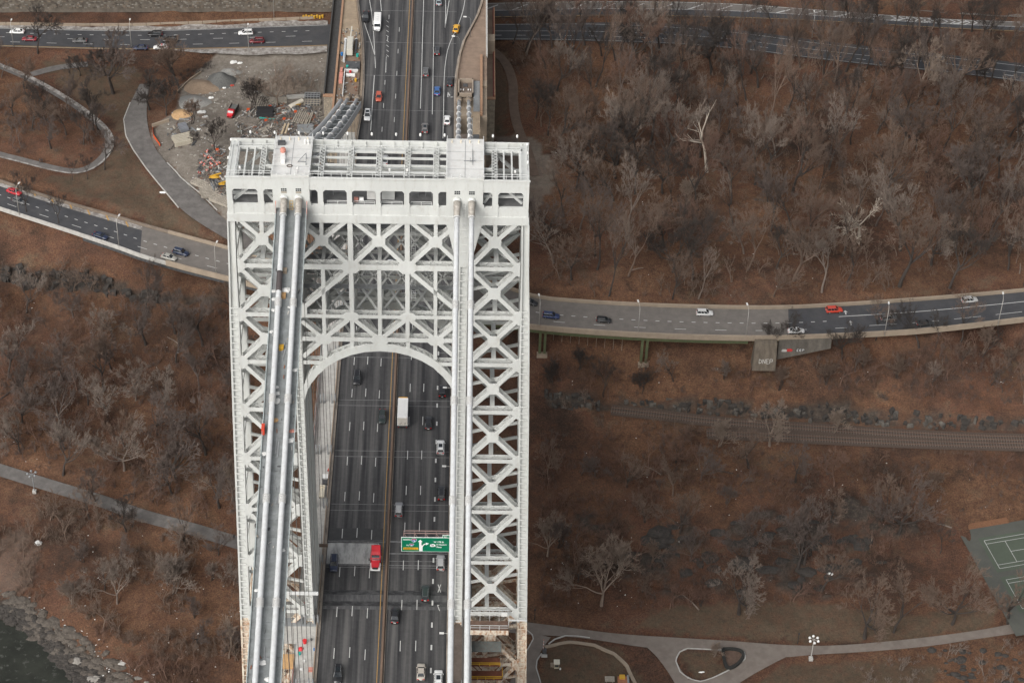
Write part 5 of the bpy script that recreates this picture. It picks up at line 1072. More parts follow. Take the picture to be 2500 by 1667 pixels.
for X in (14.77, 17.53):
    mb = MB()
    for k in range(7): th = -0.9+k*.3; mb.tube([(X, YA+2, zside(YA+2)), (X+math.sin(th)*1.0, YA+6, .6)], .04, 4)
    ob('splayed_strands', mb, M('pale_strand', (.36, .32, .27), .6, .1, 1), AN)
# left cable pit with equipment
ob('pit_floor', MB().box(-20.9, -14.7, 191, 221, -.55, .04), M('brown_pit_floor', (.20, .14, .10), .9, .25, .5, c2=(.10, .075, .06), amt2=.6), AN); ob('pit_wall', MB().box(-19.0, -14.8, 213.6, 217.4, .05, .6), m_dgrey, AN)
mb = MB(); mb.box(-19.2, -19.0, 199, 212, .04, 1.2); mb.box(-19.2, -15.2, 212, 212.2, .04, 1.2); ob('pit_frame', mb, m_rail, AN)
ob('white_bench', MB().box(-18.6, -16.0, 209.6, 210.3, .1, .9), m_tarp, AN)
ob('rusty_crate', MB().box(-20.6, -19.6, 206, 211, .05, .8), m_rustpink, AN); ob('rusty_crate', MB().box(-20.5, -19.8, 212, 214, .05, .6), m_rustpink, AN)
# far road bridge deck ahead of the stone wall is the ground; retaining wall at the top left
SWp = W(*z4(0, 88), -28.6); SWq = W(*z4(2352, 84), -28.6)
SW = thing('retaining_wall', 'long brown rubble-stone retaining wall at the top left', 'wall', (SWp[0], SWp[1], -27))
wy = lambda x: SWp[1]+(SWq[1]-SWp[1])*(x-SWp[0])/(SWq[0]-SWp[0])
mb = MB(); xa, xb = SWp[0]-60, -27.0
mb.hexa([(xa, wy(xa)+.1, -29), (xb, wy(xb)+.1, -29), (xb, wy(xb)+2, -29), (xa, wy(xa)+2, -29)], [(xa, wy(xa)+2.2, -10), (xb, wy(xb)+2.2, -10), (xb, wy(xb)+3.6, -10), (xa, wy(xa)+3.6, -10)]); ob('wall_core', mb, m_stone, SW)
for mm, seed in ((M('stone_brown', (.125, .10, .077), .95, .35, .7), 1), (M('stone_grey', (.165, .15, .13), .95, .3, .7), 2), (M('stone_dark', (.075, .062, .05), .95, .3, .7), 3)):
    mb = MB(); r_ = random.Random(seed)
    for z in np.arange(-27.5, -12, .55):
        for x in np.arange(xa, xb, 1.25):
            if r_.random() < .34:
                f = (z+29)/19*2.1+.1; w = .5+.6*r_.random(); d = .05+.14*r_.random(); xx = x+r_.random(); y = wy(xx)+f; mb.hexa([(xx, y-d, z), (xx+w, y-d, z), (xx+w, y+.2, z), (xx, y+.2, z)], [(xx, y-d+.05, z+.45), (xx+w, y-d+.05, z+.45), (xx+w, y+.25, z+.45), (xx, y+.25, z+.45)])
    ob('stone_courses', mb, mm, SW, kind='stuff')
# yellow sand barrels at the end of the barrier
for k in range(8):
    u, v = z4(2235+k*20, 136-(k % 2)*5); p = G(u, v); p[2] = max(p[2], ZT); mb = MB().tube([(p[0], p[1], p[2]-.1), (p[0], p[1], p[2]+.9)], [.34, .38], 12); mb.tube([(p[0], p[1], p[2]+.9), (p[0], p[1], p[2]+1.0)], [.38, .34], 12)
    ob('crash_barrel', mb, m_yellow, None, 'yellow crash barrel in the row ending the parkway barrier beside the bridge', 'barrel', 'yellow crash barrels at the upper parkway', base=tuple(p))

# ------------------------------------------------------------------ overhead sign
def text_mesh(txt, size, x, y, z, mtl, parent, name='lettering', bold=0.0, align='LEFT'):
    cu = bpy.data.curves.new('t', 'FONT'); cu.body = txt; cu.size = size; cu.align_x = align; cu.offset = bold; cu.extrude = .006
    to = bpy.data.objects.new('t', cu); COL.objects.link(to); bpy.context.view_layer.update()
    me = bpy.data.meshes.new_from_object(to); bpy.data.objects.remove(to); me.name = name; me.materials.clear(); me.materials.append(mtl)
    o = bpy.data.objects.new(name, me); COL.objects.link(o); o.rotation_euler = (math.pi/2, 0, 0); o.parent = parent; o.location = Vector((x, y, z))-ORI[parent.name]; return o
YS = 8.0
SG = thing('highway_sign', 'green overhead highway sign on a steel gantry above the right-hand lanes', 'sign', (10, YS, 0))
mg = M('sign_green', (0.0, .165, .085), .35, .05, .5); mw_ = M('sign_white', (.80, .82, .80), .4, .02, 1); mbk = M('sign_black', (.02, .02, .02), .5, .1, 1); mbl = M('shield_blue', (.01, .06, .30), .4, .05, 1); mrd = M('shield_red', (.45, .02, .03), .4, .05, 1)
X0, X1, Zb, Zt = 3.35, 16.6, 5.75, 10.2; y_ = YS
ob('panel_border', MB().box(X0, X1, y_, y_+.12, Zb, Zt), mw_, SG); ob('sign_panel', MB().box(X0+.12, X1-.12, y_-.03, y_-.005, Zb+.12, Zt-.12), mg, SG)
ob('exit_tab_border', MB().box(14.3, 16.6, y_, y_+.1, Zt+.02, Zt+.78), mw_, SG); ob('exit_tab', MB().box(14.38, 16.52, y_-.03, y_-.005, Zt+.06, Zt+.70), mg, SG)
ob('yellow_tab', MB().box(3.9, 7.9, y_-.06, y_-.035, Zb+.65, Zb+1.32), M('sign_yellow', (.72, .38, .02), .4, .05, 1), SG); yl = y_-.075
text_mesh('CLEARANCE 13-6', .44, 4.05, yl-.01, Zb+.82, mbk, SG, bold=.01); text_mesh('NORTH', .55, 3.85, yl, Zt-.85, mw_, SG, bold=.015); text_mesh('TO', .5, 4.7, yl, Zb+1.85, mw_, SG, bold=.015)
def shield(cx, cz, w, h, txt, size):
    P = [(cx-w/2, cz+h*.3), (cx-w*.35, cz+h/2), (cx+w*.35, cz+h/2), (cx+w/2, cz+h*.3), (cx+w*.45, cz-h*.15), (cx, cz-h/2), (cx-w*.45, cz-h*.15)]
    for sc, m, o_ in ((1.0, mw_, .04), (.88, mbl, .05)): ob('route_shield', MB().prism([(cx+(x-cx)*sc, y_-o_-.01, cz+(z-cz)*sc) for x, z in P], (0, .008, 0)), m, SG)
    ob('shield_band', MB().box(cx-w*.38, cx+w*.38, y_-.075, y_-.066, cz+h*.22, cz+h*.42), mrd, SG); text_mesh(txt, size, cx, y_-.085, cz-size*.45, mw_, SG, bold=.02, align='CENTER')
shield(6.75, Zt-.95, 1.45, 1.25, '95', .75); shield(6.15, Zb+2.1, 1.2, .9, '87', .5)
ob('arrow', MB().prism([(8.15, yl, Zb+.25), (9.05, yl, Zb+.25), (9.05, yl, Zb+1.9), (8.75, yl, Zb+2.2), (8.75, yl, Zb+3.15), (9.05, yl, Zb+3.15), (8.42, yl, Zb+3.85), (7.8, yl, Zb+3.15), (8.15, yl, Zb+3.15)], (0, .008, 0)), mw_, SG)
P = [(8.9, 1.6), (9.0, 2.0), (9.2, 2.3), (9.5, 2.55), (9.9, 2.66), (9.9, 2.98), (10.75, 2.72), (10.05, 2.15), (10.0, 2.4), (9.6, 2.3), (9.35, 2.1), (9.12, 1.7)]
ob('arrow', MB().prism([(x, yl-.012, Zb+z) for x, z in P], (0, .008, 0)), mw_, SG)
ob('route_shield', MB().prism([(11.0, yl, Zb+1.75), (11.4, yl, Zb+1.65), (12.1, yl, Zb+1.7), (12.5, yl, Zb+1.8), (12.4, yl, Zb+2.35), (11.8, yl, Zb+2.55), (11.1, yl, Zb+2.35)], (0, .008, 0)), mw_, SG); text_mesh('9A', .6, 11.75, yl-.015, Zb+1.88, mbk, SG, bold=.015, align='CENTER')
text_mesh('W 178 St', .66, 12.0, yl, Zb+2.95, mw_, SG, bold=.02); text_mesh('H Hudson', .62, 12.75, yl, Zb+2.15, mw_, SG, bold=.02); text_mesh('Pkwy', .62, 12.75, yl, Zb+1.4, mw_, SG, bold=.02); text_mesh('EXIT 1', .42, 14.7, yl, Zt+.2, mw_, SG, bold=.015)
mgt = M('pinkish_gantry_steel', (.30, .21, .19), .6, .15, 1); mb = MB()
for z in (Zt+.95, Zb+.9):
    for y in (y_+.35, y_+1.1): mb.beam((3.9, y, z), (18.6, y, z), .14, .14)
for x in np.arange(3.9, 18, 2.4):
    mb.beam((x, y_+.35, Zb+.9), (x, y_+.35, Zt+.95), .1, .1); mb.beam((x, y_+.35, Zt+.95), (x+2.4, y_+.35, Zb+.9), .08, .08); mb.beam((x, y_+.35, Zt+.95), (x, y_+1.1, Zt+.95), .08, .08)
ob('gantry_truss', mb, mgt, SG); ob('gantry_post', MB().box(18.3, 18.8, y_+.4, y_+1.0, 0, Zt+1.1), mgt, SG)

for o in list(SG.children):
    n = o.name.split('.')[0]
    if n == 'lettering': o.location.x = 3.35+(o.location.x+10-3.35)*.835-10; o.scale = (.88, .95, 1)
    elif n in ('route_shield', 'shield_band', 'arrow', 'yellow_tab', 'exit_tab', 'exit_tab_border'): o.scale.x = .835; o.location.x = 3.35+(10-3.35)*.835-10
# ------------------------------------------------------------------ lamps
def lamp(base_, h, arm, label, mtl=m_conc, r=.085, group=None):
    b = np.asarray(base_, float); t = thing('street_lamp', label, 'lamp', tuple(b), group)
    ob('pole', MB().tube([b, b+(0, 0, h*.9), b+np.array((arm[0]*.25, arm[1]*.25, h*.985)), b+np.array((arm[0], arm[1], h))], [r*1.3, r, r*.7, r*.6], 8), mtl, t, smooth=True)
    e = b+np.array((arm[0], arm[1], h)); d = np.array((arm[0], arm[1], 0)); d = d/np.linalg.norm(d)
    ob('lamp_head', MB().beam(e-d*.2+(0, 0, -.03), e+d*.75+(0, 0, -.03), .42, .18), m_tarp, t); return t
for k, (u, v) in enumerate([z2(1655, 440), z2(1650, 1018), z3(1632, 1200)]):
    h = W(u, v, 7.5); lamp((14.75, h[1], 0), 7.5, (h[0]-14.75, .05), ['white lamp over the right lane, level with the black off-roader', 'white lamp over the right lane, halfway along the near roadway', 'white lamp over the right lane near the bottom of the picture'][k])
for k, (x, y) in enumerate([(1640, 640), (1770, 420)]):
    h = W(*z5(x, y), 0); lamp((h[0]+.6, h[1], 0), 7.0, (-1.5, .2), r=.05, mtl=m_grey, label=['white lamp on the right of the approach where the kerb begins to curve', 'white lamp on the right of the approach by the yellow taxi'][k])
for u, v, a, lab in ((zR4(1085, 565)[0], zR4(0, 565)[1], (-.4, 2.0), 'tall pale lamp on the viaduct parapet, middle of the three right of the tower'), (zR4(2045, 592)[0], zR4(0, 592)[1], (-.3, 2.0), 'tall pale lamp on the viaduct parapet above the lettered abutment'), (zR4(205, 510)[0], zR4(0, 510)[1], (-.3, 2.0), 'tall pale lamp on the viaduct parapet next to the tower leg'), (zR5(1090, 580)[0], zR5(0, 580)[1], (.2, 2.0), 'tall pale lamp by the silver wagon on the middle parkway'), (zR5(2100, 492)[0], zR5(0, 492)[1], (.2, 2.0), 'tall pale lamp at the far right of the middle parkway'),
                     (zL1(1140, 800)[0], zL1(0, 800)[1], (.5, 2.0), 'tall pale lamp on the parapet left of the tower, by the concrete joint'), (zL1(185, 490)[0], zL1(0, 490)[1], (.6, 2.0), 'tall pale lamp by the red car at the left edge'), (zL1(2070, 1055)[0], zL1(0, 1055)[1], (.5, 2.0), 'tall pale lamp on the viaduct just left of the tower')):
    p = W(u, v, ZM); lamp(p, 10, a, lab)
for u, v, a, lab in ((z4(1832, 380)[0], z4(0, 380)[1], (0, 1.8), 'slim pale lamp below the upper parkway by the dark red car'), (z4(100, 348)[0], z4(0, 348)[1], (0, 1.8), 'slim pale lamp at the far left of the upper parkway'), (z4(2018, 138)[0], z4(0, 138)[1], (0, -1.8), 'slim pale lamp in front of the stone wall'), (z6(1415, 168)[0], z6(0, 168)[1], (0, 1.8), 'slim pale lamp on the leafy strip between the two upper roads'), (z6(1818, 55)[0], z6(0, 55)[1], (0, -1.5), 'slim pale lamp beside the ramp nose at top right'), (z4(968, 345)[0], z4(0, 345)[1], (0, 1.8), 'slim pale lamp on the upper parkway behind the bare trees')):
    p = W(u, v, ZT); lamp(p, 9, a, lab, r=.08)
def flood(u, v, Z, h, n, label, mtl, heads):
    p = W(u, v, Z); t = thing('floodlight_mast', label, 'lamp', tuple(p)); ob('mast', MB().tube([p, p+(0, 0, h)], [.14, .09], 8), mtl, t); ob('footing', MB().box(p[0]-.5, p[0]+.5, p[1]-.5, p[1]+.5, p[2]-.2, p[2]+.7), m_conc, t)
    for k in range(n):
        a = 2*math.pi*(k+.5)/n; c = p+np.array((math.cos(a)*1.15, math.sin(a)*1.15, h)); ob('floodlight', MB().tube([c+(0, 0, -.25), c+(0, 0, .05), c+(0, 0, .3)], [.36, .34, .1], 10), heads, t, smooth=True); ob('arm', MB().beam(p+(0, 0, h-.1), c, .07, .07), mtl, t)
flood(*zR7(435, 1355), -60, 7.4, 6, 'white mast with a ring of six floodlights beside the park drive', m_conc, m_tarp); flood(*zL2(308, 1462), -58, 6.8, 5, 'grey mast with a ring of floodlights beside the lower left path', m_grey, m_grey)
for u, v, lab in ((zR7(318, 1215)[0], zR7(0, 1215)[1], 'small black lamp post on the lawn near the floodlight mast'), (zR6(165, 1003)[0], zR6(0, 1003)[1], 'small black lamp post at the foot of the tower')):
    p = G(u, v); t = thing('park_lamp', lab, 'lamp', tuple(p)); ob('post', MB().tube([p, p+(0, 0, 3.3)], [.12, .07], 8), m_plast, t); ob('lantern', MB().tube([p+(0, 0, 3.3), p+(0, 0, 3.5), p+(0, 0, 3.8), p+(0, 0, 3.95)], [.1, .2, .22, .05], 8), m_plast, t)

# ------------------------------------------------------------------ vehicles
PAINT = {}
def paint(c, rough=.28, metal=0.0):
    k = (c, rough)
    if k not in PAINT:
        m = M('car_paint_%d' % len(PAINT), c, rough, .04, .5, metal, spec=.6); PAINT[k] = m
        b = m.node_tree.nodes['Principled BSDF']; b.inputs['Coat Weight'].default_value = .5; b.inputs['Coat Roughness'].default_value = .08
    return PAINT[k]
def loft(st):
    """st: list of (y, halfwidth, z_bottom, z_top); closed car body"""
    mb = MB(); n = 10
    for y, w, zb, zt in st:
        zs = zb+(zt-zb)*.45; ring = [(-w*.80, zb), (-w*.97, zb+.10), (-w, zs), (-w*.965, zt-.10*min(1, (zt-zb)/.4)), (-w*.78, zt), (w*.78, zt), (w*.965, zt-.10*min(1, (zt-zb)/.4)), (w, zs), (w*.97, zb+.10), (w*.80, zb)]
        for x, z in ring: mb.v.append((x, y, z))
    for i in range(len(st)-1):
        for k in range(n): a = i*n+k; b = i*n+(k+1) % n; mb.f.append((a, b, b+n, a+n)); mb.m.append(0)
    mb.f.append(tuple(range(n))); mb.m.append(0); e = (len(st)-1)*n; mb.f.append(tuple(e+k for k in range(n))[::-1]); mb.m.append(0)
    return mb
def frust(y0, y1, wb, z0, t0, t1, wt, z1):
    return [(-wb, y0, z0), (wb, y0, z0), (wb, y1, z0), (-wb, y1, z0)], [(-wt, t0, z1), (wt, t0, z1), (wt, t1, z1), (-wt, t1, z1)]
WM_ = {}
def car_parts(kind):
    P = []   # (name, mesh, material key)
    def add(nm, mb, key, smooth=False): P.append((nm, mb.mesh(nm, smooth=smooth), key))
    if kind == 'sedan':
        L, Wd = 4.75, .91; st = [(-2.37, .70, .38, .78), (-2.30, .82, .28, .92), (-2.0, .88, .22, .99), (-1.5, .905, .2, 1.0), (0, .91, .2, .96), (.95, .905, .2, .95), (1.6, .89, .22, .86), (2.1, .85, .25, .76), (2.32, .76, .3, .66), (2.38, .66, .38, .58)]; g = (-1.78, 1.10, .80, .95, -1.12, .28, .61, 1.43); wz = (-1.45, 1.42); wr = .33
    elif kind == 'suv':
        L, Wd = 4.8, .95; st = [(-2.40, .80, .40, 1.00), (-2.33, .88, .32, 1.08), (-1.9, .94, .26, 1.12), (0, .95, .25, 1.09), (.95, .945, .25, 1.08), (1.6, .93, .27, 1.02), (2.1, .90, .30, .93), (2.33, .82, .35, .80), (2.40, .72, .42, .68)]; g = (-2.30, 1.12, .85, 1.07, -2.02, .30, .68, 1.70); wz = (-1.48, 1.45); wr = .37
    elif kind == 'hatch':
        L, Wd = 4.3, .89; st = [(-2.12, .74, .40, .92), (-2.06, .84, .30, 1.0), (-1.6, .88, .24, 1.03), (0, .89, .22, .99), (.85, .885, .22, .98), (1.45, .87, .24, .90), (1.9, .83, .27, .80), (2.1, .74, .32, .68), (2.16, .64, .4, .6)]; g = (-2.02, 1.05, .79, .98, -1.62, .25, .62, 1.50); wz = (-1.3, 1.3); wr = .33
    elif kind == 'pickup':
        L, Wd = 5.6, .97; st = [(-2.80, .86, .45, 1.02), (-2.75, .93, .38, 1.06), (-.9, .96, .32, 1.08), (.9, .96, .32, 1.10), (2.0, .94, .34, 1.08), (2.6, .88, .38, .98), (2.78, .78, .45, .85)]; g = (-.95, 1.30, .86, 1.08, -.72, .55, .70, 1.82); wz = (-1.75, 1.75); wr = .40
    elif kind == 'jeep':
        L, Wd = 4.4, .92; st = [(-2.1, .86, .45, 1.15), (-2.08, .90, .40, 1.18), (0, .91, .35, 1.16), (.8, .90, .35, 1.15), (1.9, .80, .38, 1.10), (2.08, .74, .42, .98)]; g = (-2.02, .92, .84, 1.15, -1.95, .62, .74, 1.80); wz = (-1.4, 1.35); wr = .42
    add('body', loft(st), 'paint', True)
    b, t = frust(*g); add('window_glass', MB().hexa(b, t), 'glass')
    y0, y1, wb, z0, t0, t1, wt, z1 = g
    mb = MB(); ov = .03; rr = [(-wt-.02, t0-ov), (wt+.02, t0-ov), (wt+.02, t1+ov), (-wt-.02, t1+ov)]; mb.hexa([(x, y, z1+.003) for x, y in rr], [(x*.93, y*.98, z1+.055) for x, y in rr]); add('roof', mb, 'paint')
    mb = MB()
    for sx in (-1, 1):
        for (ya, yb_) in ((y0, t0), (y1, t1)): mb.beam((sx*(wb-.01), ya, z0), (sx*(wt+.005), yb_, z1+.01), .09, .09)
        for f in ((.52,) if kind in ('sedan', 'hatch') else (.36, .66)):
            mb.beam((sx*(wb+.005), y0+(y1-y0)*f, z0), (sx*(wt+.01), t0+(t1-t0)*f, z1+.01), .08, .05, up=(sx, 0, .3))
    add('pillars', mb, 'paint')
    wm = MB().tube([(-.11, 0, 0), (.11, 0, 0)], wr, 14); rm = MB().tube([(-.118, 0, 0), (.118, 0, 0)], wr*.62, 10).mesh('rim'); rm.materials.append(m_rim)
    for sx in (-1, 1):
        for y in wz: P.append(('wheel', WM_.setdefault(kind, wm.mesh('wheel')), 'wheel', (sx*(Wd-.13), y, wr), rm))
    yF = st[-2][0]; yR = st[1][0]; zF = st[-2][3]; zR = st[1][3]
    for sx in (-1, 1):
        w = st[-2][1]; add('headlight', MB().hexa([(sx*w*.62-.17, yF-.16, zF-.17), (sx*w*.62+.17, yF-.16, zF-.17), (sx*w*.62+.17, yF+.06, zF-.17), (sx*w*.62-.17, yF+.06, zF-.17)], [(sx*w*.62-.15, yF-.22, zF+.012), (sx*w*.62+.15, yF-.22, zF+.012), (sx*w*.62+.15, yF+.02, zF-.03), (sx*w*.62-.15, yF+.02, zF-.03)]), 'head')
        w = st[1][1]; hh = .30 if kind in ('suv', 'jeep', 'pickup') else .17; add('taillight', MB().box(sx*w*.72-.18, sx*w*.72+.18, yR-.10, yR+.14, zR-hh, zR-.02), 'tail')
        mb = MB().box(sx*(wb+.02), sx*(wb+.02)+sx*.0+.0001, 0, 0, 0, 0) if False else MB(); xm = sx*(Wd+.07); mb.box(xm-.09, xm+.09, y1-.36, y1-.20, z0+.02, z0+.17); add('mirror', mb, 'paint')
    add('number_plate', MB().box(-.26, .26, st[0][0]-.03, st[0][0]+.02, (st[0][2]+st[0][3])/2, (st[0][2]+st[0][3])/2+.15), 'plate')
    if kind == 'pickup': add('bed_liner', MB().box(-.80, .80, -2.66, -1.02, .9, 1.09), 'plastic')
    if kind in ('suv',):
        for sx in (-1, 1): add('roof_rail', MB().beam((sx*.60, t0+.15, z1+.10), (sx*.60, t1-.1, z1+.10), .05, .05), 'rail')
    if kind == 'jeep': P.append(('spare_wheel', wm.mesh('spare_wheel'), 'wheel', (0, -2.28, .95, math.pi/2), rm))
    return P
PROTO = {}
MK = dict(glass=m_glass, head=m_head, tail=m_tail, plate=m_tarp, plastic=m_plast, rail=m_grey)
def car(kind, color, label, pos, ang, roof=None, glassroof=False, group=None, name=None, metal=0.0, roofrail=None):
    if kind not in PROTO: PROTO[kind] = car_parts(kind)
    nm = name or {'sedan': 'sedan_car', 'suv': 'sport_utility_car', 'hatch': 'hatchback_car', 'pickup': 'pickup_truck', 'jeep': 'off_road_car'}[kind]
    t = thing(nm, label, 'car' if kind != 'pickup' else 'pickup truck', tuple(pos), group, ang)
    pc = paint(color, .28, metal)
    for e in PROTO[kind]:
        o = bpy.data.objects.new(e[0], e[1]); COL.objects.link(o); o.parent = t
        if len(e) > 3:
            o.location = e[3][:3]
            if len(e[3]) > 3: o.rotation_euler = (0, 0, e[3][3])
            if not e[1].materials: e[1].materials.append(m_tire)
            q_ = bpy.data.objects.new('rim', e[4]); COL.objects.link(q_); q_.parent = o
            continue
        if not e[1].materials: e[1].materials.append(m_plast)
        o.material_slots[0].link = 'OBJECT'; o.material_slots[0].material = pc if e[2] == 'paint' else MK[e[2]]
        if e[0] == 'roof' and roof: o.material_slots[0].material = paint(roof)
    if glassroof:
        g = {'sedan': (-.7, .1, .42, 1.49), 'suv': (-1.2, .05, .46, 1.758), 'hatch': (-1, .05, .42, 1.56)}[kind]; o = bpy.data.objects.new('sunroof', MB().box(-g[2], g[2], g[0], g[1], g[3]-.02, g[3]+.012).mesh('sunroof')); COL.objects.link(o); o.parent = t; o.data.materials.append(m_glass)
    return t
BLK = (.012, .012, .014); WHT = (.74, .74, .73); SIL = (.40, .40, .40); NAV = (.012, .02, .05); GRY = (.10, .10, .10); RED = (.42, .03, .025); DRED = (.14, .015, .02); DGR = (.02, .03, .028); BLU = (.03, .10, .28); ORD = (.45, .09, .05); BEI = (.42, .38, .33)
ov = lambda x, y: (x*1.06293, y*1.06293)
AWAY, TOW = 0.0, math.pi
def bcar(kind, c, x, y, d, label, **k):
    u, v = ov(x, y); p = W(u, v, .9); return car(kind, c, label, (p[0], p[1], .012), d, **k)
bcar('suv', BLK, 820, 866, TOW, 'black sport utility car just beyond the arch in the left lanes')
bcar('sedan', DGR, 878, 954, TOW, 'dark green sedan in the left lanes beside the white box truck')
bcar('sedan', BLK, 984, 968, AWAY, 'black sedan right of the white box truck')
bcar('jeep', BLK, 1016, 897, AWAY, 'boxy black off-road car with spare wheel under the arch at right')
bcar('suv', WHT, 1012, 1025, AWAY, 'white sport utility car with dark sunroof behind the black sedan', glassroof=True)
bcar('suv', BLK, 1014, 1130, AWAY, 'black sport utility car in the rightmost lane above the green sign')
bcar('suv', (.25, .25, .26), 916, 1168, AWAY, 'grey sport utility car next to the median, above the green sign', metal=.3, roof=SIL)
bcar('suv', NAV, 767, 1292, TOW, 'navy sport utility car left of the red tractor unit')
bcar('suv', SIL, 1012, 1290, AWAY, 'silver sport utility car just below the green sign', metal=.3)
bcar('suv', DGR, 977, 1360, AWAY, 'dark green sport utility car crossing the black joint bands')
bcar('sedan', BLK, 907, 1410, AWAY, 'black sedan with red tail next to the median near the bottom')
bcar('suv', BLK, 776, 1546, TOW, 'black sport utility car at the bottom of the left lanes', glassroof=True)
bcar('sedan', BEI, 967, 1540, AWAY, 'beige silver sedan at the bottom of the right lanes')
bcar('suv', WHT, 1007, 1556, AWAY, 'white sport utility car with dark sunroof at the bottom edge', glassroof=True)
bcar('pickup', BLK, 840, 38, TOW, 'black pickup on the approach beside the white minibus')
bcar('sedan', (.30, .34, .36), 1008, 2, AWAY, 'pale grey sedan cut by the top edge on the approach')
bcar('sedan', (.68, .36, .02), 1048, 64, AWAY-.12, 'yellow taxi on the curving right lane of the approach', name='taxi_car')
bcar('suv', (.03, .03, .032), 1004, 115, AWAY, 'dark sport utility car below the yellow taxi on the approach')
bcar('suv', GRY, 978, 164, AWAY, 'dark grey sport utility car left of the black sedan on the approach')
bcar('sedan', (.02, .02, .022), 1033, 186, AWAY, 'black sedan by the right kerb of the approach')
bcar('sedan', BLU, 1004, 207, AWAY, 'bright blue sedan on the approach')
bcar('hatch', ORD, 870, 221, TOW, 'orange-red hatchback on the approach')
bcar('suv', WHT, 844, 264, TOW, 'white sport utility car by the left kerb of the approach', glassroof=True)
bcar('suv', (.16, .15, .145), 976, 293, AWAY, 'grey sport utility car just above the tower roof', glassroof=True)
bcar('sedan', WHT, 1027, 274, AWAY, 'white sedan on the right, just above the tower roof')
u, v = z1(1205, 205); p = W(u, v, .9); car('sedan', SIL, 'silver sedan seen through the tower roof frames', (p[0], p[1], .012), AWAY)
u, v = z1(1250, 952); p = W(u, v, .9); car('sedan', (.5, .52, .54), 'pale silver sedan seen through the portal bracing', (p[0], p[1], .012), AWAY)
def rcar(kind, c, uv, road, sgn, label, z=None, **k):
    p = W(uv[0], uv[1], road.C[0, 2]+.8); i = int(np.argmin(np.hypot(road.C[:, 0]-p[0], road.C[:, 1]-p[1]))); i = min(max(1, i), road.n-2); T = road.C[i+1]-road.C[i-1]; a = math.atan2(T[1], T[0])-math.pi/2
    return car(kind, c, label, (p[0], p[1], road.C[0, 2]+.014), a+(0 if sgn > 0 else math.pi), **k)
rcar('sedan', WHT, z4(125, 230), rTL, -1, 'white sedan at the far left of the upper parkway'); rcar('sedan', (.22, .02, .03), z4(215, 283), rTL, -1, 'dark red sedan behind the bare tree on the upper parkway')
rcar('sedan', GRY, z4(585, 295), rTL, -1, 'dark grey sedan half hidden by twigs on the upper parkway'); rcar('suv', BLK, z4(1140, 250), rTL, -1, 'black sport utility car in the top lane of the upper parkway'); rcar('suv', BLK, z4(1250, 293), rTL, -1, 'black sport utility car just above the white emergency car')
rcar('sedan', (.03, .04, .08), z4(1035, 348), rTL, -1, 'navy sedan in the bottom lane of the upper parkway'); c_ = rcar('sedan', WHT, z4(1183, 345), rTL, -1, 'white emergency car with a red light bar on the upper parkway', name='emergency_car')
o = bpy.data.objects.new('light_bar', MB().box(-.5, .5, -.55, -.25, 1.49, 1.62).mesh('light_bar')); COL.objects.link(o); o.parent = c_; o.data.materials.append(m_red)
rcar('suv', WHT, z4(1808, 240), rTL, -1, 'white sport utility car in the top lane near the bridge'); rcar('suv', DRED, z4(1890, 300), rTL, -1, 'dark red sport utility car on the upper parkway near the bridge')
rcar('sedan', (.035, .04, .04), z6(1115, 185), rTL, 1, 'dark sedan among the twigs on the upper right carriageway'); rcar('suv', (.03, .04, .04), z6(1785, 283), rTL, 1, 'dark sport utility car behind trees at the far upper right')
rcar('sedan', (.45, .02, .03), zL1(135, 262), rML, 1, 'bright red sedan at the far left of the middle parkway'); rcar('hatch', GRY, zL1(185, 350), rML, 1, 'dark grey hatchback below the bright red sedan'); rcar('sedan', NAV, zL1(962, 683), rML, 1, 'navy sedan alone on the dark asphalt left of the tower')
rcar('sedan', (.30, .29, .26), zL1(1617, 888), rML, 1, 'silver sedan on the concrete viaduct left of the tower'); rcar('suv', NAV, zL1(1732, 843), rML, 1, 'navy sport utility car overtaking the silver sedan left of the tower')
rcar('sedan', BLK, zR4(120, 278), rML, 1, 'black sedan half hidden by the right tower leg'); rcar('suv', (.015, .03, .10), zR4(312, 400), rML, 1, 'dark blue sport utility car on the viaduct right of the tower'); rcar('hatch', BLK, zR4(782, 437), rML, 1, 'black hatchback on the viaduct right of the tower')
rcar('suv', (.55, .55, .54), zR4(1680, 375), rML, 1, 'silver sport utility car at the uphill edge of the viaduct'); rcar('sedan', WHT, zR5(305, 533), rML, 1, 'white sedan above the graffiti wall on the middle parkway'); rcar('suv', (.50, .045, .02), zR5(645, 348), rML, 1, 'orange-red sport utility car on the middle parkway')
rcar('suv', (.09, .09, .09), zR5(1130, 420), rML, 1, 'grey wagon with pale sides beside the lamp on the middle parkway', roof=(.06, .06, .06)); rcar('suv', (.45, .45, .44), zR5(1850, 260), rML, 1, 'silver sport utility car near the right edge of the middle parkway'); rcar('sedan', (.03, .03, .03), zR5(1450, 465), rML, 1, 'black sedan behind thin trees on the middle parkway')
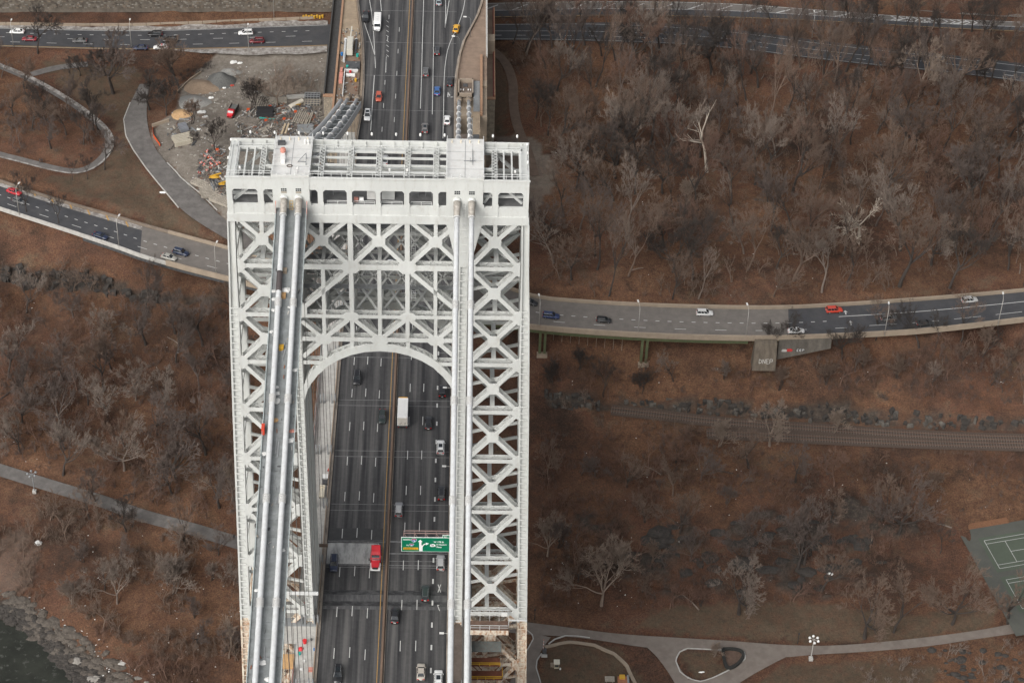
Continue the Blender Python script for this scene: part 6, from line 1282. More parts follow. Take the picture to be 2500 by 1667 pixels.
# white box truck
def wheels(t, spots, r=.48, w=.3):
    for x, y in spots:
        wm = MB().tube([(x-w/2, y, r), (x+w/2, y, r)], r, 14); wm.mi = 1; wm.tube([(x-w/2-.01, y, r), (x+w/2+.01, y, r)], r*.55, 10); o = ob('wheel', wm, [m_tire, m_rim], None); o.parent = t
def child(t, name, mb, m, smooth=False): o = ob(name, mb, m, None, smooth=smooth); o.parent = t; return o
u, v = z2(1337, 620); p = W(u, v, 2.2); t = thing('box_truck', 'white box truck with orange-yellow cab next to the median', 'truck', (p[0], p[1]+.3, .012))
mbt = M('truck_box_white', (.78, .78, .77), .45, .05, .6, c2=(.5, .48, .45), amt2=.25)
child(t, 'cargo_box', MB().box(-1.22, 1.22, -3.9, 2.4, 1.0, 3.6).box(-1.215, 1.215, 2.4, 3.3, 2.62, 3.58), mbt); child(t, 'wind_deflector', MB().hexa([(-1.15, 3.31, 2.6), (1.15, 3.31, 2.6), (1.05, 3.9, 2.5), (-1.05, 3.9, 2.5)], [(-1.12, 3.31, 3.68), (1.12, 3.31, 3.68), (1.0, 3.62, 3.60), (-1.0, 3.62, 3.60)]), M('truck_orange', (.62, .33, .03), .45, .08, 1)); child(t, 'roof_panel', MB().box(-1.18, 1.18, -3.85, 2.35, 3.6, 3.66), m_tarp); child(t, 'cab', loft([(2.45, 1.02, .6, 2.5), (2.9, 1.05, .5, 2.55), (3.4, 1.05, .5, 2.45), (3.7, 1.02, .5, 1.7), (4.3, .98, .5, 1.45), (4.5, .85, .55, 1.1)]), m_yellow, True); child(t, 'windshield', MB().hexa([(-.9, 3.40, 1.68), (.9, 3.40, 1.68), (.9, 3.74, 1.66), (-.9, 3.74, 1.66)], [(-.82, 3.2, 2.40), (.82, 3.2, 2.40), (.82, 3.44, 2.40), (-.82, 3.44, 2.40)]), m_glass); child(t, 'chassis', MB().box(-.6, .6, -3.8, 3.4, .6, 1.0), m_plast)
child(t, 'rear_door', MB().box(-1.12, 1.12, -3.95, -3.9, 1.1, 3.45), M('grimy_white_door', (.52, .49, .44), .6, .12, 1.2)); child(t, 'bumper', MB().box(-1.1, 1.1, -4.1, -3.9, .55, .8), m_plast)
mb = MB(); r_ = random.Random(4)
for k in range(9): x = -.8+r_.random()*1.5; z = 1.3+r_.random()*.7; mb.beam((x, -3.965, z), (x+r_.random()*.5-.1, -3.965, z+r_.random()*.6-.2), .07, .02, up=(0, -1, 0))
child(t, 'painted_scrawl', mb, m_plast)
for sx in (-1, 1): child(t, 'taillight', MB().box(sx*.95-.12, sx*.95+.12, -4.13, -4.0, .6, .75), m_tail)
wheels(t, [(-.95, 3.4), (.95, 3.4), (-.95, -2.3), (.95, -2.3)])
# red tractor unit
u, v = z3(1138, 620); p = W(u, v, 1.8); t = thing('tractor_unit', 'bright red lorry tractor unit without trailer in the left lanes', 'truck', (p[0], p[1]-.4, .012)); t.rotation_euler = (0, 0, math.pi); mr = paint((.52, .015, .025))
child(t, 'bonnet', loft([(1.3, 1.0, .75, 1.75), (2.0, .95, .75, 1.72), (3.0, .80, .75, 1.55), (3.3, .7, .8, 1.35)]), mr, True); child(t, 'cab', loft([(-1.5, 1.15, .7, 2.2), (-1.4, 1.2, .7, 2.3), (1.2, 1.2, .7, 2.2), (1.35, 1.15, .8, 1.8)]), mr, True)
child(t, 'sleeper_roof', MB().hexa([(-1.15, -1.5, 2.25), (1.15, -1.5, 2.25), (1.1, 1.0, 2.25), (-1.1, 1.0, 2.25)], [(-1.0, -1.45, 3.7), (1.0, -1.45, 3.7), (.85, -.1, 2.95), (-.85, -.1, 2.95)]), mr); child(t, 'windshield', MB().hexa([(-1.0, .9, 1.85), (1.0, .9, 1.85), (.98, 1.40, 1.82), (-.98, 1.40, 1.82)], [(-.92, .55, 2.55), (.92, .55, 2.55), (.88, .92, 2.5), (-.88, .92, 2.5)]), m_glass)
child(t, 'front_bumper', MB().box(-1.1, 1.1, 3.1, 3.45, .45, .85), m_head); child(t, 'grille', MB().box(-.5, .5, 3.2, 3.42, .87, 1.3), m_plast); child(t, 'chassis_rails', MB().box(-.5, .5, -4.3, -1.4, .7, 1.0), m_plast); child(t, 'fifth_wheel', MB().tube([(0, -2.9, 1.0), (0, -2.9, 1.15)], .5, 12), m_dgrey)
for sx in (-1, 1): child(t, 'fender', loft([(1.5, .22, .6, 1.05), (2.4, .26, .9, 1.2), (3.1, .22, .6, 1.0)]), M('pale_fender', (.6, .5, .5), .4, .1, 1), True).location = (sx*.95, 0, 0); child(t, 'mirror', MB().box(sx*1.42-.1, sx*1.42+.1, 1.2, 1.35, 1.5, 2.2), m_plast); child(t, 'headlight', MB().box(sx*.85-.18, sx*.85+.18, 3.12, 3.3, 1.0, 1.2), m_head); child(t, 'fuel_tank', MB().tube([(sx*1.0, -.9, .65), (sx*1.0, .8, .65)], .32, 12), m_rim)
wheels(t, [(-.98, 2.4), (.98, 2.4), (-.9, -2.4), (.9, -2.4), (-.9, -3.6), (.9, -3.6)])
# minibus
u, v = ov(867, 50); p = W(u, v, 1.6); t = thing('minibus', 'white minibus on the approach at the top of the picture', 'bus', (p[0], p[1], .012)); t.rotation_euler = (0, 0, math.pi)
child(t, 'body', loft([(-3.7, 1.08, .5, 2.6), (-3.6, 1.15, .4, 2.75), (2.0, 1.15, .4, 2.75), (2.5, 1.08, .4, 2.4), (2.9, 1.0, .4, 1.5), (3.5, .95, .45, 1.25), (3.7, .8, .5, .95)]), paint(WHT), True); child(t, 'roof_panel', MB().box(-.95, .95, -3.4, 1.8, 2.75, 2.8), m_tarp); child(t, 'windshield', MB().hexa([(-.95, 2.35, 1.55), (.95, 2.35, 1.55), (.92, 2.95, 1.5), (-.92, 2.95, 1.5)], [(-.9, 2.15, 2.35), (.9, 2.15, 2.35), (.86, 2.56, 2.32), (-.86, 2.56, 2.32)]), m_glass)
for y in (-2, -.6, .6): child(t, 'roof_hatch', MB().box(-.25, .25, y-.3, y+.3, 2.8, 2.88), m_rail)
for sx in (-1, 1): child(t, 'side_windows', MB().box(sx*1.13-.03, sx*1.13+.03, -3.3, 1.9, 1.6, 2.3), m_glass); child(t, 'headlight', MB().box(sx*.7-.15, sx*.7+.15, 3.45, 3.6, .9, 1.08), m_head); child(t, 'mirror', MB().box(sx*1.28-.1, sx*1.28+.1, 2.5, 2.62, 1.5, 1.9), m_plast)
wheels(t, [(-1.0, 2.7), (1.0, 2.7), (-1.0, -2.2), (1.0, -2.2)], .4)
# red dump truck in the yard
u, v = z8(540, 700); p = G(u, v); t = thing('dump_truck', 'red dump truck parked on the dirt of the construction yard', 'truck', (p[0], p[1], p[2]+.05)); t.rotation_euler = (0, 0, math.pi-.22)
child(t, 'cab', loft([(.6, 1.0, .7, 2.2), (.7, 1.05, .6, 2.35), (1.7, 1.05, .6, 2.3), (2.1, 1.0, .65, 1.7), (3.0, .9, .7, 1.5), (3.3, .75, .75, 1.2)]), paint((.50, .012, .02)), True); child(t, 'windshield', MB().hexa([(-.9, 1.7, 1.7), (.9, 1.7, 1.7), (.88, 2.15, 1.7), (-.88, 2.15, 1.7)], [(-.85, 1.5, 2.28), (.85, 1.5, 2.28), (.82, 1.78, 2.25), (-.82, 1.78, 2.25)]), m_glass)
mb = MB(); mb.box(-1.15, 1.15, -3.2, .45, .9, 1.1); mb.box(-1.15, -1.05, -3.2, .45, 1.1, 2.0); mb.box(1.05, 1.15, -3.2, .45, 1.1, 2.0); mb.box(-1.05, 1.05, .35, .45, 1.1, 2.2); child(t, 'tipper_body', mb, M('dark_tipper', (.07, .05, .05), .8, .2, 1)); child(t, 'load', MB().box(-1.0, 1.0, -3.0, .3, 1.1, 1.6), m_gravel); child(t, 'chassis', MB().box(-.5, .5, -3.2, 2.6, .55, .9), m_plast)
for sx in (-1, 1): child(t, 'headlight', MB().box(sx*.7-.14, sx*.7+.14, 3.1, 3.25, .95, 1.1), m_head)
wheels(t, [(-.95, 2.2), (.95, 2.2), (-.95, -1.6), (.95, -1.6), (-.95, -2.6), (.95, -2.6)], .45)
# ------------------------------------------------------------------ trees
def make_tree(seed, H, trunk_f=.32, spread=.75, limbs=5, lean=0.0, levels=5, fine=8, lenf=.66, rad=None, stems=1, up=.25, twig_r=.0185):
    R = random.Random(seed); T = MB(); C = MB(); rad = rad or H*.023
    U = R.uniform; sq = math.sqrt
    def nrm3(x, y, z): l = sq(x*x+y*y+z*z)+1e-9; return (x/l, y/l, z/l)
    def rvec(d, ang):
        rx, ry, rz = U(-1, 1), U(-1, 1), U(-1, 1); ax, ay, az = nrm3(d[1]*rz-d[2]*ry, d[2]*rx-d[0]*rz, d[0]*ry-d[1]*rx); c, s_ = math.cos(ang), math.sin(ang)
        return nrm3(d[0]*c+ax*s_, d[1]*c+ay*s_, d[2]*c+az*s_)
    def cone(p, q, r):
        d = (q[0]-p[0], q[1]-p[1], q[2]-p[2]); a = nrm3(d[1]*.1-d[2]*.9, d[2]*.3-d[0]*.1, d[0]*.9-d[1]*.3); b = nrm3(d[1]*a[2]-d[2]*a[1], d[2]*a[0]-d[0]*a[2], d[0]*a[1]-d[1]*a[0]); h = .87*r; g = .5*r
        k = len(C.v); C.v += [(p[0]+a[0]*r, p[1]+a[1]*r, p[2]+a[2]*r), (p[0]-a[0]*g+b[0]*h, p[1]-a[1]*g+b[1]*h, p[2]-a[2]*g+b[2]*h), (p[0]-a[0]*g-b[0]*h, p[1]-a[1]*g-b[1]*h, p[2]-a[2]*g-b[2]*h), q]; C.f += [(k, k+1, k+3), (k+1, k+2, k+3), (k+2, k, k+3)]; C.m += [0, 0, 0]
    lerp = lambda a, b, t: (a[0]+(b[0]-a[0])*t, a[1]+(b[1]-a[1])*t, a[2]+(b[2]-a[2])*t)
    def grow(p, d, L, r, lv):
        n = 3 if lv < 3 else 2; pts = [p]; rs = [r]; dd = d
        for i in range(n):
            dd = rvec(dd, U(.05, .30)); dd = nrm3(dd[0], dd[1], dd[2]+up*.35); e = pts[-1]; pts.append((e[0]+dd[0]*L/n, e[1]+dd[1]*L/n, e[2]+dd[2]*L/n)); rs.append(r*(1-.55*(i+1)/n))
        if lv <= 2: T.tube(pts, rs, 6 if lv == 0 else 5 if lv == 1 else 4, cap=False)
        else:
            for i in range(n): cone(pts[i], lerp(pts[i], pts[i+1], 1.25), max(twig_r, rs[i]))
        if lv >= levels:
            for k in range(fine):
                i = R.randrange(0, n); q = lerp(pts[i], pts[i+1], R.random()); w = rvec(dd, U(.3, 1.0)); l = L*U(.35, .8); cone(q, (q[0]+w[0]*l, q[1]+w[1]*l, q[2]+w[2]*l), twig_r)
            return
        m = R.choice((3, 4)) if lv > 0 else limbs
        for k in range(m):
            f = U(.35, 1.0) if lv > 0 else U(.75, 1.0)
            if k == 0: f = 1.0
            x = f*n; i = min(n-1, int(x)); q = lerp(pts[i], pts[i+1], x-i); ang = U(.35, .95)*spread*(1.15 if lv == 0 else 1.0)
            if k == 0 and lv > 0: ang *= .4
            grow(q, rvec(dd, ang), L*U(.75, 1.1)*lenf*(1.6 if lv == 0 and trunk_f < .3 else 1.25 if lv == 0 else 1), max(.010, rs[i]*.72 if lv == 0 else rs[i]*.61), lv+1)
    for s_ in range(stems):
        k = 1+2*(stems > 1); o = .3*(stems > 1)
        grow((U(-1, 1)*o, U(-1, 1)*o, -.4), nrm3(lean+U(-.08, .08)*k, U(-.08, .08)*k, 1.0), H*trunk_f+.4, rad*(1 if stems == 1 else .6), 0)
    zs = max(v[2] for v in C.v); k = H/zs
    for B in (T, C): B.v = [(x*k, y*k, z*k if z > 0 else z) for x, y, z in B.v]
    return T.mesh('trunk', smooth=True), C.mesh('crown')
def bark(name, c): return M(name, c, .9, .2, .8)
B_BR = bark('bark_brown', (.140, .098, .074)); B_GR = bark('bark_grey', (.165, .132, .110)); B_PU = bark('bark_purple_grey', (.100, .077, .066)); B_DK = bark('bark_dark', (.046, .037, .032)); B_TN = bark('bark_tan', (.195, .150, .118)); B_PL = bark('bark_pale', (.38, .33, .275)); B_RD = bark('bark_reddish', (.135, .080, .058))
TREES = [make_tree(1, 12, .34, .75, 5), make_tree(2, 13, .42, .65, 5), make_tree(3, 11, .26, .95, 6), make_tree(4, 12, .30, .85, 5, fine=9), make_tree(5, 14, .50, .60, 4), make_tree(6, 10, .22, 1.0, 6, fine=7), make_tree(7, 9, .18, .8, 3, stems=3, fine=6), make_tree(8, 12, .45, .8, 4, lean=.2), make_tree(41, 15, .55, .5, 4, fine=3), make_tree(42, 13, .38, .7, 6, fine=5), make_tree(46, 10, .17, .95, 7, levels=4, fine=3, twig_r=.028, up=.15)]
TB = {}
def thick(k):
    a = {0: (1, 12, .34, .75, 5), 1: (2, 13, .42, .65, 5), 2: (3, 11, .26, .95, 6), 3: (4, 12, .30, .85, 5), 4: (5, 14, .50, .60, 4), 5: (6, 10, .22, 1.0, 6), 7: (8, 12, .45, .8, 4, .2)}
    if k not in a: return TREES[k]
    if k not in TB: TB[k] = make_tree(*a[k], fine=7, twig_r=.03)
    return TB[k]
def plant(proto, p, s, rz, barkT, barkC, label, group=None, name='bare_tree', sz=None):
    t = thing(name, label, 'tree', tuple(p), group, rz); t.scale = (s, s, sz or s)
    for nm, me, b in (('trunk', proto[0], barkT), ('crown', proto[1], barkC)):
        if not me.materials: me.materials.append(B_BR)
        o = bpy.data.objects.new(nm, me); COL.objects.link(o); o.parent = t; o.material_slots[0].link = 'OBJECT'; o.material_slots[0].material = b
    return t
_SA = np.concatenate([C[:-1, :2] for C, hw, m in CARVE]); _SB = np.concatenate([C[1:, :2] for C, hw, m in CARVE]); _SH = np.concatenate([hw[:-1] for C, hw, m in CARVE]); _SD = _SB-_SA; _SL = (_SD**2).sum(1)+1e-9
def onroad(x, y, pad):
    t = np.clip(((x-_SA[:, 0])*_SD[:, 0]+(y-_SA[:, 1])*_SD[:, 1])/_SL, 0, 1); d = np.hypot(x-_SA[:, 0]-t*_SD[:, 0], y-_SA[:, 1]-t*_SD[:, 1])
    return bool((d < _SH+pad).any()) or (abs(x) < 27 and (y < 14 or y > 185))
def scatter(poly, n, dmin, seed, pad=1.5, tries=40, wp=None):
    R = random.Random(seed); P = wp or Gpoly(poly); xs = [p[0] for p in P]; ys_ = [p[1] for p in P]; out = []
    for _ in range(n*tries):
        x = R.uniform(min(xs), max(xs)); y = R.uniform(min(ys_), max(ys_))
        if not inpoly(np.array([x]), np.array([y]), P)[0] or onroad(x, y, pad): continue
        if any((x-a)**2+(y-b)**2 < dmin*dmin for a, b, _ in out): continue
        out.append((x, y, float(gz(x, y))))
        if len(out) >= n: break
    return out
W1 = [(1230, 125), (1320, 118), (1700, 130), (2000, 170), (2300, 200), (2640, 240), (2640, 690), (2300, 706), (1900, 738), (1650, 738), (1310, 716), (1340, 520), (1370, 430), (1330, 350), (1285, 240)]
W2 = [(1240, 50), (1500, 46), (1750, 50), (1900, 75), (2300, 105), (2600, 130), (2600, 85), (2200, 68), (1800, 44), (1500, 41), (1240, 46)]
W3 = [(1330, 850), (1560, 870), (1900, 865), (2050, 845), (2300, 810), (2600, 780), (2600, 985), (2200, 975), (1900, 955), (1330, 945)]
W4 = [(1320, 1060), (1560, 1055), (1900, 1110), (2600, 1130), (2600, 1250), (2400, 1240), (2300, 1290), (2150, 1440), (1900, 1480), (1600, 1490), (1320, 1490)]
W5 = [(-60, 700), (200, 730), (560, 760), (610, 850), (620, 1300), (400, 1240), (0, 1115), (-60, 1100)]
W6 = [(80, 1230), (330, 1280), (590, 1370), (620, 1640), (400, 1620), (250, 1540), (130, 1450), (110, 1330)]
W7 = [(-60, 165), (60, 205), (160, 260), (225, 310), (250, 350), (210, 390), (60, 375), (-60, 350)]
W8 = [(0, 640), (140, 655), (330, 680), (550, 715), (550, 745), (300, 725), (0, 700)]
FOR = [TREES[0], TREES[1], TREES[4], TREES[7], TREES[3], TREES[2], TREES[8], TREES[9], TREES[8]]
KEEP = [G(*z6(952, 760)), G(*z6(1625, 1045))]    # stay clear in front of the dead snag and the sycamore
def wood(poly, n, dmin, seed, protos, s0, s1, barks, label, group, name='bare_tree', pad=1.5):
    R = random.Random(seed*13+1); us = [q[0] for q in poly]; vs_ = [q[1] for q in poly]; cn = {B_BR.name: 'brown', B_GR.name: 'grey', B_PU.name: 'purplish', B_DK.name: 'dark', B_TN.name: 'tan', B_RD.name: 'reddish'}
    for x, y, z in scatter(poly, n, dmin, seed, pad):
        if any(abs(x-q[0]) < 5.5 and -17 < y-q[1] < 2 for q in KEEP): continue
        b = R.choice(barks); f = R.random(); s = s0+(s1-s0)*f; d = np.array((x, y, z))-CAM; u = 1250+FPX*(d@_rt)/(d@_fw); v = 833.5-FPX*(d@_up)/(d@_fw)
        fu = (min(2500, max(0, u))-max(0, min(us)))/(min(2500, max(us))-max(0, min(us))); fv = (v-min(vs_))/(max(vs_)-min(vs_))
        lab = '%s %s %s, %s %s' % ('small' if f < .33 else 'medium' if f < .67 else 'tall', cn[b.name], label, ('back', 'middle', 'front')[min(2, int(max(0, fv)*3))], ('far left', 'left', 'centre', 'right', 'far right')[min(4, int(max(0, fu)*5))])
        plant(R.choice(protos), (x, y, z), s, R.uniform(0, 6.28), B_DK if R.random() < .72 else b, b, lab, group, name, s*R.uniform(.95, 1.2))
wood([(1235, 108), (1700, 122), (2029, 160), (2305, 186), (2560, 215), (2560, 240), (2300, 210), (2000, 182), (1700, 145), (1240, 128)], 42, 3.6, 19, [TREES[1], TREES[4], TREES[8], TREES[9]], 1.1, 1.75, [B_DK, B_BR, B_PU, B_PU], 'bare tree along the lower edge of the upper parkway', 'trees edging the upper parkway', pad=.3)
wood(W1, 175, 6.4, 11, FOR, 1.15, 2.0, [B_BR, B_BR, B_PU, B_GR, B_RD, B_GR, B_DK], 'bare tree in the wood right of the bridge', 'trees of the wood right of the bridge')
wood(W2, 26, 4.5, 12, [TREES[1], TREES[4], TREES[0]], 1.0, 1.45, [B_BR, B_DK], 'bare tree on the strip between upper right roads', 'trees on the upper road strip', pad=.6)
wood(W3, 20, 8, 13, [TREES[4], TREES[1], TREES[6]], .65, 1.05, [B_BR, B_DK, B_GR], 'bare tree on the slope between viaduct and railway', 'trees on the slope below the viaduct')
wood(W4, 26, 8.5, 14, [TREES[5], TREES[6], TREES[3], TREES[2]], .75, 1.2, [B_PU, B_BR, B_RD, B_BR], 'bare tree on the knoll below the railway', 'trees of the rocky knoll')
wood(W5, 34, 8.5, 15, [TREES[3], TREES[2], TREES[5], TREES[0]], 1.05, 1.5, [B_PU, B_BR, B_PU, B_GR], 'bare tree in the thicket left of the tower', 'trees of the thicket left of the tower')
wood(W6, 14, 8, 16, [TREES[5], TREES[6], TREES[2]], .7, 1.1, [B_PU, B_BR, B_GR], 'bare tree between lower left path and shore', 'trees by the left shore')
wood(W7, 13, 5.5, 17, [TREES[0], TREES[3], TREES[1]], .85, 1.25, [B_PU, B_DK, B_BR], 'bare tree inside the pale loop path', 'trees inside the loop path')
# single trees one can point at
def single(u, v, k, s, b, c, label, name='bare_tree', rz=0.0, sz=None):
    if u > 1300 and v > 1000 and b in (B_GR, B_TN, B_BR) and 'pale' not in label and 'tan' not in label: b = B_DK; c = B_BR if 'grey' not in label else B_PU
    plant(thick(k) if b is B_DK and u < 600 else TREES[k], G(u, v), s*(1.5 if name == 'bare_tree' else 1.1), rz, b, c, label, None, name, sz)
single(*z4(278, 395), 7, 1.15, B_DK, B_DK, 'dark leaning tree rising in front of the dark red sedan at top left'); single(*z4(590, 560), 2, .62, B_DK, B_DK, 'small dark bare tree standing alone on the left lawn'); single(*z4(835, 690), 3, 1.25, B_DK, B_PU, 'large dark spreading tree on the left lawn below the upper parkway')
single(*z4(770, 560), 2, .8, B_DK, B_DK, 'dark forked tree just left of the large lawn tree'); single(*z4(1285, 560), 0, .85, B_DK, B_BR, 'dark bare tree beside the pale verge, left of the gravel pile'); single(*z4(1320, 655), 1, .95, B_DK, B_BR, 'tall bare tree at the edge of the yard hedge'); single(*z4(1100, 810), 3, .8, B_DK, B_DK, 'spreading tree at the edge of the service road'); single(*z4(1225, 850), 5, .85, B_DK, B_DK, 'dark bushy tree in the yard by the service road')
single(*z4(1410, 910), 6, .75, B_DK, B_BR, 'small dark tree between the pale beams and the white bags'); single(*z4(1850, 815), 6, 1.0, B_DK, B_DK, 'multi-stemmed dark tree beside the dump truck'); single(*z4(2040, 780), 2, .95, B_TN, B_TN, 'tan crooked tree behind the timber stacks'); single(*z4(1580, 1110), 5, .7, B_DK, B_DK, 'small dark tree beside the orange barrels'); single(*z4(770, 1250), 7, .95, B_DK, B_PU, 'dark leaning tree at the tip of the loop path'); single(*z4(720, 960), 1, .7, B_DK, B_PU, 'thin dark tree just inside the loop path tip', rz=2); single(*z4(530, 1330), 4, .5, B_DK, B_DK, 'thin sapling below the loop path', 'sapling'); single(*z4(640, 1320), 4, .55, B_DK, B_DK, 'thin sapling below the loop path, nearer its tip', 'sapling')
single(*zL1(245, 520), 4, .75, B_DK, B_DK, 'thin dark tree against the middle parkway at far left'); single(*zL1(555, 615), 4, .6, B_DK, B_DK, 'small thin tree against the middle parkway left of the navy sedan'); single(*zL1(255, 300), 6, .4, B_TN, B_TN, 'pale twiggy bush above the middle parkway parapet', 'bush')
single(*zR5(180, 690), 2, .78, B_DK, B_DK, 'dark crooked tree in front of the white sedan on the middle parkway'); single(*zR5(715, 780), 0, .85, B_DK, B_DK, 'dark slanting tree below the middle parkway arrows'); single(*zR5(1400, 690), 1, .85, B_DK, B_DK, 'dark tree in front of the black sedan on the middle parkway'); single(*zR5(1010, 625), 4, .7, B_DK, B_BR, 'thin tree beside the silver wagon on the middle parkway'); single(*zR5(1770, 640), 4, .8, B_DK, B_BR, 'thin tree below the far right of the middle parkway'); single(*zR5(1965, 730), 6, .8, B_BR, B_BR, 'bushy brown tree below the far right parkway lamp')
single(*z6(1625, 1045), 10, 1.3, B_PL, B_PL, 'pale cream sycamore glowing in the dark wood', 'sycamore_tree', sz=1.5); single(*z6(860, 900), 6, .8, B_TN, B_TN, 'tan bushy tree in the wood below the dead snag'); single(*z6(1890, 430), 3, 1.2, B_TN, B_TN, 'pale tan spreading tree at the upper edge of the wood'); single(*zR4(1800, 1565), 6, .8, B_TN, B_TN, 'pale twiggy tree below the railway'); single(*zR5(70, 1560), 3, .9, B_TN, B_TN, 'pale twiggy tree beside the railway at its left end'); single(*zR5(640, 1440), 6, .7, B_TN, B_TN, 'pale thin tree standing over the railway tracks')
single(*zR7(915, 1165), 3, 1.15, B_DK, B_BR, 'large dark park tree on the lawn, left of the three by the drive'); single(*zR7(1172, 1118), 7, 1.1, B_BR, B_BR, 'slender leaning park tree, middle of the three by the drive'); single(*zR7(1690, 1042), 2, 1.25, B_DK, B_BR, 'wide spreading park tree left of the tennis court'); single(*zR7(2190, 1035), 0, 1.15, B_DK, B_BR, 'tall park tree in front of the tennis court'); single(*zR7(320, 560), 5, 1.35, B_BR, B_GR, 'broad grey tree sprawling over the rocks of the knoll'); single(*zR7(1215, 240), 2, 1.2, B_BR, B_GR, 'grey spreading tree at the back of the knoll'); single(*zR7(1585, 415), 4, .5, B_DK, B_DK, 'small thin tree beside the tennis court corner')
single(*zR6(280, 440), 5, .85, B_TN, B_TN, 'pale branching tree near the right tower leg'); single(*zR6(760, 880), 5, 1.3, B_TN, B_TN, 'big pale brown bushy tree above the park drive'); single(*zR6(900, 590), 6, .9, B_PL, B_TN, 'pale bare branches beside the big bushy tree'); single(*zR6(1985, 955), 3, 1.1, B_DK, B_GR, 'grey bushy tree at the lower edge of the knoll'); single(*zR6(2070, 420), 5, .9, B_GR, B_GR, 'grey tree on the dark rocks of the knoll'); single(*zR6(1760, 1330), 6, .55, B_TN, B_TN, 'small tan bush on the grass island', 'bush'); single(*zR6(760, 470), 4, .55, B_RD, B_RD, 'thin reddish sapling near the tower foot', 'sapling')
single(*zL2(1105, 1270), 2, 1.1, B_GR, B_GR, 'pale grey forked tree above the lower left path'); single(*zL2(1575, 1370), 3, 1.1, B_DK, B_PU, 'dark trunked tree right of the pale forked one'); single(*zL2(530, 900), 5, 1.25, B_PU, B_PU, 'wide purple-grey tree in the left thicket'); single(*zL2(2070, 1540), 5, .9, B_TN, B_TN, 'pale twiggy tree beside the left tower leg'); single(*zL2(850, 1545), 0, .7, B_DK, B_PU, 'dark tree on the lower left path edge'); single(*zL3(1125, 220), 0, .7, B_DK, B_DK, 'dark tree just below the lower left path'); single(*zL3(1640, 330), 4, .7, B_DK, B_BR, 'thin forked tree below the lower left path'); single(*zL3(1045, 860), 5, .9, B_GR, B_GR, 'grey sprawling tree near the left shore'); single(*zL3(1540, 760), 6, 1.1, B_GR, B_GR, 'grey fan-shaped tree near the left shore'); single(*zL3(2040, 1340), 7, .8, B_TN, B_TN, 'tan slanting tree by the bottom left of the tower')
# dead snag
SN = make_tree(33, 13, .62, 1.05, 5, levels=2, fine=1, lenf=.55, rad=.42, up=.1)
plant(SN, G(*z6(952, 760)), 1.75, .5, B_PL, B_PL, 'dead pale tree snag with broken bare limbs in the right wood', None, 'dead_tree')
# undergrowth (nobody could count it)
def brush_proto(seed, n, h, wide):
    R = random.Random(seed); V = []; F = []
    for k in range(n):
        a = R.uniform(0, 6.28); p = np.array((R.uniform(-.3, .3), R.uniform(-.3, .3), -.1)); d = np.array((math.cos(a)*wide*R.random(), math.sin(a)*wide*R.random(), 1.0)); d /= np.linalg.norm(d); L = h*R.uniform(.5, 1)
        segs = [(p, p+d*L, .026)]
        for j_ in range(3):
            f = R.uniform(.3, .95); q = p+d*L*f; e = d+np.array((R.uniform(-.9, .9), R.uniform(-.9, .9), R.uniform(-.2, .5))); e /= np.linalg.norm(e); segs.append((q, q+e*L*R.uniform(.3, .6), .021))
        for a_, b_, r in segs:
            dd = b_-a_; u_ = np.cross(dd, (.2, .3, .9)); u_ = u_/(np.linalg.norm(u_)+1e-6)*r; w_ = np.cross(dd, u_); w_ = w_/(np.linalg.norm(w_)+1e-6)*r; k0 = len(V)
            V += [a_+u_, a_-u_*.5+w_*.87, a_-u_*.5-w_*.87, b_]; F += [(k0, k0+1, k0+3), (k0+1, k0+2, k0+3), (k0+2, k0, k0+3)]
    return np.array(V), np.array(F)
def sap_proto(seed, H):
    a, b = make_tree(seed, H, .3, .8, 3, levels=3, fine=2, twig_r=.034); out = []; fo = []; k = 0
    for me in (a, b):
        v = np.zeros(len(me.vertices)*3); me.vertices.foreach_get('co', v); out.append(v.reshape(-1, 3))
        for p in me.polygons:
            q = list(p.vertices); fo += [(q[0]+k, q[i]+k, q[i+1]+k) for i in range(1, len(q)-1)]
        k += len(me.vertices); bpy.data.meshes.remove(me)
    return np.concatenate(out), np.array(fo)
BP = [brush_proto(i, 11, 1.7, .9) for i in range(4)]+[sap_proto(21, 4.5), sap_proto(22, 6.0)]
def tri_object(name, V, F, m, label, kind='stuff'):
    me = bpy.data.meshes.new(name); me.vertices.add(len(V)); me.vertices.foreach_set('co', V.ravel()); me.loops.add(len(F)*3); me.loops.foreach_set('vertex_index', F.ravel()); me.polygons.add(len(F)); me.polygons.foreach_set('loop_start', np.arange(len(F))*3); me.polygons.foreach_set('loop_total', np.full(len(F), 3)); me.update()
    me.materials.append(m); o = bpy.data.objects.new(name, me); COL.objects.link(o); props(o, label, 'undergrowth', None, kind); return o
def undergrowth(poly, n, seed, m, label, smax=1.3, tall=.15):
    R = random.Random(seed); Vs = []; Fs = []; k = 0; rs = np.random.default_rng(seed); P = Gpoly(poly); mn = np.min(P, 0); mx = np.max(P, 0); pts = rs.uniform(mn, mx, (n*6, 2)); ok = inpoly(pts[:, 0], pts[:, 1], P) & (fbm(pts[:, 0]/8+seed, pts[:, 1]/8, 3) > .43); pts = pts[ok][:n]; bad = np.array([onroad(x, y, .8) for x, y in pts]) if len(pts) else np.zeros(0, bool); pts = pts[~bad]; zz = gz(pts[:, 0], pts[:, 1])
    for (x, y), z in zip(pts, zz):
        V, F = BP[R.randrange(4) if R.random() > tall else R.choice((4, 5))]; s = R.uniform(.6, smax); a = R.uniform(0, 6.28); c, s_ = math.cos(a)*s, math.sin(a)*s
        Vs.append(np.stack([V[:, 0]*c-V[:, 1]*s_+x, V[:, 0]*s_+V[:, 1]*c+y, V[:, 2]*s+z], -1)); Fs.append(F+k); k += len(V)
    tri_object('undergrowth', np.concatenate(Vs), np.concatenate(Fs), m, label)
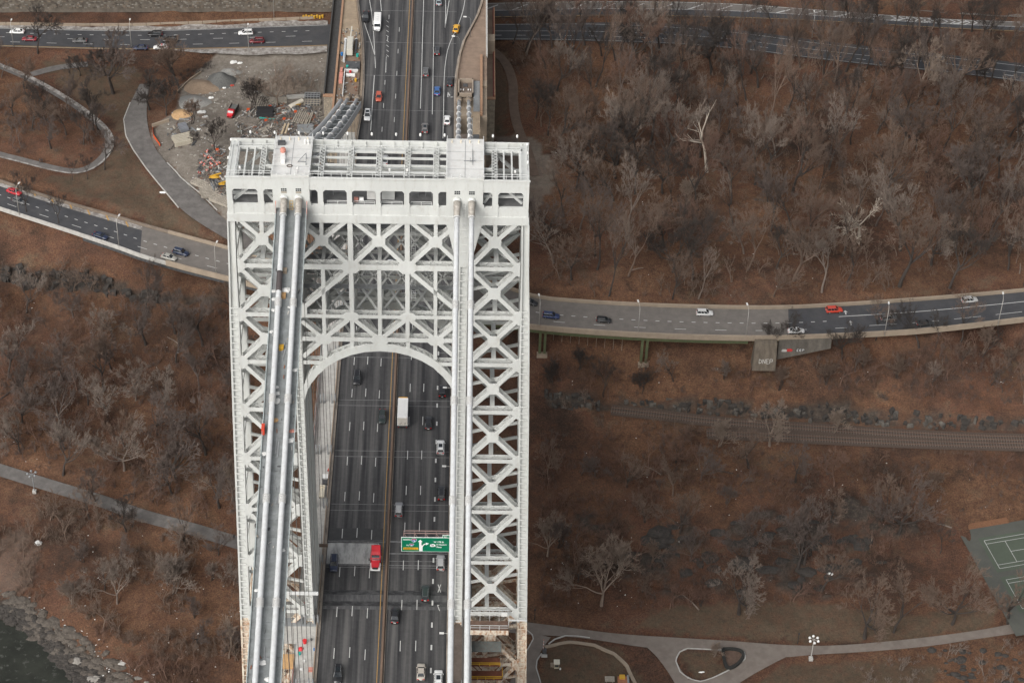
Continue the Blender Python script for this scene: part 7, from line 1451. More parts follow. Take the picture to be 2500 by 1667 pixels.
undergrowth(W1, 1900, 3, B_BR, 'brown undergrowth of the wood right of the bridge', 1.5, .28); undergrowth(W3, 800, 4, B_RD, 'reddish brush on the slope below the viaduct', 1.3); undergrowth(W4, 1500, 5, B_RD, 'brown brush on the rocky knoll', 1.4, .10); undergrowth(W4, 700, 55, B_PU, 'dark brush on the rocky knoll', 1.2, .05); undergrowth(W3, 500, 56, B_PU, 'dark brush on the slope below the viaduct', 1.2, .05); undergrowth(W5, 600, 57, B_PU, 'dark brush in the thicket left of the tower', 1.2, .05); undergrowth([(1280, 965), (1500, 985), (1900, 1040), (2500, 1090), (2500, 1125), (1900, 1085), (1280, 1010)], 300, 25, B_BR, 'brush along the railway', 1.1, .1); undergrowth(W5, 1200, 6, B_RD, 'reddish brown thicket left of the tower', 1.4); undergrowth(W6, 800, 7, B_BR, 'brown scrub by the left shore', 1.4); undergrowth(W7, 220, 8, B_PU, 'purple-brown scrub inside the loop path', 1.4); undergrowth(W8, 160, 9, B_BR, 'scrub along the dark ledge below the left parkway', 1.2)
undergrowth([(2080, 1620), (2500, 1560), (2560, 1720), (2100, 1720)], 170, 21, B_GR, 'grey scrub at the bottom right corner', 1.2); undergrowth([(420, 195), (470, 165), (520, 150), (530, 162), (480, 185), (440, 225)], 60, 22, B_DK, 'dark hedge along the yard edge', 1.0, 0); undergrowth([(1240, 48), (1500, 44), (1900, 75), (2600, 130), (2600, 90), (1900, 50)], 160, 23, B_TN, 'tan scrub on the upper road strip', 1.0)
# fallen leaves: small curled flakes
def flakes(poly, n, seed, m, label, s0, s1, name, lift=.04):
    rs = np.random.default_rng(seed); P = Gpoly(poly) if isinstance(poly, list) else poly; mn = np.min(P, 0); mx = np.max(P, 0); pts = rs.uniform(mn, mx, (n*4, 2)); pts = pts[inpoly(pts[:, 0], pts[:, 1], P)][:n]; zz = gz(pts[:, 0], pts[:, 1]); mb = MB()
    for (x, y), z in zip(pts, zz):
        s = rs.uniform(s0, s1); a = rs.uniform(0, 6.28); c, q = math.cos(a)*s, math.sin(a)*s; h = rs.uniform(.02, .5)*s
        A = np.array((x-c, y-q, z+lift)); B = np.array((x+q*.6, y-c*.6, z+lift+h)); C_ = np.array((x+c, y+q, z+lift)); D = np.array((x-q*.6, y+c*.6, z+lift+h*.6)); E = np.array((x, y, z+lift+h*1.4)); k = len(mb.v); mb.v += [tuple(A), tuple(B), tuple(C_), tuple(D), tuple(E)]; mb.f += [(k, k+1, k+4), (k+1, k+2, k+4), (k+2, k+3, k+4), (k+3, k, k+4)]; mb.m += [0]*4
    return ob(name, mb, m, None, label, 'litter', None, 'stuff')
flakes(W1, 60, 31, m_tarp, 'scraps of white litter in the right wood', .08, .28, 'litter'); flakes(W4, 70, 32, m_tarp, 'scraps of white litter on the rocky knoll', .08, .3, 'litter'); flakes(W5, 55, 33, m_tarp, 'scraps of white litter in the left thicket', .08, .28, 'litter'); flakes(W6, 60, 34, m_tarp, 'scraps of white litter by the left shore', .08, .3, 'litter'); flakes([(370, 350), (480, 180), (790, 130), (790, 330), (560, 520)], 160, 35, m_tarp, 'scraps of white litter in the yard', .08, .3, 'litter'); flakes(W3, 40, 36, m_tarp, 'scraps of white litter below the viaduct', .08, .25, 'litter')
# rocks
def boulder(mb, p, sx, sy, sz, R):
    k = len(mb.v); n = 7; q = R.uniform(0, 6.28)
    for j_, (f, zz) in enumerate(((1.0, -.3), (1.05, .25), (.8, .7), (.35, 1.0))):
        for i in range(n): a = q+2*math.pi*i/n; r = f*R.uniform(.75, 1.2); mb.v.append((p[0]+math.cos(a)*sx*r, p[1]+math.sin(a)*sy*r, p[2]+zz*sz*R.uniform(.85, 1.1)))
    for j_ in range(3):
        for i in range(n): a = k+j_*n+i; b = k+j_*n+(i+1) % n; mb.f.append((a, b, b+n, a+n)); mb.m.append(mb.mi)
    mb.f.append(tuple(k+3*n+i for i in range(n))); mb.m.append(mb.mi)
def rocks(poly, n, s0, s1, seed, m, label, flat=.6, name='rock_outcrop', wp=None):
    R = random.Random(seed); mb = MB()
    for x, y, z in scatter(poly, n, s0*1.2, seed, .6, wp=wp): s = R.uniform(s0, s1); boulder(mb, (x, y, max(z, WATER-.3)), s*R.uniform(.8, 1.6), s*R.uniform(.6, 1.1), s*flat*R.uniform(.6, 1.2), R)
    return ob(name, mb, m, None, label, 'rock', None, 'stuff')
def crags(wp, n, seed, ms, label, k=1.0):
    R = random.Random(seed); mb = MB()
    for x, y, z in scatter(None, n, .5, seed, .4, wp=wp):
        z -= .7*k; mb.mi = 0 if R.random() < .22 else 1; w, d, h = R.uniform(.8, 3.2)*k, R.uniform(.7, 1.6)*k, R.uniform(1.0, 3.4)*k; a = R.gauss(-.08, .5); c, s_ = math.cos(a), math.sin(a); J = lambda q=.35: R.uniform(-q, q)*k
        f = lambda u_, v_, zz: (x+u_*c-v_*s_, y+u_*s_+v_*c, z+zz)
        mb.hexa([f(-w+J(), -d+J(), -1.2), f(w+J(), -d+J(), -1.2), f(w+J(), d, -1.2), f(-w+J(), d, -1.2)], [f(-w*.8+J(), -d*.6+J(), h*.75+J()), f(w*.8+J(), -d*.5+J(), h*.7+J()), f(w*.8+J(), d, h+J()), f(-w*.8+J(), d, h+J())])
    return ob('rock_outcrop', mb, ms, None, label, 'rock', None, 'stuff')
rocks([(0, 1480), (60, 1490), (120, 1530), (150, 1580), (210, 1610), (250, 1667), (200, 1680), (110, 1590), (60, 1540), (0, 1510)], 420, .3, 1.2, 41, m_rock, 'dark wet rocks along the left shore', .6, 'shore_rocks'); rocks([(120, 1570), (180, 1590), (320, 1640), (420, 1700), (200, 1700), (150, 1620)], 60, .25, .8, 42, M('pale_shore_rock', (.22, .205, .185), .9, .3, 1.0), 'pale rocks at the bottom left shore', .5, 'shore_rocks')
crags(Z_ROCKC, 170, 43, [m_rockp, m_rock], 'dark streaked rock cut above the railway', .42); rocks([(2250, 1560), (2500, 1600), (2560, 1720), (2350, 1720)], 70, .3, 1.1, 44, m_rock, 'dark rubble at the bottom right corner', .6, 'shore_rocks')
rocks([(1560, 1300), (1800, 1250), (2100, 1290), (2180, 1380), (2000, 1450), (1750, 1450), (1600, 1400)], 60, .9, 2.6, 45, m_rock, 'dark schist ledges of the rocky knoll', .35); crags(Z_ROCKL, 80, 46, [m_rock, m_rock], 'dark ledge below the left parkway', .6)
for u, v, sx, sy, sz, lab, m_ in ((zL3(1088, 1388)[0], zL3(0, 1388)[1], 2.0, 1.0, .5, 'pale concrete slab lying near the bottom left shore', m_conc), (zL3(690, 1372)[0], zL3(0, 1372)[1], 1.8, 1.5, .9, 'large pale rock on the left shore', M('pale_shore_rock', (.27, .255, .235))), (zL3(850, 1540)[0], zL3(0, 1540)[1], 3.2, 1.8, 1.0, 'big pale flat rock at the bottom left edge', M('pale_shore_rock', (.27, .255, .235))), (zL3(340, 325)[0], zL3(0, 325)[1], 1.3, 1.0, .9, 'white boulder beside the sandy patch at left', m_tarp), (zR7(605, 600)[0], zR7(0, 600)[1], 1.1, .6, .5, 'white bundle lying on the rocks of the knoll', m_tarp), (zL1(1560, 275)[0], zL1(0, 275)[1], 1.4, .6, .3, 'white sheet lying beside the service road', m_tarp)):
    p = G(u, v); mb = MB(); boulder(mb, p, sx*.8, sy*.8, sz, random.Random(int(u))) if 'slab' not in lab else mb.hexa([p+(-1, -.6, -.1), p+(.6, -1.0, -.1), p+(1, -.2, -.1), p+(-.6, .5, -.1)], [p+(-1, -.6, .3), p+(.6, -1.0, .25), p+(1, -.2, .3), p+(-.6, .5, .35)]); ob('boulder' if 'ro' in lab or 'bou' in lab else 'white_bundle', mb, m_, None, lab, 'rock' if 'ro' in lab or 'bou' in lab else 'bundle', base=tuple(p))

flakes([(60, 1450), (180, 1520), (330, 1600), (520, 1667), (520, 1720), (250, 1720), (150, 1620), (60, 1540)], 150, 71, m_tarp, 'plastic scraps washed up along the left shore', .1, .35, 'litter'); undergrowth([(-20, 1290), (90, 1280), (120, 1440), (170, 1530), (60, 1470), (-20, 1470)], 150, 72, B_BR, 'scrub on the muddy patch by the left shore', 1.2, .15); undergrowth([(150, 1500), (330, 1560), (620, 1640), (620, 1720), (380, 1720), (230, 1600)], 240, 73, B_RD, 'scrub on the bank at the bottom left', 1.2, .1)
rocks([(0, 1440), (80, 1470), (160, 1530), (260, 1590), (330, 1667), (260, 1700), (130, 1600), (40, 1530)], 240, .3, 1.5, 74, M('brown_shore_rock', (.085, .072, .06), .95, .4, 1.5), 'brown boulders on the bank of the left shore', .5, 'shore_rocks')
# fallen logs
R = random.Random(91)
for k, (poly, lab) in enumerate(((W1, 'right wood'), (W4, 'knoll'), (W5, 'left thicket'))):
    for q, (x, y, z) in enumerate(scatter(poly, 7, 14, 90+k, 2)):
        a = R.uniform(0, 3.14); L = R.uniform(3, 7); d = np.array((math.cos(a)*L/2, math.sin(a)*L/2, 0)); A = np.array((x, y, 0))-d; B = np.array((x, y, 0))+d; A[2] = gz(A[0], A[1])+.15; B[2] = gz(B[0], B[1])+.25
        ob('fallen_log', MB().tube([A, (A+B)/2+(.2, .1, .1), B], [.22, .18, .1], 7).tube([(A+B)/2, (A+B)/2+(R.uniform(-1, 1), R.uniform(-1, 1), .8)], [.09, .03], 5), R.choice((B_DK, B_TN, B_GR)), None, 'fallen tree trunk lying on the leaves of the %s' % lab, 'log', 'fallen trunks in the %s' % lab, base=(x, y, z))

# ------------------------------------------------------------------ construction yard
def pile(u, v, r, h, m, label, sy=1.0):
    p = G(u, v); mb = MB(); n = 20; R = random.Random(int(u+v))
    for j_ in range(6):
        f = 1-j_/5.5
        for i in range(n): a = 2*math.pi*i/n; rr = r*f*(1+.12*math.sin(3*a+j_)+R.uniform(-.05, .05)); mb.v.append((p[0]+math.cos(a)*rr, p[1]+math.sin(a)*rr*sy, p[2]-.4+(h+.4)*(1-f**1.15)+R.uniform(-.06, .06)))
    for j_ in range(5):
        for i in range(n): a = j_*n+i; b = j_*n+(i+1) % n; mb.f.append((a, b, b+n, a+n)); mb.m.append(0)
    mb.f.append(tuple(5*n+i for i in range(n))); mb.m.append(0); ob('aggregate_pile', mb, m, None, label, 'pile', base=tuple(p), smooth=True)
pile(*z8(430, 390), 5.2, 3.6, m_gravel, 'conical dark grey gravel pile in the yard'); pile(*z8(250, 440), 8.5, 1.8, m_sand, 'low brown sand heap left of the gravel pile', .6); pile(*z8(170, 590), 6.2, 1.9, M('pale_gravel', (.24, .235, .22), .95, .2, 2, bump=.4), 'pale grey stone heap in the yard', .8); pile(*z8(60, 700), 4.6, 1.0, m_sawdust, 'ochre sawdust heap by the pale beams', .8); pile(*z8(1060, 440), 9, 2.2, M('earth_bank', (.19, .16, .13), .95, .25, .8, bump=.4), 'brown earth bank at the back of the yard', .6); pile(*z8(520, 300), 4.5, 1.3, M('pale_gravel', (.24, .235, .22)), 'pale grit heap right of the gravel pile', .6)
def stack(u, v, rz, n, L, w, h, rows, m, label, name='timber_stack', gap=1.75, jit=.05, part='timber'):
    p = G(u, v); t = thing(name, label, 'stack', (p[0], p[1], p[2]), None, rz); me = MB().box(-L/2, L/2, -w/2, w/2, 0, h).mesh(part); me.materials.append(m); R = random.Random(int(u*v))
    for r_ in range(rows):
        for k in range(n):
            o = bpy.data.objects.new(part, me); COL.objects.link(o); o.parent = t; o.location = (R.uniform(-.15, .15)*L*.3, (k-(n-1)/2)*w*gap, r_*h*1.03+.05); o.rotation_euler = (0, 0, R.uniform(-jit, jit))
    return t
stack(*z8(60, 965), .42, 6, 5.6, .45, .75, 2, M('cream_concrete_beam', (.46, .42, .34), .85, .12, 1, c2=(.24, .2, .15), amt2=.5), 'stack of cream concrete beams at the left of the yard', 'beam_stack', part='beam'); stack(*z8(70, 845), .42, 5, 2.6, .45, .6, 2, M('bluish_grey_beam', (.20, .21, .23), .8, .15, 1), 'small blue-grey stack behind the cream beams', 'beam_stack', part='beam')
stack(*z8(830, 600), 1.45, 6, 5.5, .4, .35, 1, m_timber, 'weathered timbers laid upright beside the multi-stemmed tree'); stack(*z8(975, 580), .03, 4, 5.5, .45, .35, 2, m_timber, 'weathered timbers behind the black pile'); stack(*z8(1150, 545), .12, 2, 5.8, .45, .8, 1, m_conc, 'pale concrete kerb blocks at the back of the yard', 'beam_stack', part='beam')
stack(*z8(1215, 745), 1.40, 9, 6.2, .36, .3, 2, m_timber, 'large stack of grey planks at the right of the yard'); stack(*z8(1240, 850), .1, 6, 4.8, .4, .35, 2, m_grey, 'grey steel and plank stack beside the stone abutment', part='plank'); stack(*z8(700, 780), -.35, 6, 6.5, .35, .3, 2, M('grey_brown_plank', (.16, .14, .12), .9, .25, 1.5), 'jumbled grey planks right of the dump truck', jit=.25, part='plank'); stack(*z8(860, 850), .6, 4, 4.0, .4, .3, 1, m_timber, 'loose pale planks in the middle of the yard', jit=.3, part='plank'); stack(*z8(970, 850), .95, 5, 4.2, .35, .3, 1, M('grey_brown_plank', (.16, .14, .12)), 'loose grey planks near the orange boards', jit=.3, part='plank'); stack(*z8(1045, 850), 1.4, 2, 5.5, .6, .5, 1, M('tan_board', (.40, .32, .22), .85, .15, 1), 'two tan boards pointing away near the white bags', part='board')
stack(*z8(255, 1385), -.55, 4, 7.5, .45, .4, 2, m_timber, 'long grey timbers below the yellow machine, upper stack'); stack(*z8(345, 1455), .30, 7, 7.0, .42, .4, 2, m_timber, 'long grey timbers crossing near the tower, middle stack'); stack(*z8(450, 1535), -.55, 6, 8, .42, .4, 2, m_timber, 'long grey timbers half behind the tower, lowest stack'); stack(*z8(850, 700), 0.0, 6, 5.2, .45, .45, 3, m_plast, 'black pipe pile under the orange sign', 'pipe_stack', part='pipe')
stack(*z8(835, 745), -.12, 1, 2.2, .3, .3, 1, m_teal, 'short teal pipe in front of the black pile', 'teal_pipe', part='pipe'); stack(*z8(915, 752), -.12, 1, 1.8, .3, .3, 1, m_teal, 'second teal pipe nearer the orange boards', 'teal_pipe', part='pipe')
for u, v, lab in ((1305, 540, 'black steel cage at the back right of the yard, upper one'), (1305, 605, 'black steel cage at the back right of the yard, lower one')):
    p = G(*z8(u, v)); t = thing('steel_cage', lab, 'cage', tuple(p)); mb = MB()
    for x in np.linspace(-2.4, 2.4, 6): mb.box(p[0]+x-.12, p[0]+x+.12, p[1]-1.2, p[1]+1.2, p[2], p[2]+.9)
    for y in (-1.2, 0, 1.2): mb.box(p[0]-2.4, p[0]+2.4, p[1]+y-.1, p[1]+y+.1, p[2]+.9, p[2]+1.05)
    ob('frame', mb, m_timber if v > 600 else m_grey, t); ob('core', MB().box(p[0]-2.2, p[0]+2.2, p[1]-1, p[1]+1, p[2], p[2]+.8), m_dgrey, t)
def bag(u, v, s, m, label, name='white_bag', z=None, f=None):
    s *= .75; p = G(*z8(u, v)) if f is None else f; mb = MB(); R = random.Random(int(u*7+v)); boulder(mb, p, s, s*.8, s*.6, R); boulder(mb, p+(s*.9, s*.3, 0), s*.6, s*.6, s*.5, R); ob(name, mb, m, None, label, 'bag' if 'bag' in name else 'tarp', base=tuple(p), smooth=False)
for k, (u, v, s, lab) in enumerate(((540, 208, 1.3, 'white bag heap on the pale grit at the top of the yard'), (605, 215, .9, 'smaller white bag right of the top bag heap'), (590, 290, .5, 'tiny white bag below the top bag heap'), (235, 690, 1.6, 'large white bag heap beside the ochre sawdust'), (270, 730, 1.0, 'white bag just right of the large bag heap'), (330, 548, .9, 'white bag beside the pale stone heap'), (450, 455, .9, 'white bag in front of the brown sand'), (210, 850, .8, 'white bag behind the cream beams'), (1080, 850, .9, 'white wrapped bundle among the planks'), (760, 490, .7, 'white bag in the dirt near the multi-stemmed tree'), (195, 1370, .9, 'white plastic heap at the end of the long timbers'))): bag(u, v, s, m_tarp, lab)
bag(530, 430, .8, M('brick_red_sheet', (.42, .06, .04), .7, .1, 1), 'red sheet beside the brown sand heap', 'red_tarp'); bag(1135, 655, 1.6, m_dgrey, 'dark tarpaulin draped in front of the plank stack', 'dark_tarp'); bag(600, 870, .9, M('greenish_bin', (.25, .30, .27), .6, .15, 1), 'greenish sack at the corner of the planks', 'green_sack'); bag(1030, 690, 1.0, m_conc, 'pale sheet between black pile and plank stack', 'pale_tarp')
p = G(*z8(1150, 620)); ob('white_culvert', MB().tube([p+(-1.8, -1.6, .6), p+(1.8, 1.8, .7)], .75, 14), M('cream_plastic', (.58, .54, .46), .6, .1, 1), None, 'cream tube lying slantwise in front of the earth bank', 'tube', base=tuple(p)); p = G(*z8(1165, 622)); ob('yellow_strap', MB().beam(p+(-.6, -.9, 1.0), p+(1.0, -.2, .8), .3, .1), m_yellow, None, 'yellow strap across the cream tube', 'strap', base=tuple(p))
for u, v, lab in ((900, 660, 'orange diamond work sign standing over the black pile'), (1035, 780, 'orange board leaning among the planks'), (860, 795, 'orange board lying on the loose planks'), (1142, 712, 'orange board on the large plank stack'), (690, 690, 'orange board beside the dump truck'), (395, 1075, 'orange board above the orange barrels')):
    p = G(*z8(u, v)); t = thing('orange_board', lab, 'board', tuple(p)); ob('panel', MB().prism([p+(-.45, 0, .9), p+(.45, .3, .8), p+(.45, .35, 1.6), p+(-.4, .1, 1.7)], (0, .06, 0)), m_orange, t); ob('leg', MB().box(p[0]-.3, p[0]-.2, p[1]+.1, p[1]+.2, p[2], p[2]+1.2), m_grey, t); ob('leg', MB().box(p[0]+.2, p[0]+.3, p[1]+.1, p[1]+.2, p[2], p[2]+1.2), m_grey, t)
R = random.Random(5); bi = 0
for u, v in ((290, 1075), (270, 1110), (300, 1130), (350, 1140), (380, 1160), (340, 1190), (365, 1205), (400, 1195), (235, 1180), (265, 1200), (330, 1220), (235, 1270), (300, 1245), (345, 1010), (420, 1180), (280, 1160)):
    p = G(*z8(u+R.uniform(-8, 8), v)); t = thing('traffic_barrel', 'orange and white traffic barrel dumped in the heap left of the tower roof', 'barrel', tuple(p), 'dumped orange barrels'); d = np.array((R.uniform(-1, 1), R.uniform(-1, 1), R.uniform(.1, 1.2))); d /= np.linalg.norm(d)
    for k in range(4): ob('band', MB().tube([p+(0, 0, .3)+d*(.28*k), p+(0, 0, .3)+d*(.28*k+.27)], [.34-.02*k, .33-.02*k], 9), (m_orange, m_conc, m_red, m_timber)[k], t)
for u, v, s, lab in ((370, 1315, 1.5, 'yellow machine bucket heap left of the tower roof'), (445, 1385, 1.2, 'second yellow machine part against the tower')):
    p = G(*z8(u, v)); t = thing('yellow_machine', lab, 'machine', tuple(p)); mb = MB(); boulder(mb, p, s, s*.9, s*.6, R); ob('bucket', mb, m_yellow, t); ob('arm', MB().beam(p+(-s, 0, .6), p+(s*1.3, s*.6, 1.3), .3, .4), m_yellow, t); ob('track', MB().box(p[0]-s, p[0]+s, p[1]-s*.9, p[1]-s*.5, p[2], p[2]+.6), m_plast, t)
p0_ = G(*z4(1125, 955)); p1_ = G(*z4(1180, 1080)); mb = MB(); P_ = resample([p0_, G(*z4(1130, 1010)), p1_], 9); ob('orange_fence', wall_along, m_orange) if False else wall_along('orange_fence', P_, 1.1, .06, m_orange, None, 0, label='orange plastic fence at the left end of the cream beams', cat='fence', base=tuple(p0_))
p0_ = G(*z4(1120, 935)); p1_ = G(*z4(1245, 895)); t = wall_along('concrete_barrier', np.array([p0_, (p0_+p1_)/2, p1_]), 1.0, .5, m_conc2, None, -.2, label='grey concrete barrier behind the orange fence', cat='barrier', base=tuple(p0_))
P_ = resample([G(*z8(20, 490)), G(*z8(120, 390)), G(*z8(240, 305))], 8); wall_along('plank_edging', P_, .7, .3, m_conc2, None, -.3, label='pale plank edging along the yard hedge', cat='kerb', base=tuple(P_[0]))

# scattered site debris: nobody could count it
def debris(poly, n, seed, ms, label):
    R = random.Random(seed); mb = MB()
    for x, y, z in scatter(poly, n, .35, seed, .2, 12):
        mb.mi = R.randrange(len(ms)); L = R.uniform(.25, 1.7)*(1 if R.random() < .75 else 2.2); w = R.uniform(.1, .4); a = R.uniform(0, 3.14); e = R.uniform(-.12, .3); d = np.array((math.cos(a), math.sin(a), e))*L/2; c = np.array((x, y, z+.12+abs(e)*L/2)); mb.beam(c-d, c+d, w, R.uniform(.08, .35))
    return ob('site_debris', mb, ms, None, label, 'debris', None, 'stuff')
DM = [m_timber, m_timberd, m_grey, m_dgrey, M('grey_brown_plank', (.16, .14, .12)), m_timberd, M('rust_scrap', (.20, .075, .04), .8, .2, 1), m_dgrey, m_timberd, M('grey_brown_plank', (.16, .14, .12)), m_dgrey, m_conc]
debris([z8(560, 760), z8(640, 680), z8(760, 640), z8(1000, 600), z8(1230, 620), z8(1380, 640), z8(1390, 900), z8(1250, 960), z8(900, 930), z8(600, 930)], 900, 61, DM, 'jumble of planks, pipes and scrap behind the tower roof'); debris([z8(180, 1340), z8(250, 1080), z8(380, 1000), z8(480, 1050), z8(490, 1400), z8(480, 1560), z8(300, 1480)], 420, 62, DM, 'jumble of scrap left of the tower roof'); debris([z8(0, 760), z8(150, 740), z8(260, 800), z8(230, 900), z8(160, 1020), z8(-60, 1040), z8(-80, 900)], 90, 63, DM, 'scrap around the cream beams'); debris([z5(300, 700), z5(560, 700), z5(570, 1050), z5(290, 1100)], 1, 64, DM, 'x') if False else None
R = random.Random(77); mb = MB(); mm_ = [m_timber, m_dgrey, m_conc, M('rust_scrap', (.20, .075, .04)), m_grey]
for k in range(110): mb.mi = R.randrange(5); x = R.uniform(-20.6, -15.2); y = R.uniform(196, 236); L = R.uniform(.2, .9); a = R.uniform(0, 3.14); mb.beam((x, y, .3), (x+math.cos(a)*L, y+math.sin(a)*L, .3+R.uniform(0, .3)), R.uniform(.1, .35), R.uniform(.1, .4))
ob('site_debris', mb, mm_, None, 'tools and scrap in the left cable pit of the anchorage', 'debris', None, 'stuff')
undergrowth([z8(560, 300), z8(760, 330), z8(1000, 300), z8(1350, 330), z8(1380, 480), z8(1000, 560), z8(700, 560)], 90, 27, B_TN, 'dry scrub on the earth bank of the yard', 1.3, .3); rocks([z8(100, 560), z8(300, 380), z8(600, 250), z8(1300, 280), z8(1380, 480), z8(900, 560), z8(500, 640), z8(300, 900), z8(150, 1200)], 240, .15, .5, 65, M('yard_rubble', (.24, .22, .19), .95, .3, 2), 'loose rubble strewn over the yard', .5, 'rubble')
mb = MB()
for k in range(70): mb.mi = R.randrange(5); y = R.uniform(-150, -12); x = R.choice((R.uniform(-18.8, -18.2), R.uniform(-16.9, -15.4), R.uniform(-14.1, -13.5))); L = R.uniform(.15, .7); a = R.gauss(1.57, .5); z = zmain(y)-1.15; mb.beam((x, y, z), (x+math.cos(a)*L, y+math.sin(a)*L, z+.4*math.sin(a)*L+R.uniform(0, .1)), R.uniform(.06, .2), R.uniform(.06, .2))
ob('site_debris', mb, mm_, None, 'small tools and scraps strewn along the catwalk', 'debris', None, 'stuff')

# ------------------------------------------------------------------ anchorage equipment, catwalk and roof clutter
def onS(u, v, f, y0=-150, y1=190):
    d = ray(u, v); ts = np.linspace(200, 620, 4000); P = CAM+d[None, :]*ts[:, None]; h = np.array([f(y) for y in P[:, 1]]); k = int(np.argmax(P[:, 2] <= h)); return P[k]
cat = lambda y: zmain(y)-1.25
zc8 = lambda x, y: (640+x/4.36, 640+y/4.36)
def blob(name, p, s, m, label, c='tarp', fl=.5):
    mb = MB(); R = random.Random(int(p[0]*100+p[1]*37)); boulder(mb, p, s, s*.8, s*fl, R); boulder(mb, p+(s*.5, s*.6, 0), s*.7, s*.5, s*fl*.7, R); ob(name, mb, m, None, label, c, base=tuple(p))
for k, (x, y, s, lab) in enumerate(((250, 300, .8, 'crumpled white tarpaulin between the cables near the dark cable wrap'), (122, 310, .5, 'white bag at the catwalk edge beside the dark wrap'), (125, 395, .5, 'white bag at the catwalk edge below the dark wrap'), (118, 510, .45, 'white bag on the catwalk edge, third below the dark wrap'), (292, 480, .35, 'small white cloth against the inner left cable'), (95, 740, .4, 'pale bundle on the catwalk edge near the yellow box'), (350, 1150, .5, 'pale pink bag at the inner catwalk edge'), (150, 1330, .5, 'white cloth hanging from the outer cable'), (150, 1400, .55, 'white cloth below the hanging cloth on the outer cable'), (150, 1480, .7, 'large white cloth lowest on the outer cable'))):
    blob('white_tarp', onS(*zc8(x, y), cat), s, m_tarp, lab)
for x, y, lab, m_ in ((205, 918, 'yellow tool box on the catwalk', m_yellow), (240, 100, 'brown tool crate high on the catwalk', m_conc2), (228, 365, 'small orange-brown box below the crumpled tarpaulin', m_ply)):
    p = onS(*zc8(x, y), cat); t = thing('tool_box', lab, 'box', tuple(p)); ob('case', MB().box(p[0]-.4, p[0]+.4, p[1]-.5, p[1]+.5, p[2]-.3, p[2]+.5), m_, t); ob('lid', MB().box(p[0]-.43, p[0]+.43, p[1]-.53, p[1]+.53, p[2]+.5, p[2]+.56), m_, t)
for (a, b, lab) in ((zc8(240, 860), zc8(215, 975), 'grey pipe section lying on the catwalk beside the yellow box'), (zc8(247, 930), zc8(212, 1070), 'longer grey pipe section lying on the catwalk'), (z2(410, 810), z2(400, 930), 'grey pipe section lying low on the catwalk'), (z2(425, 840), z2(412, 960), 'second grey pipe section low on the catwalk'), (z3(340, 550), z3(352, 650), 'grey pipe section on the catwalk near the lowest bands'), (z3(318, 1300), z3(320, 1400), 'grey pipe section at the bottom of the catwalk')):
    p = onS(*a, cat); q = onS(*b, cat); ob('pipe_section', MB().beam(p+(0, 0, .1), q+(0, 0, .1), .24, .22), m_grey, None, lab, 'pipe', base=tuple(p))
for x, y, s, lab in ((520, 760, .55, 'pale pink bag on the inner edge of the catwalk beside the leg'), (510, 830, .7, 'white bag below the pale pink bag at the catwalk edge'), (395, 680, .6, 'tan cloth between the cables below the bands'), (405, 535, .6, 'white cloth on the outer cable halfway down'), (316, 925, .5, 'white bag on the outer catwalk edge halfway down'), (425, 1020, .35, 'grey lump between the cables halfway down'), (345, 1480, .4, 'dark lump of rags on the catwalk')):
    blob('cloth_bundle', onS(*z2(x, y), cat), s, m_tarp if 'white' in lab else m_rustpink if 'pink' in lab else m_ply if 'tan' in lab else m_dgrey, lab)
for x, y, s, lab in ((298, 1420, .7, 'white bag on the catwalk near the bottom edge'), (340, 1540, .6, 'white sheet on the catwalk at the bottom edge'), (258, 885, .4, 'white cup-like bundle on the outer catwalk rail'), (455, 590, .45, 'pink and white bundle on the inner catwalk rail')): blob('white_bundle', onS(*z3(x, y), cat), s, m_tarp, lab)
p = onS(*z2(322, 735), lambda y: zmain(y)-.1); ob('warning_board', MB().box(-19.15, -18.6, p[1]-.7, p[1]+.7, cat(p[1]), cat(p[1])+1.5), M('red_orange_panel', (.55, .06, .03), .6, .1, 1), None, 'red-orange panel on the outer catwalk screen', 'panel', base=tuple(p))
y_w = WX(*zc8(180, 190), -17.53)[1]; ob('cable_wrap', MB().tube([(-17.53, y, zmain(y)) for y in np.linspace(y_w-1.6, y_w+2.2, 6)], .545, 16), M('dark_cable_wrap', (.06, .05, .05), .7, .2, 1), None, 'dark brown wrap section on the outer left cable', 'wrap', base=(-17.53, y_w, zmain(y_w)), smooth=True)
roof = lambda u, v: W(u, v, 117.97)
zr = lambda x, y: (640+x/10.456, 320+y/10.456)
p = roof(*zr(535, 600)); t = thing('red_hoist', 'faded red winch hood on the left saddle house roof', 'winch', tuple(p)); ob('hood', MB().tube([p+(0, 0, .1), p+(0, .15, .5), p+(0, .35, 1.0), p+(0, .45, 1.3)], [.28, .5, .58, .3], 14), m_rustpink, t, smooth=True); ob('base_box', MB().box(p[0]-.4, p[0]+.4, p[1]-1.2, p[1]-.1, p[2], p[2]+.5), m_tarp, t)
p = roof(*zr(535, 800)); ob('roof_cabinet', MB().box(p[0]-.4, p[0]+.4, p[1]-.5, p[1]+.5, p[2], p[2]+1.1).box(p[0]-.45, p[0]+.45, p[1]-.55, p[1]+.55, p[2]+1.1, p[2]+1.18), m_tarp, None, 'pale cabinet on the left saddle house roof', 'cabinet', base=tuple(p)); p = roof(*zr(500, 340)); ob('green_crate', MB().box(p[0]-.7, p[0]+.7, p[1]-.4, p[1]+.4, p[2], p[2]+.7).box(p[0]-.6, p[0]+.6, p[1]-.3, p[1]+.3, p[2]+.7, p[2]+.78), m_dgrey, None, 'dark green crate at the back of the left saddle house', 'crate', base=tuple(p))
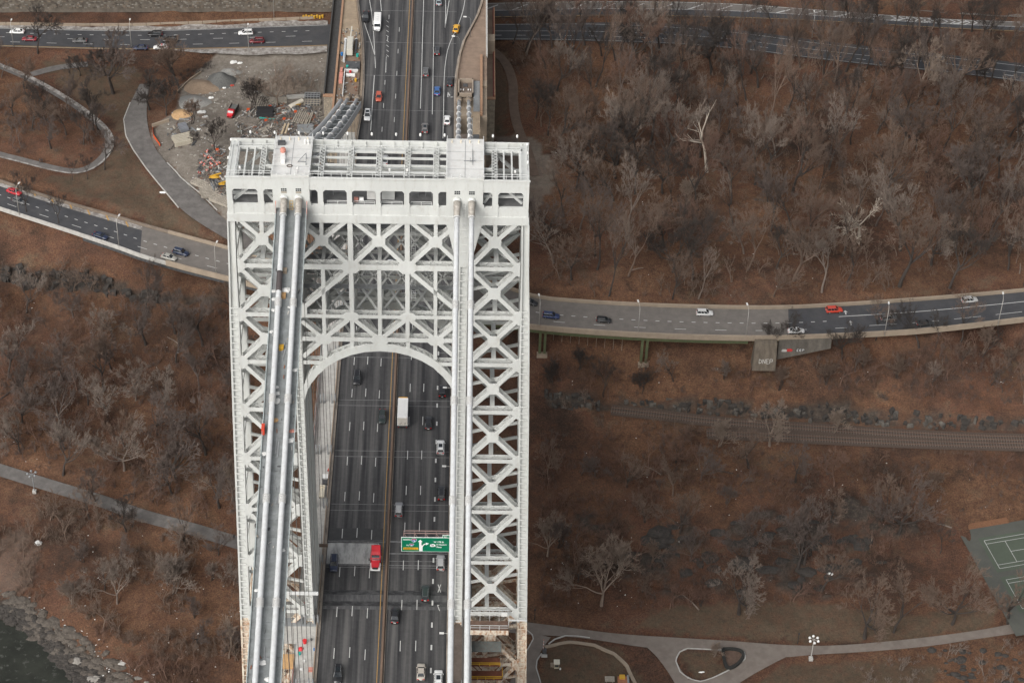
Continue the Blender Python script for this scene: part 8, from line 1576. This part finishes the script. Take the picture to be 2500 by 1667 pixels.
p = roof(*zr(1120, 870)); t = thing('hoist_frame', 'grey triangular hoist frame on the left saddle house roof', 'hoist', tuple(p)); ob('frame', MB().beam(p, p+(.0, 1.0, 2.0), .14, .14).beam(p+(-1.6, .9, 0), p+(0, 1.0, 2.0), .12, .12).beam(p+(-1.6, .9, .1), p+(0, .9, .1), .12, .12).beam(p+(0, 2.0, 0), p+(0, 1.0, 2.0), .14, .14), m_grey, t); p = roof(*zr(700, 900)); ob('rope_coil', MB().tube([p+(math.cos(a)*.5, math.sin(a)*.35, .1) for a in np.linspace(0, 6.28, 13)], .09, 6), m_timberd, None, 'dark rope coil on the left saddle house roof', 'coil', base=tuple(p))
p = roof(*zr(1140, 330)); t = thing('roof_bottles', 'pair of white gas bottles at the back of the left saddle house', 'gas bottles', tuple(p))
for dx in (-.3, .3): ob('bottle', MB().tube([p+(dx, 0, 0), p+(dx, 0, .9), p+(dx, 0, 1.1)], [.17, .17, .08], 10), m_tarp, t)
for uv, lab in ((z1(1850, 225), 'grey pipe frame on the right saddle house roof'),):
    p = roof(*uv); t = thing('roof_scaffold', lab, 'frame', tuple(p)); ob('frame', MB().beam(p+(-1.6, 0, .15), p+(.6, 0, .15), .12, .12).beam(p+(0, -1.2, .15), p+(0, 3.5, .15), .1, .1).beam(p+(-.4, -.3, .1), p+(-.4, -.3, 1.0), .1, .1, up=(0, 1, 0)).beam(p+(0, .1, .1), p+(0, .1, 4.0), .08, .08, up=(0, 1, 0)), m_grey, t)
# tanker and gear on the left plaza of the anchorage
p = W(*z5(435, 600), .1); t = thing('tank_trailer', 'pale grey tank trailer with hoses on the left of the anchorage', 'trailer', (p[0], p[1], .1)); ob('tank', MB().box(p[0]-.9, p[0]+.9, p[1]-2.2, p[1]+5.5, .7, 2.5).box(p[0]-.7, p[0]+.7, p[1]-2.0, p[1]+5.3, 2.5, 2.65), M('pale_tank', (.50, .48, .42), .5, .08, 1), t); ob('boom', MB().beam(p+(0, 5.5, 2.2), p+(.1, 11, 2.4), .35, .35), M('pale_tank', (.50, .48, .42)), t); ob('side_pipe', MB().tube([p+(-1.5, -6, .8), p+(-1.5, 6, .9)], .35, 8), m_silver, t); ob('side_pipe', MB().tube([p+(1.7, -1, .8), p+(1.7, 6, .9)], .4, 8), m_dgrey, t)
for dx in (-1.5, 1.6): ob('white_cap', MB().tube([p+(dx, 6, .6), p+(dx, 6.8, .6)], .5, 10), m_tarp, t)
for dx in (-.95, .95):
    for dy in (-1.5, 3.5): ob('wheel', MB().tube([(p[0]+dx-.12, p[1]+dy, .5), (p[0]+dx+.12, p[1]+dy, .5)], .4, 12), m_tire, t)
for x, y, m_, lab in ((345, 625, m_blue, 'blue drum left of the tank trailer'), (520, 640, m_teal, 'teal drum right of the tank trailer'), (405, 770, m_teal, 'teal drum in the cable pit'), (510, 790, m_dgrey, 'dark drum in the cable pit'), (500, 920, m_yellow, 'yellow drum at the pit wall'), (440, 830, m_red, 'red drum in the cable pit')):
    p = W(*z5(x, y), .1); t = ob('work_drum', MB().tube([p, p+(0, 0, .9)], .36, 12).tube([p+(0, 0, .9), p+(0, 0, .95)], .38, 12), m_, None, lab, 'drum', base=tuple(p))
# sidewalk clutter
zs2 = lambda x, y: (680+x/5.87, 1400+y/5.87)
for f, x, y, lab in ((zs2, 315, 425, 'first red cone on the sidewalk before the left leg'), (zs2, 372, 428, 'second red cone on the sidewalk before the left leg'), (zs2, 475, 410, 'red cone by the blue barrel'), (z2, 790, 1050, 'far red cone on the sidewalk behind the left leg'), (z2, 785, 1098, 'near red cone on the sidewalk behind the left leg')):
    p = W(*f(x, y), .1); t = thing('traffic_cone', lab, 'cone', tuple(p)); ob('cone', MB().tube([p, p+(0, 0, .75)], [.22, .05], 10), m_red, t); ob('base', MB().box(p[0]-.25, p[0]+.25, p[1]-.25, p[1]+.25, .08, .13), m_plast, t)
for x, y, m_, s, lab in ((475, 330, m_blue, .45, 'blue barrel by the railing at the left leg'), (395, 330, m_tarp, .55, 'white board case by the railing at the left leg'), (428, 405, m_orange, .35, 'orange bucket by the railing'), (378, 990, m_red, .5, 'red hose reel on the sidewalk'), (320, 1080, m_red, .6, 'red hose heap beside the safety fence'), (300, 1155, m_teal, .35, 'teal bucket beside the safety fence'), (518, 1095, m_blue, .3, 'small blue bucket near the kerb'), (365, 1265, m_tarp, .3, 'white bucket on the sidewalk'), (325, 1375, m_tarp, .35, 'white plank offcut on the sidewalk'), (470, 1385, m_rustpink, .7, 'rusty red crate on the sidewalk'), (470, 950, m_dgrey, .25, 'dark bucket on the sidewalk')):
    p = W(*zs2(x, y), .1); mb = MB()
    if 'barrel' in lab or 'bucket' in lab or 'reel' in lab: mb.tube([p, p+(0, 0, s*1.6)], [s*.8, s*.9], 12).tube([p+(0, 0, s*1.6), p+(0, 0, s*1.7)], [s, s], 12)
    elif 'heap' in lab: boulder(mb, p, s, s, s*.7, R)
    else: mb.box(p[0]-s*.8, p[0]+s*.8, p[1]-s*.6, p[1]+s*.6, p[2], p[2]+s*.8).box(p[0]-s*.85, p[0]+s*.85, p[1]-s*.65, p[1]+s*.65, p[2]+s*.8, p[2]+s*.9)
    ob('site_bucket' if 'bucket' in lab else 'site_barrel' if 'barrel' in lab else 'site_gear', mb, m_, None, lab, lab.split()[1] if 'board' not in lab else 'case', base=tuple(p))
p = W(*z2(765, 1140), .1); t = thing('utility_cart', 'small white utility cart on the sidewalk behind the left leg', 'cart', tuple(p)); ob('canopy', MB().box(p[0]-.7, p[0]+.7, p[1]-.2, p[1]+1.2, 1.7, 1.8), m_tarp, t); ob('seat_box', MB().box(p[0]-.6, p[0]+.6, p[1]-1.0, p[1]+.2, .35, .9), m_dgrey, t); ob('posts', MB().box(p[0]-.65, p[0]-.55, p[1]+1.0, p[1]+1.1, .4, 1.7).box(p[0]+.55, p[0]+.65, p[1]+1.0, p[1]+1.1, .4, 1.7), m_dgrey, t)
for dx in (-.6, .6):
    for dy in (-.8, 1.0): ob('wheel', MB().tube([(p[0]+dx-.08, p[1]+dy, .33), (p[0]+dx+.08, p[1]+dy, .33)], .25, 10), m_tire, t)
p = W(*z2(742, 1225), .1); t = thing('cargo_cart', 'long cream cargo cart on the sidewalk below the utility cart', 'cart', tuple(p)); ob('tray', MB().box(p[0]-.6, p[0]+.6, p[1]-1.6, p[1]+1.8, .6, .95).box(p[0]-.6, p[0]+.6, p[1]+1.4, p[1]+1.8, .95, 1.5), M('cream_cart', (.55, .50, .40), .6, .1, 1), t)
for dx in (-.5, .5):
    for dy in (-1.2, 1.2): ob('wheel', MB().tube([(p[0]+dx-.08, p[1]+dy, .36), (p[0]+dx+.08, p[1]+dy, .36)], .26, 10), m_tire, t)

# ------------------------------------------------------------------ tennis courts and park things
ZC = -58.1; A_ = W(*zR7(1978, 300), ZC); B_ = W(*zR7(2118, 548), ZC); C_ = W(*zR7(2334, 240), ZC)
ey = (B_-A_); wc = np.linalg.norm(ey); ey /= wc; ex = C_-A_; ex /= np.linalg.norm(ex); nrm = lambda a, b, z=0: A_+ex*a+ey*b+np.array((0, 0, z))
CT = ob('tennis_court', MB().poly([nrm(-5.5, -5), nrm(60, -5), nrm(60, 34), nrm(-5.5, 34)][::1]), m_courto, None, 'grey and green tennis courts at the right edge', None, None, 'structure')
for k, b0 in enumerate((0, wc+4.2)):
    ob('court_surface', MB().poly([nrm(-1.2, b0-1.2, .015), nrm(25, b0-1.2, .015), nrm(25, b0+wc+1.2, .015), nrm(-1.2, b0+wc+1.2, .015)]), m_court, CT)
    for (a0, c0, a1, c1) in ((0, 0, 23.8, 0), (0, wc, 23.8, wc), (0, wc*.125, 23.8, wc*.125), (0, wc*.875, 23.8, wc*.875), (0, 0, 0, wc), (23.8, 0, 23.8, wc), (5.5, wc*.125, 5.5, wc*.875), (18.3, wc*.125, 18.3, wc*.875), (5.5, wc/2, 18.3, wc/2)):
        p = nrm(a0, b0+c0, .03); q = nrm(a1, b0+c1, .03); dash(CT, p, q, .12, name='court_line')
t = ob('leaf_strip', MB().poly([nrm(-7, -7, .02), nrm(9.5, -7, .02), nrm(9.5, -4.8, .02), nrm(-7, -4.8, .02)]), m_litterband, None, 'orange strip of blown leaves along the tennis court edge', None, None, 'structure')
p = W(*zR7(2290, 1015), -59.4); t = thing('park_bench', 'orange wooden bench beside the park drive at the right edge', 'bench', tuple(p)); d = np.array((1, .09, 0))
for k, (dy, z) in enumerate(((-.25, .45), (0, .45), (.25, .45), (.42, .7), (.5, .95))): ob('slat', MB().beam(p+(-1.5, dy-.13, z), p+d*3.5+(0, dy, z), .2, .06), M('orange_timber', (.45, .19, .06), .7, .15, 1), t)
for f in (-1.2, 1.0, 3.0): ob('leg', MB().box(p[0]+f-.08, p[0]+f+.08, p[1]-.3, p[1]+.5, p[2]-.5, p[2]+.43), m_plast, t)
p = W(*zR6(360, 1430), -60); t = thing('ticket_kiosk', 'small cream kiosk on a concrete pad on the lawn by the tower', 'kiosk', tuple(p)); ob('pad', MB().box(p[0]-1.5, p[0]+1.5, p[1]-1.2, p[1]+1.6, p[2]-.3, p[2]+.12), m_conc2, t); ob('cabin', MB().box(p[0]-.6, p[0]+.6, p[1]-.5, p[1]+.9, p[2]+.12, p[2]+1.9), M('cream_cabin', (.50, .45, .34), .7, .1, 1), t); ob('opening_shade', MB().box(p[0]-.5, p[0]+.5, p[1]-.53, p[1]-.5, p[2]+.8, p[2]+1.6), m_dark, t); ob('roof', MB().box(p[0]-.75, p[0]+.75, p[1]-.6, p[1]+1.0, p[2]+1.9, p[2]+2.0), M('pale_roof', (.62, .58, .48), .7, .1, 1), t); ob('chair', MB().box(p[0]+.7, p[0]+1.1, p[1]-.9, p[1]-.5, p[2]+.12, p[2]+.6), m_tarp, t)  # dark sheet on the cabin front paints the shade of its hollow
p = W(*zR6(252, 1300), -60); t = thing('gate_barrier', 'dark gate cabinet with raised striped barrier arm on the drive branch', 'gate', tuple(p)); ob('cabinet', MB().box(p[0]-.5, p[0]+.5, p[1]-.5, p[1]+.5, p[2], p[2]+1.3), m_dgrey, t); ob('plinth', MB().box(p[0]-.8, p[0]+.7, p[1]-1.4, p[1]-.55, p[2]-.1, p[2]+.2), m_conc, t)
for k in range(7): ob('arm_segment', MB().beam(p+(-.3, .2, 1.1+k*.55), p+(-.35, .2, 1.63+k*.55), .14, .14, up=(0, 1, 0)), m_tarp if k % 2 else m_rustpink, t)
p = W(*zR6(945, 1560), -60); t = thing('yellow_hut', 'small brick hut with yellow roof at the bottom edge', 'hut', tuple(p)); ob('walls', MB().box(p[0]-1.2, p[0]+1.1, p[1]-1.5, p[1]+.6, p[2]-.2, p[2]+1.6), M('orange_brick', (.30, .13, .07), .9, .2, 2), t); ob('roof', MB().box(p[0]-.8, p[0]+.6, p[1]-.4, p[1]+.9, p[2]+1.6, p[2]+1.9), m_yellow, t); ob('side_post', MB().box(p[0]+1.1, p[0]+1.6, p[1]-1.5, p[1]+1.0, p[2], p[2]+1.7), m_grey, t)
p = W(*zR6(832, 1550), -60); t = thing('picnic_table', 'grey slatted picnic table beside the yellow hut', 'table', tuple(p))
for k in range(6): ob('plank', MB().box(p[0]-1.2, p[0]+1.2, p[1]-.8+k*.3, p[1]-.54+k*.3, p[2]+.75, p[2]+.8), m_timber, t)
for dx in (-.8, .8): ob('leg', MB().box(p[0]+dx-.06, p[0]+dx+.06, p[1]-.6, p[1]+.8, p[2], p[2]+.75), m_timber, t)
# dark planted hedge on the island
HP = smooth([W(*zR6(x, y), -59.9) for x, y in ((1840, 1275), (1850, 1370), (1880, 1450), (1960, 1420), (2030, 1340), (2010, 1290), (1930, 1270), (1840, 1275))], 34); wall_along('clipped_hedge', HP, .75, .7, M('dark_hedge', (.022, .022, .020), .9, .4, 3, bump=.8), None, -.2, label='dark clipped hedge ring on the grass island', cat='hedge', base=tuple(HP[0]))
mb = MB(); mb.poly([p_+(0, 0, .12) for p_ in HP[:-1]]); ob('planting_bed', mb, M('bare_soil_bed', (.10, .065, .048), .95, .3, 1.2), None, 'bare brown planting bed inside the dark hedge ring', None, None, 'structure')
p = G(*zR6(1645, 1470)); ob('white_litter_bag', (lambda mb: (boulder(mb, p, .55, .25, .2, R), boulder(mb, p+(.6, .1, 0), .4, .25, .15, R), mb)[-1])(MB()), m_tarp, None, 'white plastic sheet lying on the grass island', 'sheet', base=tuple(p))
# graffiti wall under the parkway
p = W(*zR5(150, 612), ZM-.8); q = W(*zR5(620, 612), ZM-.8); t = thing('graffiti_wall', 'grey retaining wall with red and white graffiti below the middle parkway', 'wall', (p[0], p[1], -43)); ob('wall_face', MB().hexa([(p[0], p[1]-1.5, -43), (q[0], q[1]-.9, -39.5), (q[0], q[1]+.3, -39.5), (p[0], p[1]-.4, -43)], [(p[0], p[1]-.6, ZM-.5), (q[0], q[1]-.3, ZM-.5), (q[0], q[1]+.3, ZM-.5), (p[0], p[1]+.2, ZM-.5)]), M('stained_wall', (.105, .093, .078), .9, .3, .7, stretch=(1, 1, .3), c2=(.055, .05, .045), amt2=.6), t)
def onwall(a, z): f = (ZM-.5-z)/(ZM-.5+43); x = p[0]+(q[0]-p[0])*a; return np.array((x, p[1]+(q[1]-p[1])*a-.62-.92*f, z))
for a, z, w, h, m_ in ((.12, -40.0, 1.6, .8, m_conc), (.22, -39.9, 1.8, .9, M('graffiti_red', (.42, .03, .03), .7, .1, 1)), (.42, -39.9, 2.6, .9, m_plast)):
    c = onwall(a, z); mb = MB()
    mb.prism([c+(-w/2, -.06, -h/2), c+(-w*.2, -.05, -h*.6), c+(w*.4, -.06, -h/2), c+(w/2, -.02, h*.1), c+(w*.2, 0, h/2), c+(-w*.4, 0, h*.4)], (0, .05, 0)); ob('graffiti_patch', mb, m_, t)
mb = MB()
for k, ch in enumerate('CEP'):
    for a, b, c, d in LET[ch]:
        o_ = onwall(.36+.05*k, -40.2); mb.beam(o_+(a*.9, -.1, b*.7), o_+(c*.9, -.1, d*.7), .12, .03, up=(0, -1, 0))
ob('graffiti_letters', mb, m_tarp, t)
for x, y, w, h, lab in ((1262, 1135, 1.0, 3.0, 'concrete box with scribbled graffiti beside the railway'), (1395, 1165, 2.0, 1.6, 'low grey concrete box left of the blue graffiti')):
    p = W(*zR4(x, y), -55.5); t = thing('utility_box', lab, 'box', tuple(p)); ob('box_body', MB().box(p[0]-w, p[0]+w, p[1]-.8, p[1]+1.4, p[2]-.8, p[2]+h), M('stained_wall', (.17, .155, .135)), t); mb = MB()
    for k in range(10): a = p[0]-w*.8+R.random()*w*1.6; z = p[2]+.3+R.random()*h*.55; mb.beam((a, p[1]-.83, z), (a+R.uniform(-.4, .4), p[1]-.83, z+R.uniform(-.4, .5)), .1, .03, up=(0, -1, 0))
    ob('graffiti', mb, m_tarp if w < 1.5 else m_blue, t)
# fence posts below the viaduct
t = thing('post_fence', 'thin pale fence posts below the viaduct right of the tower', 'fence', tuple(W(*zR4(700, 720), -47)))
for k, x in enumerate(range(255, 1010, 76)):
    p = G(*zR4(x, 612+(x-255)*.15)); ob('post', MB().tube([p+(0, 0, -.2), p+(0, 0, 4.6)], .05, 6), m_timber, t)

# ------------------------------------------------------------------ people
def person(p, label, rz, top, step=.25):
    t = thing('person', label, 'person', tuple(p), None, rz)
    J = [(0, 0, .95), (0, 0, 1.2), (0, 0.02, 1.45), (0, .03, 1.56), (0, .05, 1.68), (-.10, 0, .9), (-.11, step*.6, .5), (-.11, step*.4, .08), (-.11, step*.4+.16, .05), (.10, 0, .9), (.11, -step*.2, .5), (.11, -step, .1), (.11, -step+.16, .05), (-.2, 0, 1.4), (-.26, -.05, 1.15), (-.25, .1, .92), (.2, 0, 1.4), (.26, .08, 1.15), (.25, .22, .95)]
    E = [(0, 1), (1, 2), (2, 3), (3, 4), (0, 5), (5, 6), (6, 7), (7, 8), (0, 9), (9, 10), (10, 11), (11, 12), (2, 13), (13, 14), (14, 15), (2, 16), (16, 17), (17, 18)]
    rr = [.17, .17, .18, .07, .11, .11, .08, .055, .05, .11, .08, .055, .05, .08, .06, .045, .08, .06, .045]
    me = bpy.data.meshes.new('body'); me.from_pydata(J, E, []); o = bpy.data.objects.new('body', me); COL.objects.link(o); o.parent = t
    md = o.modifiers.new('skin', 'SKIN'); me.skin_vertices.new() if not me.skin_vertices else None
    for k, sv in enumerate(me.skin_vertices[0].data): sv.radius = (rr[k], rr[k]*.85); sv.use_root = (k == 0)
    o.modifiers.new('sub', 'SUBSURF').render_levels = 1; me.materials.append(top)
    ob('hair', MB().tube([np.array(p)*0+(0, .03, 1.68), (0, .03, 1.76), (0, .03, 1.83)], [.115, .125, .06], 10), m_plast, None, smooth=True).parent = t
person(G(*zL3(2085, 290)), 'person in dark clothes walking on the lower left path by the tower', .8, m_plast); person(G(*z4(296, 1205)), 'person in dark clothes on the pale loop path', 2.0, m_dgrey); person(G(*z4(312, 1203)), 'second walker in dark clothes just right of the first on the loop path', 2.2, m_plast)
